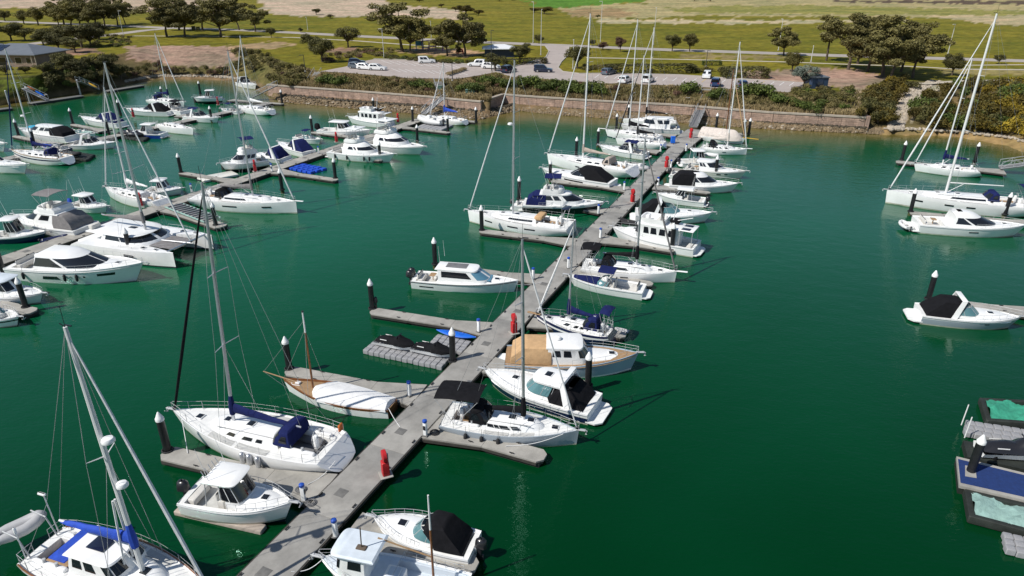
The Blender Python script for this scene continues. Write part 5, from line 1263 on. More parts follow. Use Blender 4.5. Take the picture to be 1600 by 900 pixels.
for y in (0.0, 2.3): mb = MB(); mb.cbox((0, y, .1), (d_.length, .55, .3), .06); mb.build('side_float', 'c_taupe', t)
for k in range(5): mb = MB(); mb.cbox(((-.4+.2*k)*d_.length, 1.15, .05), (.22, 2.0, .16), .04); mb.build('cross_beam', 'floatblack', t)
b = S('large white sloop with navy boom cover, navy dodger and black furled headsail', (270, 641), (541, 706), top=16.9, rakemast=1.15, cover='c_navy', dodger='c_navy', furl='c_black', wheels=1, wr=.6, ts=.82, fr=.95, cv=1.1, ports=((.28, .40), (.47, .55), (.60, .66)), rake=.75, trake=.95, seat='greydeck', spr=(.36, .66), xm=.125, boom=.39, bz=.75, brise=-.1)
h = b.h; mb = MB(); mb.cbox((h.x(.02), -h.hb(0)*.78, h.zs(0)+.55), (.16, .42, .5), .07); b.P('horseshoe_buoy', mb, 'orange')
# timber classic under a white cover
b = Boat('timber_day_boat', 'small white timber gaff boat with brown spars under a white cover', 'boat', (443, 592), (613, 633), .95, .7); L = b.L; h = Hull(L, .29*L, .95, .68, um=.45, ts=.55, p=1.8, rake=.35, flare=.25, dip=.1); b.h = h
b.P('hull', h.mesh(None, (0, .12, .5, .8, .92, 1), (0, 1, 1, 1, 2, 2)), ['antifoul', 'gel', 'varnish']); b.P('deck', deck_mesh(h, (), .06), ['teak', 'teak'])
CVR = House([(h.zs(.4)-.03, -.49*L, .22*L, .150*L, .16*L, 1.2, .62), (h.zs(.4)+.14, -.485*L, .21*L, .145*L, .14*L, 1.3, .62), (h.zs(.4)+.32, -.47*L, .19*L, .05*L, .12*L, 1.2, .5), (h.zs(.4)+.37, -.44*L, .10*L, .012*L, .06*L, 1., .5)]); b.P('boat_cover', CVR.mesh(n=7), 'c_white', ang=12)
mb = MB()
for sd in (1, -1): mb.path([h.pt(.01+.975*i/14, 1., sd)+Vector((0, 0, .03)) for i in range(15)], .04, n=5)
b.P('gunwale', mb, 'varnish'); mb = MB(); mb.tube((.36*L, 0, h.zs(.9)+.03), (h.x(1)+1.65, .0, h.zs(1)+.28), .06, .035, 8); b.P('bowsprit', mb, 'teak')
tp = 6.6; xm = .22*L
mb = MB(); mb.tube((xm, 0, .5), (xm-.02, 0, tp*.77), .075, .062, 8, 0); mb.tube((xm-.02, 0, tp*.77), (xm-.03, 0, tp), .06, .05, 8, 1); mb.lathe((xm-.03, 0, tp), [(.06, 0), (.08, .05), (.05, .12)], 8, 2); b.P('mast', mb, ['varnish', 'mastwhite', 'motor'])
mb = MB()
for p, q in (((h.x(1)+1.6, 0, h.zs(1)+.28), (xm, 0, tp*.9)), ((h.x(1), 0, h.zs(1)), (xm, 0, tp*.8)), ((xm-.3, h.hb(.66), h.zs(.66)), (xm, 0, tp*.8)), ((xm-.3, -h.hb(.66), h.zs(.66)), (xm, 0, tp*.8)), ((h.x(1)+1.6, 0, h.zs(1)+.25), (h.x(.99, .3), 0, .15))): mb.tube(p, q, .012, n=4, cap=False)
b.P('rigging', mb, 'wire'); mb = MB(); mb.cbox((.36*L, .0, h.zs(.86)+.05), (.35, .3, .12), .03); mb.path([(.33*L, .2, h.zs(.8)+.02), (.39*L, .3, h.zs(.8)+.05), (.42*L, .1, h.zs(.8)+.05), (.36*L, -.2, h.zs(.8)+.03)], .03); b.P('deck_rope', mb, 'c_white')
# covered jet skis and kayak
cube_float('cube_pontoon', 'long grey cube float carrying the two black-covered jet skis', ((566, 547), (690, 573), (590, 527)), 'cubegrey')
cube_float('cube_pontoon', 'short grey cube float under the blue kayak', ((668, 538), (722, 551), (684, 521)), 'cubegrey')
for px, py, w in ((618, 541, 'on the outer end of the grey cube float'), (676, 552, 'on the grey cube float beside the walkway pile')):
    a = G(px, py, .4); jetski('jet ski under a black cover '+w, a, math.atan2(*(lambda v: (v.y, v.x))(G(620, 556, .4)-G(570, 545, .4))), 1.05, z=.36)
def kayak(label, a, b_, z, m, w=.42):
    A, B = G(*a, z), G(*b_, z); d = B-A; L = d.length; t = thing('kayak', label, 'kayak', ((A+B)/2), math.atan2(d.y, d.x)); mb = MB(); rows = []
    for i in range(11):
        u = -1+2*i/10; k = max(.05, 1-abs(u)**2.2); rows.append([Vector((u*L/2, w*k*c, .17+.06*u*u+s_*(.13*k+.03))) for c, s_ in ((-1, 0), (-.7, -1), (0, -1.2), (.7, -1), (1, 0), (.6, .8), (0, .9), (-.6, .8))])
    mb.loft(rows, closed=True, cap0=True, cap1=True); mb.build('hull', m, t)
    for x in (-.18, .14): mb = MB(); mb.lathe((x*L, 0, .24), [(.2, 0), (.24, .06), (.19, .075), (.15, .03)], 10); mb.build('seat_well', 'motor' if m != 'plasticblue' else 'capblue', t)
    return t
kayak('bright blue sit-on kayak lying on the grey cube float', (682, 519), (744, 531), .40, 'plasticblue')
b = MO('white outboard day boat with dark solar roof and black twin engines', (810, 437), (648, 431), 'sedan', name='day_boat', zb=1.25, zs=.8, ob=2, obs=1.25, screenm='glass_blue', B=2.75, fb=1.2, fs=.8, hs=1.22, xa=-.24, xf=.23, rf=1.1, ra=.1, e=.6, nl=.13, slope=.16, w=.38, hw0=.34, sidewin=((.05, .48),), sunroof='greydeck', rub='rubber', rake=.4, radar=0, swim=0, railz=.18, rail=0, anchor=0, slots=((.08, .22, .35, .5),), boot='gel', lip=.22)
mb = MB(); mb.cbox((.17*b.L, 0, b.h.zd(.1*b.L)+.31), (.16*b.L, 1.5, .05), .02); b.P('sunpad', mb, 'glass_blue')
for sd in (1, -1): antenna(b, (-.22*b.L, sd*.8, 2.7), 1.6, .1)
b = S('long white sloop with tan folded dodger and hull wheel at its stern', (731, 329), (896, 353), top=18.4, cover=None, furl='c_white', wheels=2, ts=.94, rake=.2, trake=.3, slots=((.30, .40), (.46, .56), (.72, .80)), dodger=None, arch=1, dome=.60, fr=.8, mr=.12, boom=.0, hull='gel', ports=((.10, .62),), xm=.06)
mb = MB(); mb.cbox((-.2*b.L, 0, b.h.zd(0)+.62), (.9, b.h.B*.5, .5), .16); b.P('dodger', mb, 'c_tan')
MO('open white runabout with navy cockpit cover beside the tan-dodger sloop', (884, 321), (804, 317), 'open', name='runabout', zb=.9, zs=.8, bimini='c_navy', B=2.2, ob=1)
MO('black-hulled flybridge cruiser with white topsides and navy covers', (945, 312), (818, 312), 'fly', zb=1.6, zs=1.2, hull='blackhull', upper='gel', bm=(0, 1, 2, 2, 2, 4), vs=(0, .1, .3, .5, .72, 1), top='bimini_navy', aft='c_navy', B=3.3, hs=1.3, fxa=-.26, fxf=.0)
MO('white sports cruiser under a black canvas tent with dark hull stripe windows', (847, 261), (959, 283), 'express', zb=1.5, zs=1.0, canvas='c_black', slots=((.35, .62, .52, .72),), arch=0, B=3.5)
S('long white sloop with taupe dodger and boom tent and cream deck', (855, 242), (995, 266), top=21.5, furl='c_white', cover='c_taupe', dodger='c_taupe', wheels=2, ts=.92, slots=((.32, .37), (.44, .49), (.55, .60)), hull='gel', mr=.13, rake=.3, mastmat='mastwhite', boom=.3)
MO('white express boat with navy bimini and a tall raked arch', (937, 225), (1010, 239), 'express', zb=1.3, zs=.9, canvas=None, bimini='c_navy', B=3.0)
S('white ketch with black boom cover and long bow pulpit', (946, 201), (1036, 213), top=19.5, furl='c_white', cover='c_black', wheels=1, boot='navy', sprit=1.3, mastmat='mastwhite', spr=(.35, .65), B=3.5, cv=1.2)
S('white round-sterned yacht with portholes in its stern moored by the blue bin', (962, 213), (1043, 222), top=14.5, furl='c_black', cover='c_black', wheels=1, ts=.9, mastmat='mastwhite', B=3.4)
MO('white flat-roofed boat with dark windows behind the black-covered ketch', (968, 191), (1062, 199), 'sedan', zb=1.6, zs=1.1, B=3.8, hs=1.6, xa=-.34, xf=.1, rf=.5, radar=0)
S('white yacht with thin black boom cover at the shore end of the walkway', (972, 184), (1062, 190), top=17.5, furl='c_white', cover='c_black', mastmat='mastwhite', B=3.3)
# right of the main walkway
b = MO('white workboat with pale blue decks, square wheelhouse and brown mast', (500, 869), (726, 924), 'work', name='work_boat', zb=1.25, zs=.9, B=2.6, deck='deckb', sole='deckb', band='navy', bm=(0, 1, 2, 3, 2, 2), vs=(0, .12, .5, .58, .8, 1), rub='gel', swim=0, railz=.45, railu=.66, fb=1.2, fs=.8)
MO('white cuddy boat with black canvas enclosure and dark outboard engine', (583, 806), (742, 852), 'express', zb=1.15, zs=.8, canvas='c_black', B=2.25, ob=1, obs=1.1, arch=0, th=.32, swim=0, fb=1.1, fs=.8, railz=.4, tx0=-.43, clears=0, wm='glass_teal', wh=.6)
b = S('pale grey-sided white sloop with black bimini, black dodger and long cabin window', (905, 667), (693, 642), top=13.4, furl='c_white', cover='c_black', dodger='c_black', bimini='c_black', hull='gel_grey', band='gel_grey', wheels=1, ts=.9, rake=.12, trake=.15, ports=((.14, .32), (.335, .47), (.485, .57), (.585, .66)), B=3.15, boom=.36, fr=.5, bx0=-.05, bx1=.30, bz=.55, cv=.85, xm=.10, slots=((.42, .46),))
fenders(b, b.h, (.22, .34, .46), -1, what='sloop with the black bimini')
b = MO('white sports cruiser with navy hull flash, hardtop and black cockpit curtains', (756, 572), (930, 629), 'express', zb=1.45, zs=1.0, hull='gel', band='navy', bm=(0, 1, 3, 3, 2, 2), vs=(0, .12, .35, .62, .8, 1), canvas='c_black', hardtop=1, B=3.15, wm='glass_teal', tx0=-.45, tx1=-.2, wh=.85, th=.1, arch=1, archx=-.27, swimd=.9)
b = MO('pale blue-hulled downeast boat with tan stern cover and teak foredeck', (998, 551), (790, 555), 'sedan', name='downeast_boat', zb=1.45, zs=.95, hull='gel_blue', boot='gel', B=3.35, deck='teak', hs=1.25, xa=-.18, xf=.12, rf=.45, e=.5, nl=.1, slope=.1, aft='c_tan', sidewin=((.08, .24), (.29, .44)), flare=.25, rake=.5, rub='teak', fb=1.45, fs=.95, ra=.0)
b = S('small navy-hulled sloop with navy bimini and white decks', (838, 486), (962, 518), top=9.6, hull='navy', band='gel', cover='c_navy', dodger='c_navy', bimini='c_navy', furl='c_white', wheels=1, ts=.7, sprit=.8, spritm='teak', B=2.5, mr=.08, fb=1.05, fs=.9, bx0=-.02, bx1=.16, spr=(.5,), boom=.34, bz=.7)
rib('small grey dinghy tied astern of the navy-hulled sloop', (962, 506), (983, 512), console=False, eng=0, wf=.5, z0=.05)
MO('white bowrider with navy bow cover and navy bimini', (887, 430), (1007, 451), 'open', name='bow_rider', zb=.95, zs=.75, bowcover='c_navy', bimini='c_navy', B=2.4, swimd=.7, rail=0, fb=1.0, fs=.75, boot='gel')
S('white sloop with long black boom cover, navy bimini and bow pole', (1058, 421), (908, 409), top=13.4, cover='c_black', dodger='c_black', bimini='c_black', furl='c_grey', ts=.9, rake=.1, trake=.2, wheels=1, sprit=1.0, slots=((.44, .52),), B=3.1, cv=.9, bz=.9, ports=((.10, .55),), bx0=-.02, bx1=.2)
MO('white trawler yacht with square side windows and a small flybridge', (957, 351), (1090, 381), 'trawler', name='trawler_yacht', zb=1.5, zs=1.05, B=3.4, hull='gel', wm='glass', flare=.3, p=2.1)
MO('white sports cruiser with curved radar arch and black cockpit behind the trawler', (1114, 329), (993, 329), 'express', zb=1.45, zs=1.0, canvas='c_black', B=3.3, wm='glass_teal', slots=((.55, .60, .6, .72), (.66, .71, .6, .72)), tx1=-.1, archx=-.2)
MO('white centre console boat with dark outboard beyond the curved-arch cruiser', (1026, 301), (1102, 312), 'pilot', name='centre_console', zb=1.0, zs=.8, ob=1, B=2.4, hs=1.2, closed=0)
MO('white game boat with black cockpit and long sweeping side window', (1155, 281), (1046, 282), 'sedan', zb=1.7, zs=1.1, B=3.5, hs=1.5, sleek=(.3, .74, ((.06, .47, .10, .42),)), xa=-.16, xf=.22, rf=1.8, slope=.18, ra=.1, aft='c_black', radar=0, hw0=.4, sidewin=((.05, .47),))
MO('cream cruiser with grey foredeck and dark oblong hull windows', (1167, 264), (1072, 259), 'sedan', zb=1.5, zs=1.0, B=3.3, hs=1.2, xa=-.25, xf=.12, hull='gel_warm', deck='nonskid', slots=((.55, .62, .55, .72), (.68, .73, .6, .72)), radar=0)
MO('white hard-top boat with an open frame and a dinghy on its foredeck', (1126, 247), (1064, 250), 'pilot', name='hard_top_boat', zb=1.2, zs=.9, B=2.9, hs=1.7, closed=0, ob=1)
rib('small white dinghy with black seat beside the open-frame boat', (1122, 240), (1101, 237), z0=1.2, console=False, eng=0, tube='hypw')
S('white yacht with plumb bow and grey sail bundle near the landing', (1168, 229), (1093, 226), top=17.0, cover='c_pale', furl='c_white', ts=.92, rake=.05, slots=((.5, .58),), sprit=.8, B=3.3, dodger='c_black', mastmat='mastwhite')
b = S('yacht wrapped in a pale pink-grey cover with yellow bow pole', (1165, 213), (1092, 207), top=12.0, cover=None, boom=0, furl='c_tan', B=3.0, mastmat='varnish', grey_patches=0, wheels=0, sprit=2.2, spritm='yellow')
L = b.L; z = b.h.zs(.5); b.P('boat_cover', House([(z-.3, -.48*L, .45*L, 1.55, .3*L, 1.1, .8), (z+.35, -.46*L, .42*L, 1.45, .3*L, 1.1, .8), (z+1.2, -.44*L, .3*L, .5, .2*L, 1.1, .8), (z+1.35, -.42*L, .25*L, .1, .1*L, 1.1, .8)]).mesh(), 'c_pale')
# right edge
S('white yacht with navy boom cover moored on the far right float', (1429, 253), (1535, 264), top=16.0, cover='c_navy', furl='c_white', ts=.8, wheels=1, B=3.2, mastmat='mastwhite', spr=(.34, .64))
S('big white yacht with tall mast, navy sprayhood and bare boom', (1385, 301), (1618, 323), top=22.5, cover=None, dodger='c_navy', bimini='c_navy', furl='c_white', wheels=2, ts=.94, rake=.15, trake=.3, slots=((.42, .48), (.56, .62), (.76, .82)), mr=.15, boom=.36, bz=1.4, mastmat='mastwhite', xm=.10, B=4.6, fr=1.1, ports=((.10, .62),), bx0=-.02, bx1=.12)
MO('white sedan cruiser with long dark curved side windows', (1606, 347), (1432, 343), 'sedan', zb=1.75, zs=1.1, B=3.9, hs=1.4, sleek=(.2, .72, ((.06, .47, .12, .42),)), xa=-.20, xf=.25, rf=2.4, slots=((.45, .54, .5, .62),), sidewin=((.10, .47),), slope=.22, radar=0, swimd=.9)
rib('small white dinghy with green seat at the stern of the sedan cruiser', (1409, 342), (1424, 353), z0=.3, console=False, eng=1, tube='hypw', wf=.6)
b = MO('white sports boat with grey hull side and tall black canvas cover', (1597, 491), (1436, 481), 'express', zb=1.35, zs=.95, B=2.95, hull='gel', band='gel_grey', bm=(0, 1, 3, 3, 3, 2), vs=(0, .14, .3, .5, .74, 1), canvas='c_black', wm='glass_teal', th=.3, archx=-.13, slots=((.62, .67, .6, .7),), tx0=-.46, tx1=-.06, swimd=.9)
# middle walkway
b = MO('large white sports cruiser with sweeping black side windows and round portholes', (224, 410), (30, 408), 'sedan', zb=1.95, zs=1.2, B=4.3, hs=1.36, xa=-.27, xf=.26, rf=3.0, nl=.26, sleek=(.12, .76, ((.0, .47, .03, .42),)), slots=((.30, .44, .34, .6, .03), (.72, .84, .56, .72), (.52, .535, .5, .62), (.62, .635, .5, .62)), slope=.24, ra=.2, sidewin=((.04, .47),), radar=0, fb=1.95, fs=1.25, hw0=.16, e=.9, boot='gel', lip=.05)
fenders(b, b.h, (.16, .49, .58), -1, what='large cruiser with sweeping windows')
catamaran('white sailing catamaran with dark wraparound saloon windows', (302, 383), (146, 362), top=19.0)
MO('white flybridge cruiser with grey cockpit curtains and grey bimini frame', (18, 328), (134, 351), 'fly', zb=1.9, zs=1.2, B=3.9, top='bimini_grey', aft='c_grey', hs=1.45, slope=.18, sidewin=((.18, .46),), fxa=-.26, fxf=.02)
MO('small white hard-top fishing boat with navy curtains and bright blue cover', (167, 320), (112, 316), 'pilot', name='fishing_boat', zb=1.1, zs=.8, ob=1, B=2.3, hs=1.3, obm='c_blue')
MO('open boat with white T-top and navy hull by the large cruiser', (72, 361), (-20, 366), 'pilot', name='centre_console', zb=1.0, zs=.8, hull='navy', upper='gel', B=2.6, closed=0, hs=1.8, rx0=-.2)
S('small white sloop with a bare hull and grey boom beside the catamaran', (164, 291), (256, 313), top=14.2, cover='c_white', furl='c_white', ts=.75, wheels=1, B=3.0, mastmat='mastwhite')
MO('small white cabin boat tied bow-out beyond the bare white sloop', (284, 290), (228, 293), 'pilot', zb=1.2, zs=.9, B=2.6, hs=1.3, ob=0)
S('sleek white sloop with dark grey boom cover and plumb bow', (463, 317), (306, 306), top=18.6, cover='c_grey', dodger='c_black', furl='c_white', ts=.95, rake=.05, trake=.2, slots=((.36, .50), (.72, .80)), wheels=2, sprit=1.0, ports=((.10, .60),), B=3.9, boom=.34)
b = MO('white flybridge cruiser raised on a lift with navy bimini', (342, 247), (414, 243), 'fly', zb=2.3, zs=1.7, B=3.3, top='bimini_navy', lift=.5, hs=1.3)
def lift(label, a, b_, n=4):
    A, B = G(*a, 0), G(*b_, 0); d = B-A; t = thing('boat_lift', label, 'boat lift', A, math.atan2(d.y, d.x)); L = d.length
    for k in range(n): mb = MB(); mb.lathe((L*(k+.5)/n, 0, 0), [(.34, -.5), (.4, -.3), (.4, .85), (.34, .95), (.1, 1.0)], 12); mb.build('float_tank', 'floatblack', t)
    mb = MB(); mb.cbox((L/2, .5, .2), (L, .3, .3), .05); mb.build('frame', 'floatblack', t)
lift('row of black float tanks under the raised flybridge cruiser', (346, 264), (392, 268), 5)
lift('row of black float tanks under the raised centre console boat', (303, 160), (340, 162), 6)
MO('white cruiser with a rounded navy cockpit canopy by the red hose reel', (398, 233), (446, 243), 'express', zb=1.5, zs=1.0, canvas='c_navy', B=3.2, arch=1)
MO('white sports boat with navy canopy and clear side curtains', (434, 220), (483, 236), 'express', zb=1.3, zs=.9, canvas='c_navy', clears=1, B=2.9)
MO('small white bowrider under a navy bimini beyond the navy-canopy boats', (501, 218), (464, 212), 'open', name='bow_rider', zb=.9, zs=.8, bimini='c_navy', B=2.3)
b = MO('white outboard hardtop boat with a black engine cover', (579, 202), (500, 201), 'pilot', zb=1.4, zs=1.0, B=3.0, hs=1.5, ob=1, obs=1.8, obm='c_black')
MO('white displacement cruiser with high wheelhouse near the seawall', (543, 179), (610, 190), 'trawler', zb=1.6, zs=1.1, B=3.2)
MO('large white game fishing boat with curved black windscreen band', (663, 225), (572, 219), 'fly', name='game_boat', zb=1.9, zs=1.1, B=4.3, top='hard', hs=1.75, w=.44, sleek=(.44, .70, ((.24, .47, .28, .46),)), nl=.24, xa=-.24, xf=.24, rf=1.9, fxa=-.24, fxf=.0)
b = MO('smaller white game fishing boat with curved black windscreen band and fenders', (616, 237), (521, 234), 'fly', name='game_boat', zb=1.8, zs=1.0, B=4.0, top='hard', hs=1.65, w=.44, sleek=(.44, .70, ((.24, .47, .28, .46),)), nl=.24, xa=-.24, xf=.24, rf=1.8, fxa=-.22, fxf=.0)
fenders(b, b.h, (.15, .35, .62, .7), -1, what='smaller game fishing boat')
cube_float('cube_pontoon', 'bright blue cube float beside the middle walkway', ((440, 261), (485, 270), (468, 254)), 'cubeblue', z=.3, size=.95, gap=.82)
cube_float('cube_pontoon', 'grey cube float under the white inflatable boat', ((648, 199), (690, 203), (668, 191)), 'cubegrey', size=.9)
rib('white inflatable boat with black console on the grey cube float', (655, 186), (692, 192), z0=.4, tube='hypw')
S('small white yacht with bright blue sail cover below the seawall', (671, 178), (729, 187), top=11.2, cover='c_blue', furl='c_white', wheels=0, ts=.8, B=2.7, mastmat='mastwhite', mr=.09, cv=1.2)
MO('white cuddy boat with pale grey roof beside a finger with black pile', (66, 455), (-34, 449), 'pilot', zb=1.25, zs=.9, B=2.7, hs=1.3, ob=0, roof='deckb')
MO('white bowrider with dark hull stripe poking out past the concrete finger', (29, 494), (-50, 486), 'open', name='bow_rider', zb=.95, zs=.8, band='blackhull', B=2.3)
A_ = G(335, 275, .3); mb = MB(); mb.cbox((0, 0, .2), (5.0, 2.6, .35), .08); o = mb.build('flat_float', 'gel_warm'); o.location = (A_.x+.5, A_.y, 0); o.rotation_euler = (0, 0, .75); tag(o, 'tan flat float lying beside the middle walkway', 'pontoon')
# aqua-edged rack of grey rollers
A_, B_ = G(262, 323, .7), G(322, 346, .7); d_ = B_-A_
t = thing('launch_rack', 'aqua-edged rack with rows of grey rollers on the finger by the catamaran', 'rack', (A_.x, A_.y, 0), math.atan2(d_.y, d_.x))
for k in range(11): mb = MB(); mb.tube((d_.length*(k+.5)/11, -.2, .78), (d_.length*(k+.5)/11, 1.7, .78), .12, n=8); mb.build('roller', 'cubegrey', t)
for y in (-.25, 1.75): mb = MB(); mb.cbox((d_.length/2, y, .7), (d_.length+.3, .14, .18), .03); mb.build('side_beam', 'c_aqua', t)
for x in (.1, .5, .9): mb = MB(); mb.cbox((d_.length*x, .75, .56), (.2, 2.0, .14), .03); mb.build('foot', 'floatblack', t)
# far cluster
MO('white cruiser with cyan foredeck cover and a dinghy strapped on its stern', (29, 199), (112, 212), 'sedan', zb=1.6, zs=1.1, B=3.3, hs=1.3, aft='c_black', radar=0)
mb = MB(); A_ = G(58, 199, 1.9); mb.cbox((0, 0, 0), (3.6, 1.6, .35), .16); o = mb.build('foredeck_cover', 'c_cyan'); o.location = A_; o.rotation_euler = (0, 0, -.35); tag(o, 'cyan cover spread over the foredeck of the white cruiser', 'cover')
MO('navy-topped white bowrider moored next to a lone pile', (126, 183), (190, 192), 'express', name='bow_rider', zb=1.2, zs=.9, canvas='c_navy', B=2.8)
MO('white sports boat with open cockpit and curved arch in the far cluster', (180, 219), (116, 222), 'express', zb=1.35, zs=1.0, canvas=None, B=3.0)
S('old white ketch with navy side stripe, blue awning and cluttered deck', (18, 234), (109, 247), top=16.5, cover='c_navy', furl='c_navy', band='navy', wheels=1, ts=.7, B=3.4, dodger='c_navy', mastmat='mastwhite', sole='teak', stripe_rail='teak', dome=.35)
MO('white cabin boat with small deck hatches at the end of the far walkway', (43, 258), (-50, 250), 'express', zb=1.4, zs=1.0, canvas=None, arch=0, B=3.0)
MO('white sports boat with tall black tent by the red hose reel', (196, 168), (266, 173), 'express', zb=1.4, zs=1.0, canvas='c_black', B=3.0)
MO('royal blue-hulled fishing boat with white cabin', (200, 202), (256, 207), 'pilot', name='fishing_boat', zb=1.3, zs=.9, hull='royal', upper='gel', bm=(0, 1, 2, 2, 2, 4), vs=(0, .1, .3, .5, .72, 1), B=2.7)
S('long low white racing yacht without a cover', (302, 200), (246, 192), top=10., cover=None, furl='c_white', B=2.4, ts=.7, wheels=0, mast=0)
MO('white cuddy boat with navy bimini at a far finger', (342, 183), (292, 180), 'express', zb=1.2, zs=.9, canvas=None, bimini='c_navy', B=2.6)
MO('white centre console boat raised on black float tanks', (302, 150), (347, 151), 'pilot', name='centre_console', zb=1.8, zs=1.4, lift=.6, B=2.4, closed=0)
S('white yacht with open stern moored at the shore end of the far walkway', (368, 163), (426, 172), top=15.0, cover='c_white', furl='c_white', B=3.0, wheels=1, mastmat='mastwhite')
S('white yacht with navy sprayhood behind the black-tented sports boat', (288, 158), (232, 154), top=14.8, cover='c_navy', dodger='c_navy', furl='c_white', B=3.0, mastmat='mastwhite')
MO('white cruiser with black screens tucked against the rocky shore', (400, 132), (374, 128), 'express', zb=1.3, zs=.9, canvas='c_black', B=2.6)
MO('navy-bottomed launch rafted outside the navy-striped ketch', (62, 226), (104, 234), 'open', name='launch', zb=.9, zs=.7, hull='navy', bowcover='c_blue', B=2.2)
rib('grey inflatable with a navy cover behind the sloop with taupe dodger', (1012, 263), (986, 256), console=True, tube='hyp', wf=.5)
rib('black inflatable floating at the bow of the white trawler', (966, 340), (996, 346), console=False, tube='rubber', wf=.45)
MO('white cruiser with black bimini rafted beside the far yacht with navy sprayhood', (246, 161), (291, 173), 'express', zb=1.4, zs=1.0, canvas=None, bimini='c_black', B=3.0, archx=-.1)
MO('small open white boat moored at the root of the far shore finger', (345, 169), (374, 173), 'open', name='runabout', zb=.9, zs=.7, B=2.1, bimini='c_navy')
MO('white boat bow showing past the navy-striped ketch', (9, 226), (-70, 220), 'express', zb=1.3, zs=.9, canvas=None, B=2.8)
MO('small launch under a pale green cover beside the cyan-covered cruiser', (150, 209), (106, 204), 'open', name='launch', zb=.9, zs=.8, bowcover='c_aqua', B=2.2)
cube_float('cube_pontoon', 'black cube float with dark jet skis in the far cluster', ((184, 213), (226, 219), (196, 204)), 'floatblack', size=.8)
for px_, py_ in ((199, 210), (212, 213)): jetski('dark jet ski on the black cube float in the far cluster', G(px_, py_, .4), -.2, 1.0, body='motor', hull='motor', z=.37)['group'] = 'dark jet skis of the far cluster'
cube_float('cube_pontoon', 'black cube float beside the navy-striped ketch', ((84, 241), (136, 250), (96, 233)), 'floatblack', size=.8)
rib('dark inflatable on the black cube float by the navy-striped ketch', (124, 240), (98, 238), z0=.4, tube='rubber', console=False)
MO('white open fishing boat with navy bow cover beside the game boat with black cockpit', (1090, 272), (1050, 268), 'open', name='runabout', zb=.9, zs=.8, bowcover='c_navy', B=2.2, ob=1)
rib('navy inflatable lying between the flybridge cruiser and the large sports cruiser', (104, 366), (62, 374), z0=.0, tube='navy', console=False, eng=1)
# shore floats at the far left with gangways and racked kayaks
def shore_float(label, a, b_, w=2.0):
    A, B = G(*a, .5), G(*b_, .5); d = B-A; t = thing('shore_float', label, 'pontoon', (A.x, A.y, 0), math.atan2(d.y, d.x))
    mb = MB(); mb.cbox((d.length/2, 0, .42), (d.length, w, .16), .03); mb.build('deck', 'concrete_dark', t); mb = MB(); mb.cbox((d.length/2, 0, .1), (d.length*.96, w*.9, .55), .05); mb.build('float', 'floatblack', t)
shore_float('dark private float with kayaks stacked on its gangway', (46, 161), (128, 149)); shore_float('dark private float by the bank with a small dinghy', (165, 142), (222, 133)); shore_float('dark private float at the edge of the house lawn', (-40, 175), (18, 168))
gangway('private silver gangway holding orange and blue kayaks', (36, 138), 3.2, (74, 156), w=1.3); gangway('private silver gangway holding yellow and blue kayaks', (122, 127), 3.2, (152, 140), w=1.3)
def shkayak(label, a, za, b_, zb, m):
    A, B = G(*a, za), G(*b_, zb); t = kayak(label, a, a, 1, m) if False else None
    d = B-A; L = d.length; mb = MB(); rows = []
    for i in range(9):
        u = -1+2*i/8; k = max(.06, 1-abs(u)**2.2); rows.append([Vector((u*L/2, .36*k*c, .12*k*s_)) for c, s_ in ((-1, 0), (-.7, -1), (0, -1.2), (.7, -1), (1, 0), (.6, .8), (0, .9), (-.6, .8))])
    mb.loft(rows, closed=True, cap0=True, cap1=True); o = mb.build('kayak', m); o.location = (A+B)/2; o.rotation_euler = d.to_track_quat('X', 'Z').to_euler(); tag(o, label, 'kayak')
shkayak('orange kayak on the rail of the private gangway', (42, 134), 3.9, (58, 143), 2.6, 'orange'); shkayak('blue kayak below the orange one on the private gangway', (54, 141), 2.9, (70, 150), 1.7, 'plasticblue'); shkayak('yellow kayak on the second private gangway', (138, 129), 3.3, (152, 137), 2.2, 'yellow')
post = MB(); post.lathe((0, 0, 0), [(.2, -2), (.2, 3.4), (.1, 3.5)], 10)
for px, py, w in ((47, 160, 'at the kayak float'), (126, 148, 'at the far end of the kayak float'), (16, 167, 'at the lawn float')):
    o = post.build('steel_pile', 'galv'); o.location = G(px, py, 0); tag(o, 'pale steel guide pile '+w, 'pile', 'steel guide piles')
# lower right: carpeted pontoon, tarped pens, jet ski
def block(name, label, cat, pts, z, th, m, extra=None):
    P = [G(*p, z) for p in pts]; c = P[0]; t = thing(name, label, cat, (c.x, c.y, 0)); mb = MB(); mb.prism([(p.x-c.x, p.y-c.y) for p in P], z-th, z); return t, mb, P, c
t, mb, P, c = block('carpeted_pontoon', 'pontoon covered with blue carpet and edged in pale timber', 'pontoon', [(1497, 717), (1640, 752), (1640, 785), (1501, 754)], .62, .12, 'bluecarpet'); mb.build('carpet', 'bluecarpet', t)
Q = [(1494.5, 713), (1640, 748.5), (1640, 790), (1499, 758.5)]; P2 = [G(*p, .60) for p in Q]; mb = MB(); mb.prism([(p.x-c.x, p.y-c.y) for p in P2], .42, .603); mb.build('edge_board', 'concrete_pale', t); mb = MB(); mb.prism([(p.x-c.x+.05, p.y-c.y+.04) for p in P2], -.3, .41); mb.build('float', 'floatblack', t)
P3 = [G(*p, .625) for p in ((1508, 727), (1524, 730), (1526, 747), (1508, 744))]; mb = MB(); mb.prism([(p.x-c.x, p.y-c.y) for p in P3], .60, .63); mb.build('pile_plate', 'concrete_pale', t)
pile(1516, 738, 'standing on the blue carpeted pontoon')
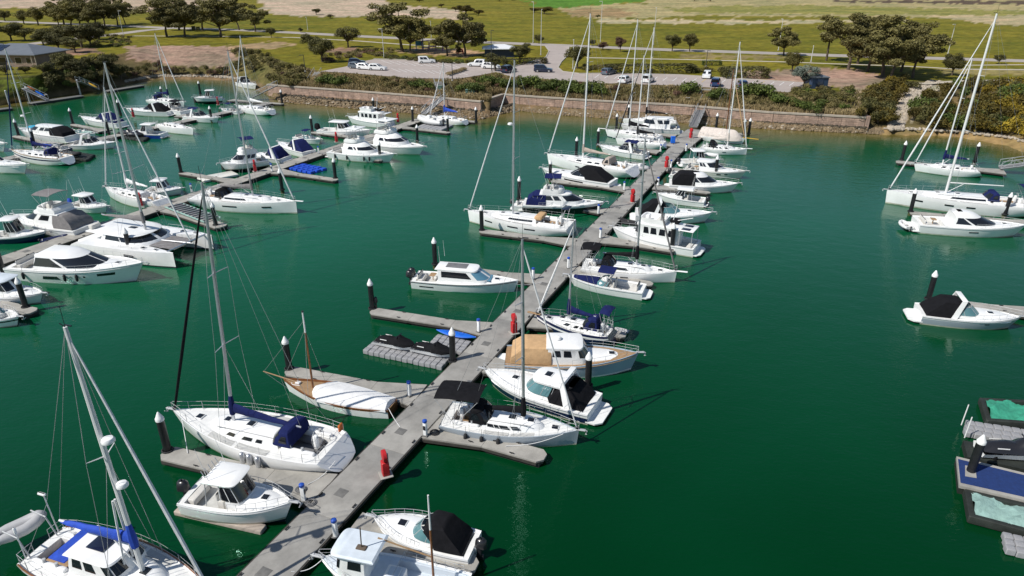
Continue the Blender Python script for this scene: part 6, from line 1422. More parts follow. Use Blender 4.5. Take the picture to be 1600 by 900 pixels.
def pen(label, pts, tarp):
    P = [G(*p, .45) for p in pts]; c = sum(P, Vector())/len(P); t = thing('tarped_pen', label, 'pen', (c.x, c.y, 0)); n = len(P)
    for i in range(n):
        a, b_ = P[i]-c, P[(i+1) % n]-c; d = b_-a; mb = MB(); mb.cbox((0, 0, .25), (d.length+.3, .34, .5), .06); o = mb.build('frame_beam', 'floatblack', t); o.location = ((a.x+b_.x)/2, (a.y+b_.y)/2, 0.002*i); o.rotation_euler = (0, 0, math.atan2(d.y, d.x))
    rows = []; N = 14
    for i in range(N+1):
        row = []
        for j in range(9):
            u, v = i/N, j/8; p = (P[0]*(1-u)+P[1]*u)*(1-v)+(P[3]*(1-u)+P[2]*u)*v-c; k = 1-.92*(1-min(1, 9*min(u, v, 1-u, 1-v)))*.07
            row.append(Vector((p.x*.93, p.y*.93, .40+.13*math.sin(u*9+v*3)+.10*math.sin(u*21+v*11+1)+.05*rnd.uniform(-1, 1)+.12*math.sin(v*3.14))))
        rows.append(row)
    mb = MB(); mb.loft(rows); mb.build('tarp', tarp, t)
pen('black floating frame with a crumpled pale aqua tarpaulin', [(1512, 768), (1650, 800), (1656, 842), (1519, 806)], 'c_aqua'); pen('black floating frame with a bright green tarpaulin', [(1535, 624), (1660, 630), (1660, 664), (1545, 656)], 'c_green')
cube_float('cube_pontoon', 'grey cube float with two white stakes beside the green tarp', ((1507, 673), (1610, 690), (1512, 653)), 'cubegrey', z=.5)
cube_float('cube_pontoon', 'grey cube float beside the aqua tarpaulin frame', ((1572, 858), (1640, 872), (1567, 829)), 'cubegrey', z=.4)
for px, py in ((1502, 664), (1507, 684)):
    o = MB().tube((0, 0, 0), (.12, .1, 1.5), .035, n=6).build('white_stake', 'mastwhite'); o.location = G(px, py, .3); tag(o, 'thin white stake at the end of the grey cube float', 'stake', 'white stakes')
t, mb, P, c = block('dock_platform', 'dark platform cluttered with black gear beside the blue carpet', 'pontoon', [(1505, 688), (1640, 712), (1640, 742), (1512, 714)], .45, .5, 'floatblack'); mb.build('deck', 'floatblack', t)
a_ = G(1582, 712, .45); jetski('black and white jet ski parked on the dark platform', a_, -.12, 1.25, body='motor', hull='gel', z=.45)
for i in range(9):
    p = G(rnd.uniform(1530, 1562), rnd.uniform(697, 716), .45); mb = MB(); mb.cbox((0, 0, .18), (rnd.uniform(.3, .6), rnd.uniform(.25, .5), rnd.uniform(.3, .55)), .09); o = mb.build('gear_bag', 'c_black'); o.location = p; o.rotation_euler = (0, 0, rnd.random()*3); tag(o, 'black gear bag heaped on the dark platform', 'bag', 'gear bags on the platform')
# mooring lines and small things
def rope(label, a, b_, sag=.25, m='c_white', r=.02):
    A, B = Vector(a), Vector(b_); pts = [A.lerp(B, i/8)-Vector((0, 0, sag*math.sin(math.pi*i/8))) for i in range(9)]; o = MB().path(pts, r, n=5).build('mooring_line', m); tag(o, label, 'rope')
rope('mooring line from the bow of the large navy-covered sloop to its pile', G(284, 655, 1.3), G(293, 708, .55)); rope('stern line of the large navy-covered sloop', G(524, 720, 1.0), G(480, 757, .55)); rope('stern line of the timber boat', G(607, 638, .7), G(625, 667, .55), .1)
rope('bow line of the sloop with the black bimini', G(880, 678, 1.1), G(790, 697, .55)); rope('bow line of the workboat running to the walkway', G(506, 872, 1.0), G(455, 893, .55), .3); rope('bow line of the solar-roofed outboard boat', G(806, 444, 1.0), G(846, 441, .55), .15)
def coil(px, py, label, m='rubber', r=.3):
    mb = MB()
    for k in range(3): mb.path([(math.cos(6.283*i/12)*(r-.06*k), math.sin(6.283*i/12)*(r-.06*k), .03+.035*k) for i in range(12)], .028, closed=True)
    o = mb.build('hose_coil', m); o.location = G(px, py, ZD); tag(o, label, 'hose')
coil(679, 676, 'dark hose coiled beside the pedestal near the black-bimini sloop'); coil(486, 786, 'grey hose coiled beside the pedestal at the fishing boat bow', 'greydeck'); coil(470, 765, 'grey hose loop on the finger by the fishing boat', 'greydeck')
mb = MB(); mb.cbox((0, 0, .55), (.7, .6, 1.0), .06); mb.cbox((0, 0, 1.1), (.75, .65, .12), .04); o = mb.build('dock_bin', 'plasticblue'); o.location = G(1051, 224, ZD); tag(o, 'blue bin standing on the walkway near the landing', 'bin')
mb = MB(); mb.cbox((0, 0, .75), (.34, .3, .6), .12, top=.8); mb.cbox((0, 0, .25), (.16, .14, .7), .04); o = mb.build('cased_motor', 'motor'); p = G(588, 481, ZD); o.location = p; tag(o, 'black outboard motor standing by the pile of the empty finger', 'motor')
for px, py, w in ((380, 722, 'outer'), (391, 725, 'middle'), (404, 729, 'inner')):
    o = MB().lathe((0, 0, 0), [(.16, 0), (.17, .05), (.17, .6), (.12, .68), (.05, .72)], 10).build('silver_canister', 'alu'); o.location = G(px, py, ZD-.03); tag(o, 'silver canister standing on the finger beside the fishing boat hardtop', 'canister', 'silver canisters on the finger')
o = MB().lathe((0, 0, 0), [(.05, -.3), (.4, -.1), (.45, .15), (.3, .4), (.05, .5)], 10).build('marker_buoy', 'red'); o.location = G(552, 166, .0); tag(o, 'red marker buoy floating below the seawall', 'buoy')
# ------------------------------------------------------------------ land: trees, shrubs, cars, buildings
def clump(mb, c, r, n, leaf, flat=.75):
    for i in range(n):
        v = Vector((rnd.gauss(0, 1), rnd.gauss(0, 1), rnd.gauss(0, 1)))
        if v.length < 1e-3: continue
        v.normalize(); rr = r*rnd.uniform(.55, 1.08); p = Vector(c)+Vector((v.x*rr, v.y*rr, v.z*rr*flat))
        a = (v+Vector((rnd.gauss(0, .7), rnd.gauss(0, .7), rnd.gauss(0, .7)))).normalized(); x = a.orthogonal().normalized(); y = a.cross(x); th = rnd.random()*6.28
        u = x*math.cos(th)+y*math.sin(th); w_ = a.cross(u); s = leaf*rnd.uniform(.6, 1.3)
        mb.add([p-u*s, p+w_*s*.55, p+u*s, p-w_*s*.55], [(0, 1, 2, 3)])
def raw(mb, name, m):
    me = bpy.data.meshes.new(name); me.from_pydata(mb.v, [], mb.f); me.materials.append(M[m]); me.update(); return me
def tree_mesh(seed, kind):
    """unit-height tree (1 m tall, scaled when placed); returns trunk and crown meshes"""
    global rnd
    keep = rnd; rnd = random.Random(seed); tr = MB(); cr = MB(); Ht = 10.0
    if kind == 'gum':
        th = rnd.uniform(.28, .36)*Ht; lean = rnd.uniform(-.6, .6); base = [(0, 0, -.3), (lean*.3, .1, th*.5), (lean, 0, th)]; tr.path(base, [.26, .2, .16], n=7); C = []
        for k in range(17):
            a = rnd.random()*6.28; d = rnd.uniform(.5, 3.9); z = rnd.uniform(.44, .92)*Ht-.30*d; C.append((lean+d*math.cos(a), d*math.sin(a), z, rnd.uniform(.9, 1.6)))
        C.append((lean, 0, Ht*.90, 1.2))
        for c in C:
            m_ = Vector((lean, 0, th)).lerp(Vector(c[:3]), .5)+Vector((0, 0, -.25)); tr.path([(lean, 0, th*.9), m_, Vector(c[:3])], [.12, .08, .03], n=5); clump(cr, c[:3], c[3], int(330*c[3]), .18, .62)
            for q in range(3): clump(cr, (c[0]+rnd.uniform(-1, 1)*c[3], c[1]+rnd.uniform(-1, 1)*c[3], c[2]+rnd.uniform(-.5, .6)*c[3]), c[3]*.5, int(110*c[3]), .17, .7)
    elif kind == 'round':
        th = .22*Ht; tr.path([(0, 0, -.3), (.1, 0, th), (0, .1, th*2.2)], [.28, .22, .1], n=7)
        for k in range(24):
            a = rnd.random()*6.28; d = 3.2*rnd.random()**.6; z = Ht*.60+rnd.uniform(-2.6, 2.6)*math.sqrt(max(0, 1-(d/3.9)**2)); r = rnd.uniform(1.0, 1.6); c = (d*math.cos(a), d*math.sin(a), z); clump(cr, c, r, int(230*r), .19, .85); tr.path([(0, 0, th), Vector(c)*.6+Vector((0, 0, z*.3)), c], [.1, .06, .03], n=4)
    elif kind == 'slim':
        tr.path([(0, 0, -.3), (.1, 0, 4), (0, 0, 7.5)], [.18, .13, .07], n=6)
        for k in range(11):
            a = rnd.random()*6.28; d = rnd.uniform(.1, 1.3); z = rnd.uniform(4.2, 9.4); r = rnd.uniform(.7, 1.1); c = (d*math.cos(a), d*math.sin(a), z); clump(cr, c, r, int(170*r), .24, .75); tr.path([(0, 0, z-.8), c], [.05, .02], n=4)
    elif kind == 'conifer':
        tr.path([(0, 0, -.3), (0, 0, 8.5)], [.22, .05], n=6)
        for k in range(26):
            z = rnd.uniform(.9, 9.4); R_ = 2.1*(1-z/10.4); a = rnd.random()*6.28; d = rnd.uniform(0, R_); clump(cr, (d*math.cos(a), d*math.sin(a), z), .75, 110, .22, .9)
    elif kind == 'shrub':      # 1 unit = radius about 1 m, height about 1.1
        for k in range(9):
            a = rnd.random()*6.28; d = rnd.uniform(0, .72); c = (d*math.cos(a), d*math.sin(a), .38+rnd.uniform(-.1, .34)*(1-d*.7)); clump(cr, c, rnd.uniform(.32, .5), 62, .095, .8)
        for k in range(4): tr.tube((0, 0, -.1), (rnd.uniform(-.4, .4), rnd.uniform(-.4, .4), .5), .03, .012, n=4)
    elif kind == 'hedge':      # unit block 1 x 1 x 1
        for i in range(2600):
            f = rnd.choice((0, 0, 1, 2, 3, 4)); u, v = rnd.uniform(-.5, .5), rnd.uniform(-.5, .5); q = rnd.uniform(.44, .52)
            p = {0: (u, v, q+.5), 1: (q, u, v+.5), 2: (-q, u, v+.5), 3: (u, q, v+.5), 4: (u, -q, v+.5)}[f]; cr.add([(p[0]+rnd.uniform(-.03, .03), p[1]+rnd.uniform(-.09, .09), p[2]+rnd.uniform(-.09, .09)) for _ in range(3)], [(0, 1, 2)])
        tr.tube((0, 0, 0), (0, 0, .5), .04, n=5)
    rnd = keep; return tr, cr
def bank_z(px, py):
    """height of the sloping bank under a pixel"""
    best = None; ys, yb = interp(T_R, px), interp(T_B, px)
    if py <= yb: return ZP
    if wallz(px):
        yw = interp([(a, b_) for a, b_, c in (WALL1 if px < 768 else WALL2)], px); f = min(1, max(0, (yw-py)/max(1, yw-yb))); return Z_W+(ZP-Z_W)*f**.8
    f = min(1, max(0, (ys-py)/max(1, ys-yb))); return .75+(ZP-.75)*f**.75
TREES = {}
def tree_parts(kind, leaf, v):
    k = (kind, leaf, v)
    if k not in TREES:
        kk = (kind, v)
        if kk not in TREES:
            tr, cr = tree_mesh(hash(v)*13+{'gum': 1, 'round': 2, 'slim': 3, 'conifer': 4, 'shrub': 5, 'hedge': 6}[kind]*101, kind); TREES[kk] = (raw(tr, 'trunk', 'bark'), cr)
        TREES[k] = (TREES[kk][0], raw(TREES[kk][1], 'crown', leaf))
    return TREES[k]
def plant(name, label, cat, kind, leaf, v, loc, sc, rz, group=None, parts=('trunk', 'crown')):
    t = thing(name, label, cat, loc, rz, group); t.scale = sc if isinstance(sc, (tuple, list)) else (sc,)*3
    for n, me in zip(parts, tree_parts(kind, leaf, v)):
        o = bpy.data.objects.new(n, me); COL.objects.link(o); o.parent = t
    return t
def tree(px, py, top, kind, leaf, label, wf=1., group=None):
    h_ = max(2., hgt(px, py, top, ZP)); s = h_/10.2; a = G(px, py, ZP)
    wf *= 1.15 if kind == 'gum' else (1.4 if kind == 'round' else 1.1)
    plant('gum_tree' if kind == 'gum' else ('conifer' if kind == 'conifer' else 'park_tree'), label, 'tree', kind, leaf, rnd.randrange(3), a, (s*wf, s*wf, s), rnd.random()*6.28, group)
GW = 'gum trees beside the road bend'
for px, py, top, wf in ((261, 57.5, -4, 1.25), (289, 58, -2, 1.2), (345, 57.5, -6, 1.3), (317, 48, -3, 1.2), (280, 47, -10, 1.2), (374, 47, -4, 1.0)): tree(px, py, top, 'gum', 'leaf_gum', 'big dark gum tree of the row beside the road bend', wf, GW)
tree(399, 49.5, 5, 'gum', 'leaf_gum', 'lone gum tree with open fork at the end of the roadside row', 1.15)
for px, py, top, wf in ((100, 38, -8, 1.2), (125, 42, -6, 1.2), (150, 41, -10, 1.2), (164, 43.5, -8, 1.1), (184, 40, -8, 1.0), (196, 38, -2, .9), (112, 44, 0, 1.3), (138, 46, 2, 1.2), (92, 42, 4, 1.1)): tree(px, py, top, 'gum', 'leaf_gum', 'tall gum tree in the dense stand above the house', wf, 'gum trees of the dense stand')
for px, py, top in ((60, 39.5, 8), (38, 38, 13), (8, 33, 14), (-25, 36, 10)): tree(px, py, top, 'round', 'leaf_olive', 'spreading olive-coloured tree on the dry lawn past the house', 1.15, 'trees on the dry lawn')
for px, py, top in ((18, 64, 32), (80, 68, 40), (105, 72, 34), (128, 74, 33), (155, 62, 31), (-20, 66, 32), (40, 64, 40), (68, 70, 44), (142, 72, 40), (92, 78, 50), (118, 82, 54)): tree(px, py, top, 'round', 'leaf_dark', 'dark rounded tree crowding behind the grey-roofed house', 1.35, 'dark trees behind the house')
for px, py, top in ((103, 112, 82), (122, 122, 92), (150, 116, 86), (175, 112, 84), (190, 124, 100), (135, 132, 108), (70, 118, 98), (85, 122, 100), (40, 116, 103), (10, 118, 102), (-25, 120, 100), (100, 132, 112), (160, 130, 110)):
    zb_ = bank_z(px, py)-.2; a = G(px, py, zb_); h_ = hgt(px, py, top, zb_); plant('bank_bush', 'tall dark bush on the bank beside the grey-roofed house', 'bush', 'round', 'leaf_dark', rnd.randrange(3), a, (h_/5.5, h_/5.5, h_/9), rnd.random()*6, 'tall bushes beside the house')
tree(544, 74, 37, 'round', 'leaf_dark', 'dark ball-shaped tree standing alone on the lawn', 1.0); tree(504, 97, 54, 'round', 'leaf_dark', 'dark dense tree at the corner of the car park, larger of two', 1.0); tree(486, 80, 49, 'round', 'leaf_dark', 'dark dense tree behind the larger one at the car park corner', .9)
tree(424, 58.5, 41, 'round', 'leaf_dark', 'small dark tree beside the road next to the fork of the path', .9); tree(470, 51, 46, 'round', 'leaf_dark', 'tiny dark shrub-like tree at the edge of the road', 1.1)
tree(629, 81, 2, 'gum', 'leaf_gum', 'large spreading gum tree at the playground', 1.35); tree(641, 83, 22, 'gum', 'leaf_olive', 'second gum tree leaning out from the large playground gum', 1.1); tree(699, 87.5, 34, 'gum', 'leaf_gum', 'medium gum tree in the playground by the purple frame', 1.1); tree(727, 88, 18, 'gum', 'leaf_gum', 'tall gum tree at the right of the playground by the red seat', 1.15)
tree(717, 84, 52, 'conifer', 'leaf_dark', 'small dark conifer between the two playground gums', 1.); tree(774, 111, 79, 'round', 'leaf_dark', 'dense small tree beside the dark lamp post', 1.05); tree(752, 67, 38, 'slim', 'leaf_gum', 'thin roadside tree behind the playground', 1.1)
tree(842, 68, 52, 'round', 'leaf_dark', 'small round tree at the mouth of the driveway', 1.); tree(902, 107, 67, 'round', 'leaf_dark', 'dense tree on the planted island of the driveway', 1.); tree(812, 98, 66, 'round', 'leaf_dark', 'dark tree beside the shelter overhanging the car park', 1.1); tree(823, 78, 66, 'round', 'leaf_dark', 'low dark tree between the shelter and the driveway', 1.2)
tree(969, 81, 55, 'round', 'leaf_red', 'brownish leafed tree on the lawn behind the driveway', .75); tree(942, 78, 64, 'round', 'leaf_red', 'low russet bushy tree beside the driveway mouth', 1.4); tree(925, 72, 60, 'round', 'leaf_dark', 'dark low tree behind the russet bushy tree', 1.1)
tree(1050, 80, 50, 'round', 'leaf_dark', 'small roadside tree, greener of a pair with straight trunks', .85); tree(1077, 80.5, 48, 'round', 'leaf_olive', 'small roadside tree, duller of a pair with straight trunks', .85)
tree(1224, 87.5, 39, 'gum', 'leaf_gum', 'roadside gum tree next to a leaning white pole', 1.1); tree(1237, 112, 77, 'round', 'leaf_olive', 'dull purple-green tree beside the mulch bed', .95); tree(1255, 137, 97, 'round', 'leaf_silver', 'silver-leafed tree beside the dark blue shed', 1.0)
tree(1291, 95, 15, 'slim', 'leaf_gum', 'tall slender gum tree with tiers of foliage', 1.3)
for px, py, top, wf in ((1325, 109, 16, 1.1), (1355, 112, 22, 1.0), (1379, 119, 22, 1.15), (1391, 124, 34, 1.0), (1426, 122, 37, 1.05), (1407, 112, 30, 1.0), (1340, 100, 24, 1.0)): tree(px, py, top, 'gum', 'leaf_gum', 'gum tree of the grove above the rock chute', wf, 'gum grove above the rock chute')
tree(1487, 118, 79, 'round', 'leaf_dark', 'dense dark tree at the top of the rock chute', .95); tree(1560, 100, 83, 'round', 'leaf_dark', 'small flat-topped tree by the pale kerb lines', 1.0)
tree(494, 23, 12, 'round', 'leaf_dark', 'dark bush on the pale field beyond the road', 1.6); tree(516, 28.5, 26, 'round', 'leaf_dark', 'low dark scrub patch on the field edge', 2.2); tree(934, 29, 23, 'round', 'leaf_dark', 'tiny dark bush on the dry rise beyond the road', 1.1)
for px, py, top, w in ((728, 22, 6, 2.0), (712, 18, 9, 1.6), (748, 24, 14, 1.8), (690, 12, 5, 1.4), (850, 22, 9, 2.4), (835, 20, 11, 1.8)): tree(px, py, top, 'round', 'leaf_gorse', 'yellowish gorse thicket on the far field', w, 'gorse thickets on the far field')
for px, py in ((655, 3), (780, 2), (800, 1), (1110, 2), (1085, 1.5), (1000, -3), (1200, 0)): tree(px, py, py-6, 'round', 'leaf_dark', 'distant dark scrub at the far edge of the fields', 2.5, 'distant scrub')
# hedges
def hedge(label, px, py, lx, ly, lz, rz, leaf):
    plant('hedge', label, 'hedge', 'hedge', leaf, rnd.randrange(2), G(px, py, ZP), (lx, ly, lz), rz, None, ('stem', 'foliage'))
    mb = MB(); mb.cbox((0, 0, .46), (.93, .93, .9), .05); 
hedge('clipped dark hedge behind the row of parking bays', 1015, 114, 20, 3.2, 1.9, .03, 'leaf_dark'); hedge('clipped dark hedge block at the end of the bays by the mulch bed', 1163, 121, 9.5, 4.5, 2.1, .03, 'leaf_dark')
hedge('low clipped hedge strip on the lawn near the path', 1112, 102, 4.6, 1.6, 1.1, .0, 'leaf_green'); hedge('low hedge under the tree beside the shelter', 820, 100, 11, 3.5, 1.3, .3, 'leaf_dark')
def shrub(px, py, r, hh, leaf, label, group, name='shrub'):
    z = bank_z(px, py); plant(name, label, 'bush', 'shrub', leaf, rnd.randrange(5), G(px, py, z-.05), (r, r*.9, hh/.9), rnd.random()*6.28, group, ('stems', 'foliage'))
SCRUB = {}
def scrub(px, py, r, hh, leaf, *a):
    SCRUB.setdefault(leaf, []).append((G(px, py, bank_z(px, py)-.05), r, hh/.9, rnd.random()*6.28, rnd.randrange(5)))
# dense green shrub masses on the bank
for x0, x1, y, r in ((500, 540, 131, 1.5), (645, 672, 140, 1.4), (810, 850, 138, 1.7), (855, 940, 143, 1.7), (1065, 1085, 146, 1.7), (1108, 1130, 153, 1.4), (1160, 1200, 152, 1.8), (1205, 1225, 160, 1.4), (1245, 1285, 172, 1.2), (720, 750, 141, 1.5), (755, 800, 135, 1.6)):
    n = max(2, int((x1-x0)/7))
    for k in range(n): px = x0+(x1-x0)*(k+.5)/n; shrub(px+rnd.uniform(-2, 2), y+(px-x0)*.055+rnd.uniform(-6, 2), r*rnd.uniform(1.2, 1.6), r*rnd.uniform(.95, 1.3), 'leaf_green', 'dense dark green shrub in the mounds on the bank above the seawall', 'green shrubs on the bank')
for i in range(95):
    px = rnd.uniform(430, 1345); yb = interp(T_B, px); yw = interp([(a, b_) for a, b_, c in (WALL1 if px < 768 else WALL2)], px); py = yb+(yw-yb)*rnd.uniform(.1, .8)
    if 672 < px < 690 or 1090 < px < 1112 or 485 < px < 500: continue
    scrub(px, py, rnd.uniform(.7, 1.3), rnd.uniform(.6, 1.1), rnd.choice(('leaf_scrub', 'leaf_scrub', 'leaf_olive', 'leaf_straw', 'leaf_red')), 'low brownish scrub bush scattered over the bank above the seawall', 'scrub on the bank')
for i in range(60):
    px = rnd.uniform(365, 475); yb = interp(T_B, px); py = yb+(interp(T_R, px)-yb)*rnd.uniform(.02, .75); shrub(px, py, rnd.uniform(1.0, 1.9), rnd.uniform(.9, 1.4), rnd.choice(('leaf_olive', 'leaf_scrub', 'leaf_olive')), 'olive coastal shrub on the slope left of the seawall', 'olive shrubs on the slope')
for i in range(50):
    px = rnd.uniform(195, 360); ys = interp(T_R, px); shrub(px, ys-rnd.uniform(1, 16 if px < 250 else 9), rnd.uniform(.9, 1.6), rnd.uniform(.8, 1.4), rnd.choice(('leaf_scrub', 'leaf_red', 'leaf_olive')), 'brown scrub bush at the foot of the mulched bank', 'scrub below the mulched bank')
for i in range(70):
    px = rnd.uniform(-60, 195); ys = interp(T_R, px); f = rnd.random()
    if px < 65 and f > .22: continue
    shrub(px, ys-2-f*(28 if px > 60 else 12), rnd.uniform(1.1, 2.2), rnd.uniform(1.0, 2.2), rnd.choice(('leaf_dark', 'leaf_dark', 'leaf_scrub', 'leaf_green')), 'dark shrub on the shady bank above the private floats', 'shrubs above the private floats')
for i in range(44):
    px = rnd.uniform(145, 205); py = rnd.uniform(56, 74); scrub(px, py, rnd.uniform(.8, 1.4), rnd.uniform(.6, 1.0), rnd.choice(('leaf_olive', 'leaf_scrub', 'leaf_green')), 'low yellow-green garden shrub between the house and the lawn', 'garden shrubs near the house')
for i in range(46):
    px = rnd.uniform(505, 615); py = interp([(505, 98), (560, 88), (615, 86)], px)-rnd.uniform(-3, 9); scrub(px, py, rnd.uniform(.9, 1.5), rnd.uniform(.6, 1.1), rnd.choice(('leaf_olive', 'leaf_scrub', 'leaf_scrub', 'leaf_red')), 'olive shrub in the bed behind the car park', 'shrubs behind the car park')
for i in range(64):
    px = rnd.uniform(600, 770); py = 90+(px-600)*.07+rnd.uniform(-2.5, 2.2); scrub(px, py, rnd.uniform(.8, 1.3), rnd.uniform(.6, .9), rnd.choice(('leaf_green', 'leaf_dark', 'leaf_olive')), 'green shrub of the low border between playground and car park', 'border shrubs at the playground')
for i in range(60):
    px = rnd.uniform(905, 1150); py = interp([(905, 110), (1000, 109), (1150, 116)], px)+rnd.uniform(-4, 2)
    if 965 < px < 1068: continue
    scrub(px, py, rnd.uniform(.9, 1.5), rnd.uniform(.8, 1.2), rnd.choice(('leaf_olive', 'leaf_scrub', 'leaf_olive')), 'olive shrub in the bed behind the parking bays', 'shrubs behind the parking bays')
for i in range(46):
    px = rnd.uniform(1235, 1330); py = rnd.uniform(136, 166)+(px-1235)*.06; shrub(px, py, rnd.uniform(.9, 1.7), rnd.uniform(.8, 1.4), rnd.choice(('leaf_dark', 'leaf_green', 'leaf_scrub', 'leaf_olive')), 'mixed green shrub below the dark blue shed', 'shrubs below the blue shed')
def in_chute(px, py):
    for dy in (0, -6, -12):
        y = py+dy; cx = interp([(127, 1462), (140, 1432), (155, 1424), (176, 1406), (205, 1398)], y); hw = interp([(127, 11), (145, 15), (160, 12), (205, 11)], y)
        if abs(px-cx) < hw: return True
    return False
for i in range(64):   # gorse, left of the chute
    t_ = rnd.random(); py = 128+t_*62; cx = interp([(128, 1412), (150, 1385), (190, 1370)], py); hw = interp([(128, 24), (150, 32), (190, 26)], py); px = cx+rnd.uniform(-hw, hw)
    if in_chute(px, py): continue
    shrub(px, py, rnd.uniform(1.3, 2.4), rnd.uniform(1.2, 2.2), 'leaf_bloom' if (rnd.random() < .3 and py < 150) else rnd.choice(('leaf_gorse', 'leaf_gorse', 'leaf_dark')), 'gorse bush in the thicket beside the seawall end', 'gorse beside the seawall end', 'gorse_bush')
for i in range(170):
    px = rnd.uniform(1415, 1720); lo = interp([(1415, 196), (1500, 206), (1600, 216), (1720, 245)], px); hi = interp([(1415, 176), (1440, 152), (1500, 133), (1720, 135)], px); py = rnd.uniform(hi, lo)
    if in_chute(px, py): continue
    bl = px > 1540 and rnd.random() < .42
    shrub(px, py, rnd.uniform(1.4, 2.7), rnd.uniform(1.3, 2.5), 'leaf_bloom' if bl else rnd.choice(('leaf_gorse', 'leaf_gorse', 'leaf_dark', 'leaf_green')), 'yellow-flowering gorse bush on the right bank' if bl else 'dark gorse bush on the right bank', 'flowering gorse on the right bank' if bl else 'dark gorse on the right bank', 'gorse_bush')
for leaf, lst in SCRUB.items():
    vs = []; fs = []
    for p, r, hh, rz, v in lst:
        tree_parts('shrub', leaf, v); cr = TREES[('shrub', v)][1]; o_ = len(vs); c_, s_ = math.cos(rz), math.sin(rz)
        vs += [(p.x+r*(x*c_-y*s_), p.y+r*(x*s_+y*c_), p.z+hh*z) for x, y, z in cr.v]; fs += [tuple(i+o_ for i in f) for f in cr.f]
    me = bpy.data.meshes.new('low_scrub'); me.from_pydata(vs, [], fs); me.materials.append(M[leaf]); me.update()
    o = bpy.data.objects.new('low_scrub', me); COL.objects.link(o); stuff(o); tag(o, {'leaf_scrub': 'brownish', 'leaf_olive': 'olive', 'leaf_straw': 'straw-coloured', 'leaf_red': 'russet', 'leaf_green': 'green', 'leaf_dark': 'dark green'}[leaf]+' low scrub planted round the car parks and over the bank', 'scrub')
# tussock grass along the top of the seawall
mb = MB()
for i in range(5200):
    px = rnd.uniform(425, 1352); w_ = WALL1 if px < 768 else WALL2; yw = interp([(a, b_) for a, b_, c in w_], px); q = G(px, yw, Z_W); k = rnd.random()**1.6*2.6+.35; d = Vector((q.x, q.y, 0)).normalized(); p = q+d*k; p.z = Z_W-.1+k*.16
    s = rnd.uniform(.45, 1.0)
    for j in range(5):
        a = rnd.random()*6.28; l = rnd.uniform(.15, .5)*s; b_ = Vector((math.cos(a), math.sin(a), 0)); n_ = Vector((-b_.y, b_.x, 0))*.13; mb.add([p+n_, p-n_, p+b_*l+Vector((0, 0, s))], [(0, 1, 2)])
o = bpy.data.objects.new('tussock_grass', raw(mb, 'tussock_grass', 'leaf_straw')); COL.objects.link(o); stuff(o); tag(o, 'straw-coloured tussock grass along the top of the seawall', 'grass')
mb = MB()
for i in range(9000):
    px = rnd.uniform(425, 1352); w_ = WALL1 if px < 768 else WALL2; yw = interp([(a, b_) for a, b_, c in w_], px); yb = interp(T_B, px); f = rnd.uniform(.1, .97); py = yw+(yb-yw)*f
    if 672 < px < 690 or 1090 < px < 1112 or 485 < px < 500: continue
    p = G(px, py, bank_z(px, py)-.08); s = rnd.uniform(.25, .6)
    for j in range(3):
        a = rnd.random()*6.28; l = rnd.uniform(.15, .5)*s; b_ = Vector((math.cos(a), math.sin(a), 0)); n_ = Vector((-b_.y, b_.x, 0))*.10; mb.add([p+n_, p-n_, p+b_*l+Vector((0, 0, s))], [(0, 1, 2)])
o = bpy.data.objects.new('bank_grass', raw(mb, 'bank_grass', 'leaf_scrub')); COL.objects.link(o); stuff(o); tag(o, 'brown-green ground cover on the bank below the car park', 'grass')
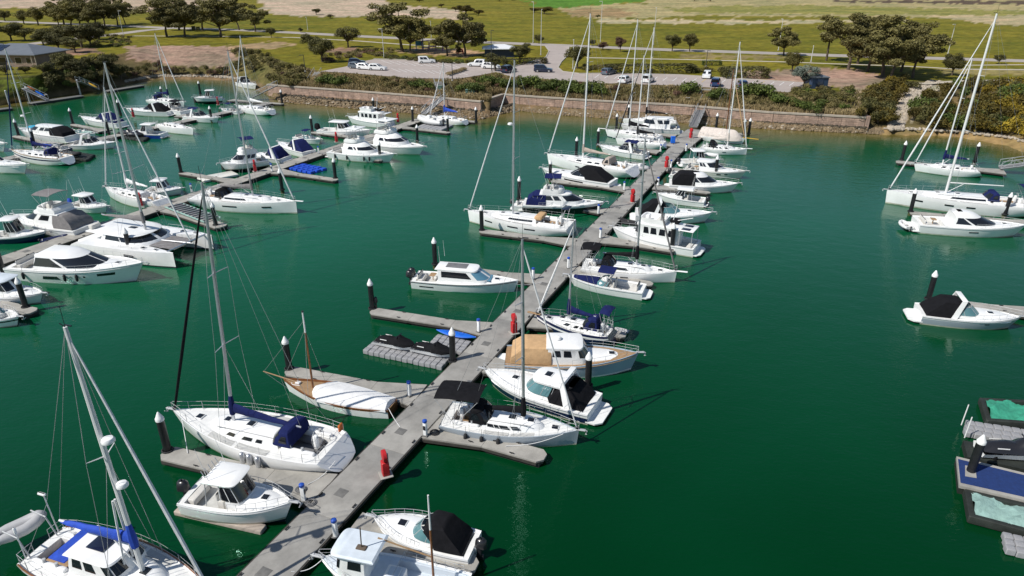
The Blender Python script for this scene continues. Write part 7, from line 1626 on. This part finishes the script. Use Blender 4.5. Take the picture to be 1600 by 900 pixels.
# cars
def car(px, py, rz, m, label, kind='hatch', s=1.0):
    t = thing('parked_car', label, 'car', G(px, py, ZP+.04), rz); Lc, W = 4.4*s, 1.8*s; hh = 1.5*s if kind == 'hatch' else 1.72*s
    prof = [(-.5, .45, .62), (-.47, .40, .85), (-.30, .98, .92), (-.2, .98, .95), (.18, .95, .95), (.34, .92, .93), (.46, .78, .85), (.5, .55, .6)]
    mb = MB(); rows = []
    for x, zt, _ in ((-.5, .62, 0), (-.485, .90, 0), (-.40, .97, 0), (.10, .95, 0), (.22, .93, 0), (.42, .80, 0), (.49, .66, 0), (.5, .5, 0)):
        w = W/2*(.93 if abs(x) > .46 else 1.); rows.append([Vector((x*Lc, y*w, z_*s)) for y, z_ in ((-1, .25), (-1.02, .55), (-.96, zt), (0, zt+.03), (.96, zt), (1.02, .55), (1, .25), (0, .22))])
    mb.loft(rows, closed=True, cap0=True, cap1=True); mb.build('body', m, t, 50)
    xf, xr, xa = (.24, .04, -.34) if kind == 'hatch' else (.21, .05, -.42)
    CB = House([(.92*s, -.47*Lc, xf*Lc, W*.475, .12*Lc, .35, 1.), (hh*.93, (xa-.08)*Lc, xr*Lc, W*.40, .06*Lc, .35, 1.), (hh, (xa+.0)*Lc, (xr-.06)*Lc, W*.34, .05*Lc, .35, 1.)]); mb = CB.mesh(); mb.build('cabin', m, t)
    for sd in (1, -1):
        for a0, a1 in ((.10, .27), (.29, .48)): CB.win(.08, .92, a0, a1, a0, a1, sd).build('window', 'glass', t)
        CB.win(.08, .95, .58, .99, .58, .99, sd).build('windscreen', 'glass', t)
    mb = MB(); mb.add([(-.478*Lc, -W*.40, .98*s), (-.478*Lc, W*.40, .98*s), ((xa-.082)*Lc-.02, W*.35, hh*.90), ((xa-.082)*Lc-.02, -W*.35, hh*.90)], [(0, 1, 2, 3)]); 
    for v in range(4): pass
    mb.build('rear_window', 'glass', t)
    for sx in (-.30, .31):
        for sd in (1, -1):
            mb = MB(); rows = []
            for y, r_ in ((-.1, .2), (-.1, .33), (.1, .33), (.1, .2)): rows.append([Vector((sx*Lc+r_*s*math.cos(6.283*i/12), sd*W*.475+y*s, .33*s+r_*s*math.sin(6.283*i/12))) for i in range(12)])
            mb.loft(rows, closed=True); wh = mb.build('wheel', 'tyre', t); mb = MB(); rows = [[Vector((sx*Lc+r_*s*math.cos(6.283*i/10), sd*(W*.475+.095*s), .33*s+r_*s*math.sin(6.283*i/10))) for i in range(10)] for r_ in (.21, .03)]; mb.loft(rows, closed=True, cap1=True); mb.build('rim', 'alu', wh)
    for sd in (1, -1): mb = MB(); mb.cbox((-.496*Lc, sd*W*.38, .78*s), (.06, .28, .18), .02); mb.build('tail_lamp', 'tailred', t); mb = MB(); mb.cbox((.484*Lc, sd*W*.36, .66*s), (.10, .34, .14), .02); mb.build('headlight', 'steel', t)
    return t
for a in ((558, 107, -.5, 'cargrey', 'dark grey hatchback at the outer end of the three parked side by side'), (572, 108.5, -.4, 'carwhite', 'white hatchback between the dark hatchback and the black-roofed one'), (590, 109.5, -.2, 'carwhite', 'white hatchback with dark windows at the end of three parked side by side'), (667, 98.5, .1, 'carwhite', 'white wagon parked alone against the playground border', 'suv'), (745, 103.5, 2.9, 'carwhite', 'white boxy off-roader beside the dark lamp post', 'suv'),
          (767, 107, -.3, 'carwhite', 'white low car next to the boxy off-roader'), (795, 113, 1.0, 'carnavy', 'dark car half hidden beside the dense small tree', 'suv'), (849, 112.5, -.15, 'carnavy', 'navy wagon driving through the car park entrance', 'suv'), (951, 116, .9, 'cargrey', 'grey-blue hatchback in a bay beside the clipped hedge'), (976, 128.5, 1.1, 'carwhite', 'white hatchback on the bank side of the bays, beside the masts'), (1012, 128, 1.1, 'carwhite', 'white wagon parked on the bank side beside another white hatchback', 'suv'), (1104, 121.5, -1.9, 'carwhite', 'white hatchback parked opposite the stairs to the gangway'), (1118, 134, 1.2, 'carblue', 'dark blue wagon beside the stairs to the gangway', 'suv'), (1159, 136, 1.4, 'carblue', 'blue hatchback with pale windscreen on the bank side of the bays'), (558, 100.5, .2, 'carnavy', 'dark car behind the three parked side by side')):
    car(*a)
# lamps and poles
def lamp(px, py, top, m, label, arm=True):
    h_ = hgt(px, py, top, ZP); t = thing('street_lamp', label, 'lamp post', G(px, py, ZP), rnd.random()*6, 'lamp posts'); mb = MB(); mb.tube((0, 0, -.3), (0, 0, h_), .10, .06, n=8); mb.build('pole', m, t)
    if arm: mb = MB(); mb.cbox((.45, 0, h_), (1.1, .22, .12), .04); mb.build('lamp_head', m, t)
    mb = MB(); mb.cbox((0, 0, .1), (.4, .4, .3), .05); mb.build('footing', 'concrete_pale', t)
for a in ((600, 90, 45, 'lamp', 'white lamp post behind the car park beside the big gum'), (768, 112, 48, 'lampdark', 'dark lamp post beside the dense small tree'), (707, 126, 99, 'lampdark', 'dark short lamp post on the bank edge of the car park'), (845, 86, 15, 'lamp', 'white lamp post at the left of the driveway mouth'), (895, 108, 62, 'lamp', 'white lamp post on the driveway island'), (938, 66, 2, 'lamp', 'tall white lamp post across the road from the driveway'), (833, 67, 3, 'lamp', 'tall white lamp post beyond the road near gorse'), (674, 59, 33, 'lamp', 'white lamp post on the far side of the road behind the big gum'), (1021, 70, 12, 'lamp', 'tall white lamp post behind the yacht masts'), (1216, 79, 30, 'lamp', 'white leaning lamp post beside the roadside gum'), (1267, 97, 72, 'lamp', 'short white lamp post on the lawn by the slender gum'), (1481, 84, 38, 'lamp', 'white lamp post beyond the road past the grove'), (193, 55, 17, 'lamp', 'white lamp post at the bend of the side road'), (481, 47, 27, 'lamp', 'white lamp post beyond the road opposite the pale field'), (1103, 104, 79, 'lampdark', 'brown timber post on the lawn behind the white hatchback'), (477, 112, 86, 'lampdark', 'dark timber post on the corner of the car park by the stairs')):
    lamp(*a)
# buildings
def hip_house(label, px, py, lx, ly, wallh, rz, roofm, wallm, z=ZP, eave=.9, rh=2.0, name='house', wins=()):
    t = thing(name, label, 'building', G(px, py, z), rz); mb = MB(); mb.box((0, 0, wallh/2), (lx, ly, wallh)); mb.build('wall', wallm, t); X, Y = lx/2+eave, ly/2+eave; r = max(.2, X-Y)
    mb = MB(); mb.add([(-X, -Y, wallh), (X, -Y, wallh), (X, Y, wallh), (-X, Y, wallh), (-r, 0, wallh+rh), (r, 0, wallh+rh)], [(0, 1, 5, 4), (1, 2, 5), (2, 3, 4, 5), (3, 0, 4), (3, 2, 1, 0)]); mb.add([(-X, -Y, wallh-.18), (X, -Y, wallh-.18), (X, Y, wallh-.18), (-X, Y, wallh-.18), (-X, -Y, wallh-.002), (X, -Y, wallh-.002), (X, Y, wallh-.002), (-X, Y, wallh-.002)], [(0, 1, 5, 4), (1, 2, 6, 5), (2, 3, 7, 6), (3, 0, 4, 7)]); rf = mb.build('roof', roofm, t, 20)
    for x, w_, z0, z1 in wins: mb = MB(); mb.box((x, -ly/2-.03, (z0+z1)/2), (w_, .08, z1-z0)); f = mb.build('window', 'render', t); mb = MB(); mb.box((x, -ly/2-.075, (z0+z1)/2), (w_*.88, .03, (z1-z0)*.9)); mb.build('pane', 'glass', f)
    return t
t = hip_house('single-storey house with grey hipped metal roof and solar panels above the private floats', 38, 100, 16, 11, 3.0, -.12, 'roofgrey', 'brick', wins=((-5, 2.2, .8, 2.3), (-1, 2.6, .2, 2.3), (3.5, 1.8, .8, 2.3), (6.2, 1.2, .9, 2.2)))
mb = MB(); n_ = Vector((-.0, -2.0/6.4, 1)).normalized()
for i in range(4):
    for j in range(2): x0 = -6.2+i*1.25; y0 = -4.6+j*1.75; P_ = [Vector((x, y, 3.0+2.0*(y+6.4)/6.4+.08)) for x, y in ((x0, y0), (x0+1.15, y0), (x0+1.15, y0+1.65), (x0, y0+1.65))]; mb = MB(); mb.add(P_+[p-Vector((0, 0, .05)) for p in P_], [(0, 1, 2, 3), (7, 6, 5, 4), (0, 4, 5, 1), (1, 5, 6, 2), (2, 6, 7, 3), (3, 7, 4, 0)]); mb.build('solar_panel', 'solar', t)
for x in (7.6, 8.6): mb = MB(); mb.tube((x, -6.1, -.3), (x, -6.1, 2.9), .08, n=6); mb.build('verandah_post', 'render', t)
hip_house('neighbouring house with grey roof at the edge of the view', -45, 92, 13, 10, 3.0, .1, 'roofgrey', 'render', wins=((2, 2, .8, 2.2),))
hip_house('white-roofed picnic shelter with dark walls beside the playground', 780, 88, 8.0, 5.0, 2.3, .03, 'roofwhite', 'navywall', eave=.7, rh=.9, name='picnic_shelter')
t = hip_house('dark blue shed with flat hipped roof next to the silver-leafed tree', 1274, 137, 3.4, 3.0, 2.3, .1, 'roofgrey', 'shedblue', eave=.15, rh=.5, name='shed')
mb = MB(); mb.cbox((.0, -1.53, 1.0), (1.2, .06, 2.0), .02); mb.build('door', 'carnavy', t)
# playground
def play(name, label, px, py, build):
    t = thing(name, label, 'playground', G(px, py, ZP)); build(t)
def tower(t):
    for x in (-1, 1):
        for y in (-.9, .9): MB().tube((x, y, -.2), (x, y, 3.6), .09).build('post', 'playblue', t)
    MB().cbox((0, 0, 1.5), (2.1, 1.9, .12), .02).build('platform', 'galv', t); MB().cbox((0, -.95, 2.2), (2.0, .1, 1.2), .03).build('side_panel', 'playblue', t); MB().add([(-1.3, -1.2, 3.5), (1.3, -1.2, 3.5), (1.3, 1.2, 3.5), (-1.3, 1.2, 3.5), (0, 0, 4.5)], [(0, 1, 4), (1, 2, 4), (2, 3, 4), (3, 0, 4), (3, 2, 1, 0)]).build('roof', 'playblue', t)
play('play_tower', 'blue play tower under the large playground gum', 656, 79, tower)
def frame(t):
    for x in (-3, -1, 1, 3):
        for y in (-1, 1): MB().tube((x, y, -.2), (x, y, 2.8), .08).build('post', 'purple', t)
    for x in (-2, 0, 2): MB().cbox((x, 0, 1.2+.2*x), (1.9, 1.9, .12), .02).build('platform', 'purple', t)
    for y in (-1, 1): MB().path([(-3, y, 2.6), (-1, y, 2.8), (1, y, 2.6), (3, y, 2.8)], .07).build('rail', 'purple', t)
    for k in range(5): MB().tube((-3+k*1.5, -1, .6), (-3+k*1.5+1, -1, 2.3), .06).build('bar', 'purple', t)
play('climbing_frame', 'purple climbing frame in the middle of the playground', 676, 79, frame)
def spring(t):
    MB().path([(-.9, 0, 0), (-.7, 0, 1.0), (0, 0, 1.3), (.7, 0, 1.0), (.9, 0, 0)], .22, n=8).build('body', 'red', t); MB().cbox((0, 0, .5), (1.2, .9, .3), .1).build('seat', 'red', t)
play('spring_rider', 'red play seat on the sand near the tall playground gum', 719, 84, spring)
# stairs, utility boxes, bins
def stairs(label, top, bot, ztop, zbot, w=1.8):
    A, B = G(*top, ztop), G(*bot, zbot); d = B-A; L = Vector((d.x, d.y, 0)).length; t = thing('stairs', label, 'stairs', (A.x, A.y, 0), math.atan2(d.y, d.x)); n = max(4, round((ztop-zbot)/.17))
    for k in range(n): z = ztop+(zbot-ztop)*(k+1)/n; mb = MB(); mb.box((L*(k+.5)/n, 0, z-.6+.08), (L/n+.02, w, 1.2)); mb.build('step', 'concrete', t)
    for sd in (1, -1): MB().path([(0, sd*w/2, ztop+1.0), (L, sd*w/2, zbot+1.0)], .04).path([(0, sd*w/2, ztop), (0, sd*w/2, ztop+1.0)], .035).path([(L, sd*w/2, zbot), (L, sd*w/2, zbot+1.0)], .035).path([(L/2, sd*w/2, (ztop+zbot)/2), (L/2, sd*w/2, (ztop+zbot)/2+1.0)], .035).build('handrail', 'galv', t)
stairs('concrete stairs down the bank to the middle gangway', (684, 127), (690, 148), ZP+.05, Z_W+.1); stairs('concrete stairs down the bank to the main gangway', (1104, 138), (1101, 157), ZP+.05, Z_W+.1); stairs('concrete stairs down the bank to the far left gangway', (497, 112), (486, 130), ZP+.05, Z_W+.1)
def cabinet(label, px, py, z, d, m):
    t = thing('utility_box', label, 'box', G(px, py, z), .05); MB().cbox((0, 0, d[2]/2), d, .05).build('body', m, t); MB().cbox((0, 0, d[2]+.04), (d[0]+.12, d[1]+.12, .1), .03).build('lid', m, t); MB().cbox((d[0]*.1, -d[1]/2-.01, d[2]*.5), (.06, .04, .2), .01).build('handle', 'steel', t)
cabinet('pale green utility box on the bank by the wall corner', 735, 150, Z_W, (2.0, 1.2, 1.3), 'boxgreen'); cabinet('pale green cabinet at the head of the middle gangway', 688, 146, Z_W, (.9, .7, 1.5), 'boxgreen'); cabinet('dark cabinet at the head of the main gangway', 1112, 159, Z_W, (.9, .7, 1.5), 'boxgreen'); cabinet('small white meter box on the seawall bank', 1074, 160, Z_W, (.6, .5, .9), 'gel')
for px, py, w in ((303, 47, 'under the roadside gums'), (310, 48, 'next to another under the gums')): cabinet('dark green bin '+w, px, py, ZP, (1.2, 1.0, 1.4), 'leaf_dark')
# planted island in the car park
mb = MB(); P_ = [G(a, b_, ZP) for a, b_ in ((696, 117), (726, 108.5), (729, 110.5), (702, 119.5))]; c = P_[0]; mb.prism([(p.x, p.y) for p in P_], ZP-.1, ZP+.16); struct(mb.build('traffic_island', 'kerb'))
for i in range(10): f = i/9; plant('shrub', 'tan shrub on the planted island inside the car park', 'bush', 'shrub', 'leaf_straw', rnd.randrange(5), G(700+26*f, 117.5-8*f, ZP+.15), (.9, .8, .8), rnd.random()*6, 'shrubs on the car park island', ('stems', 'foliage'))
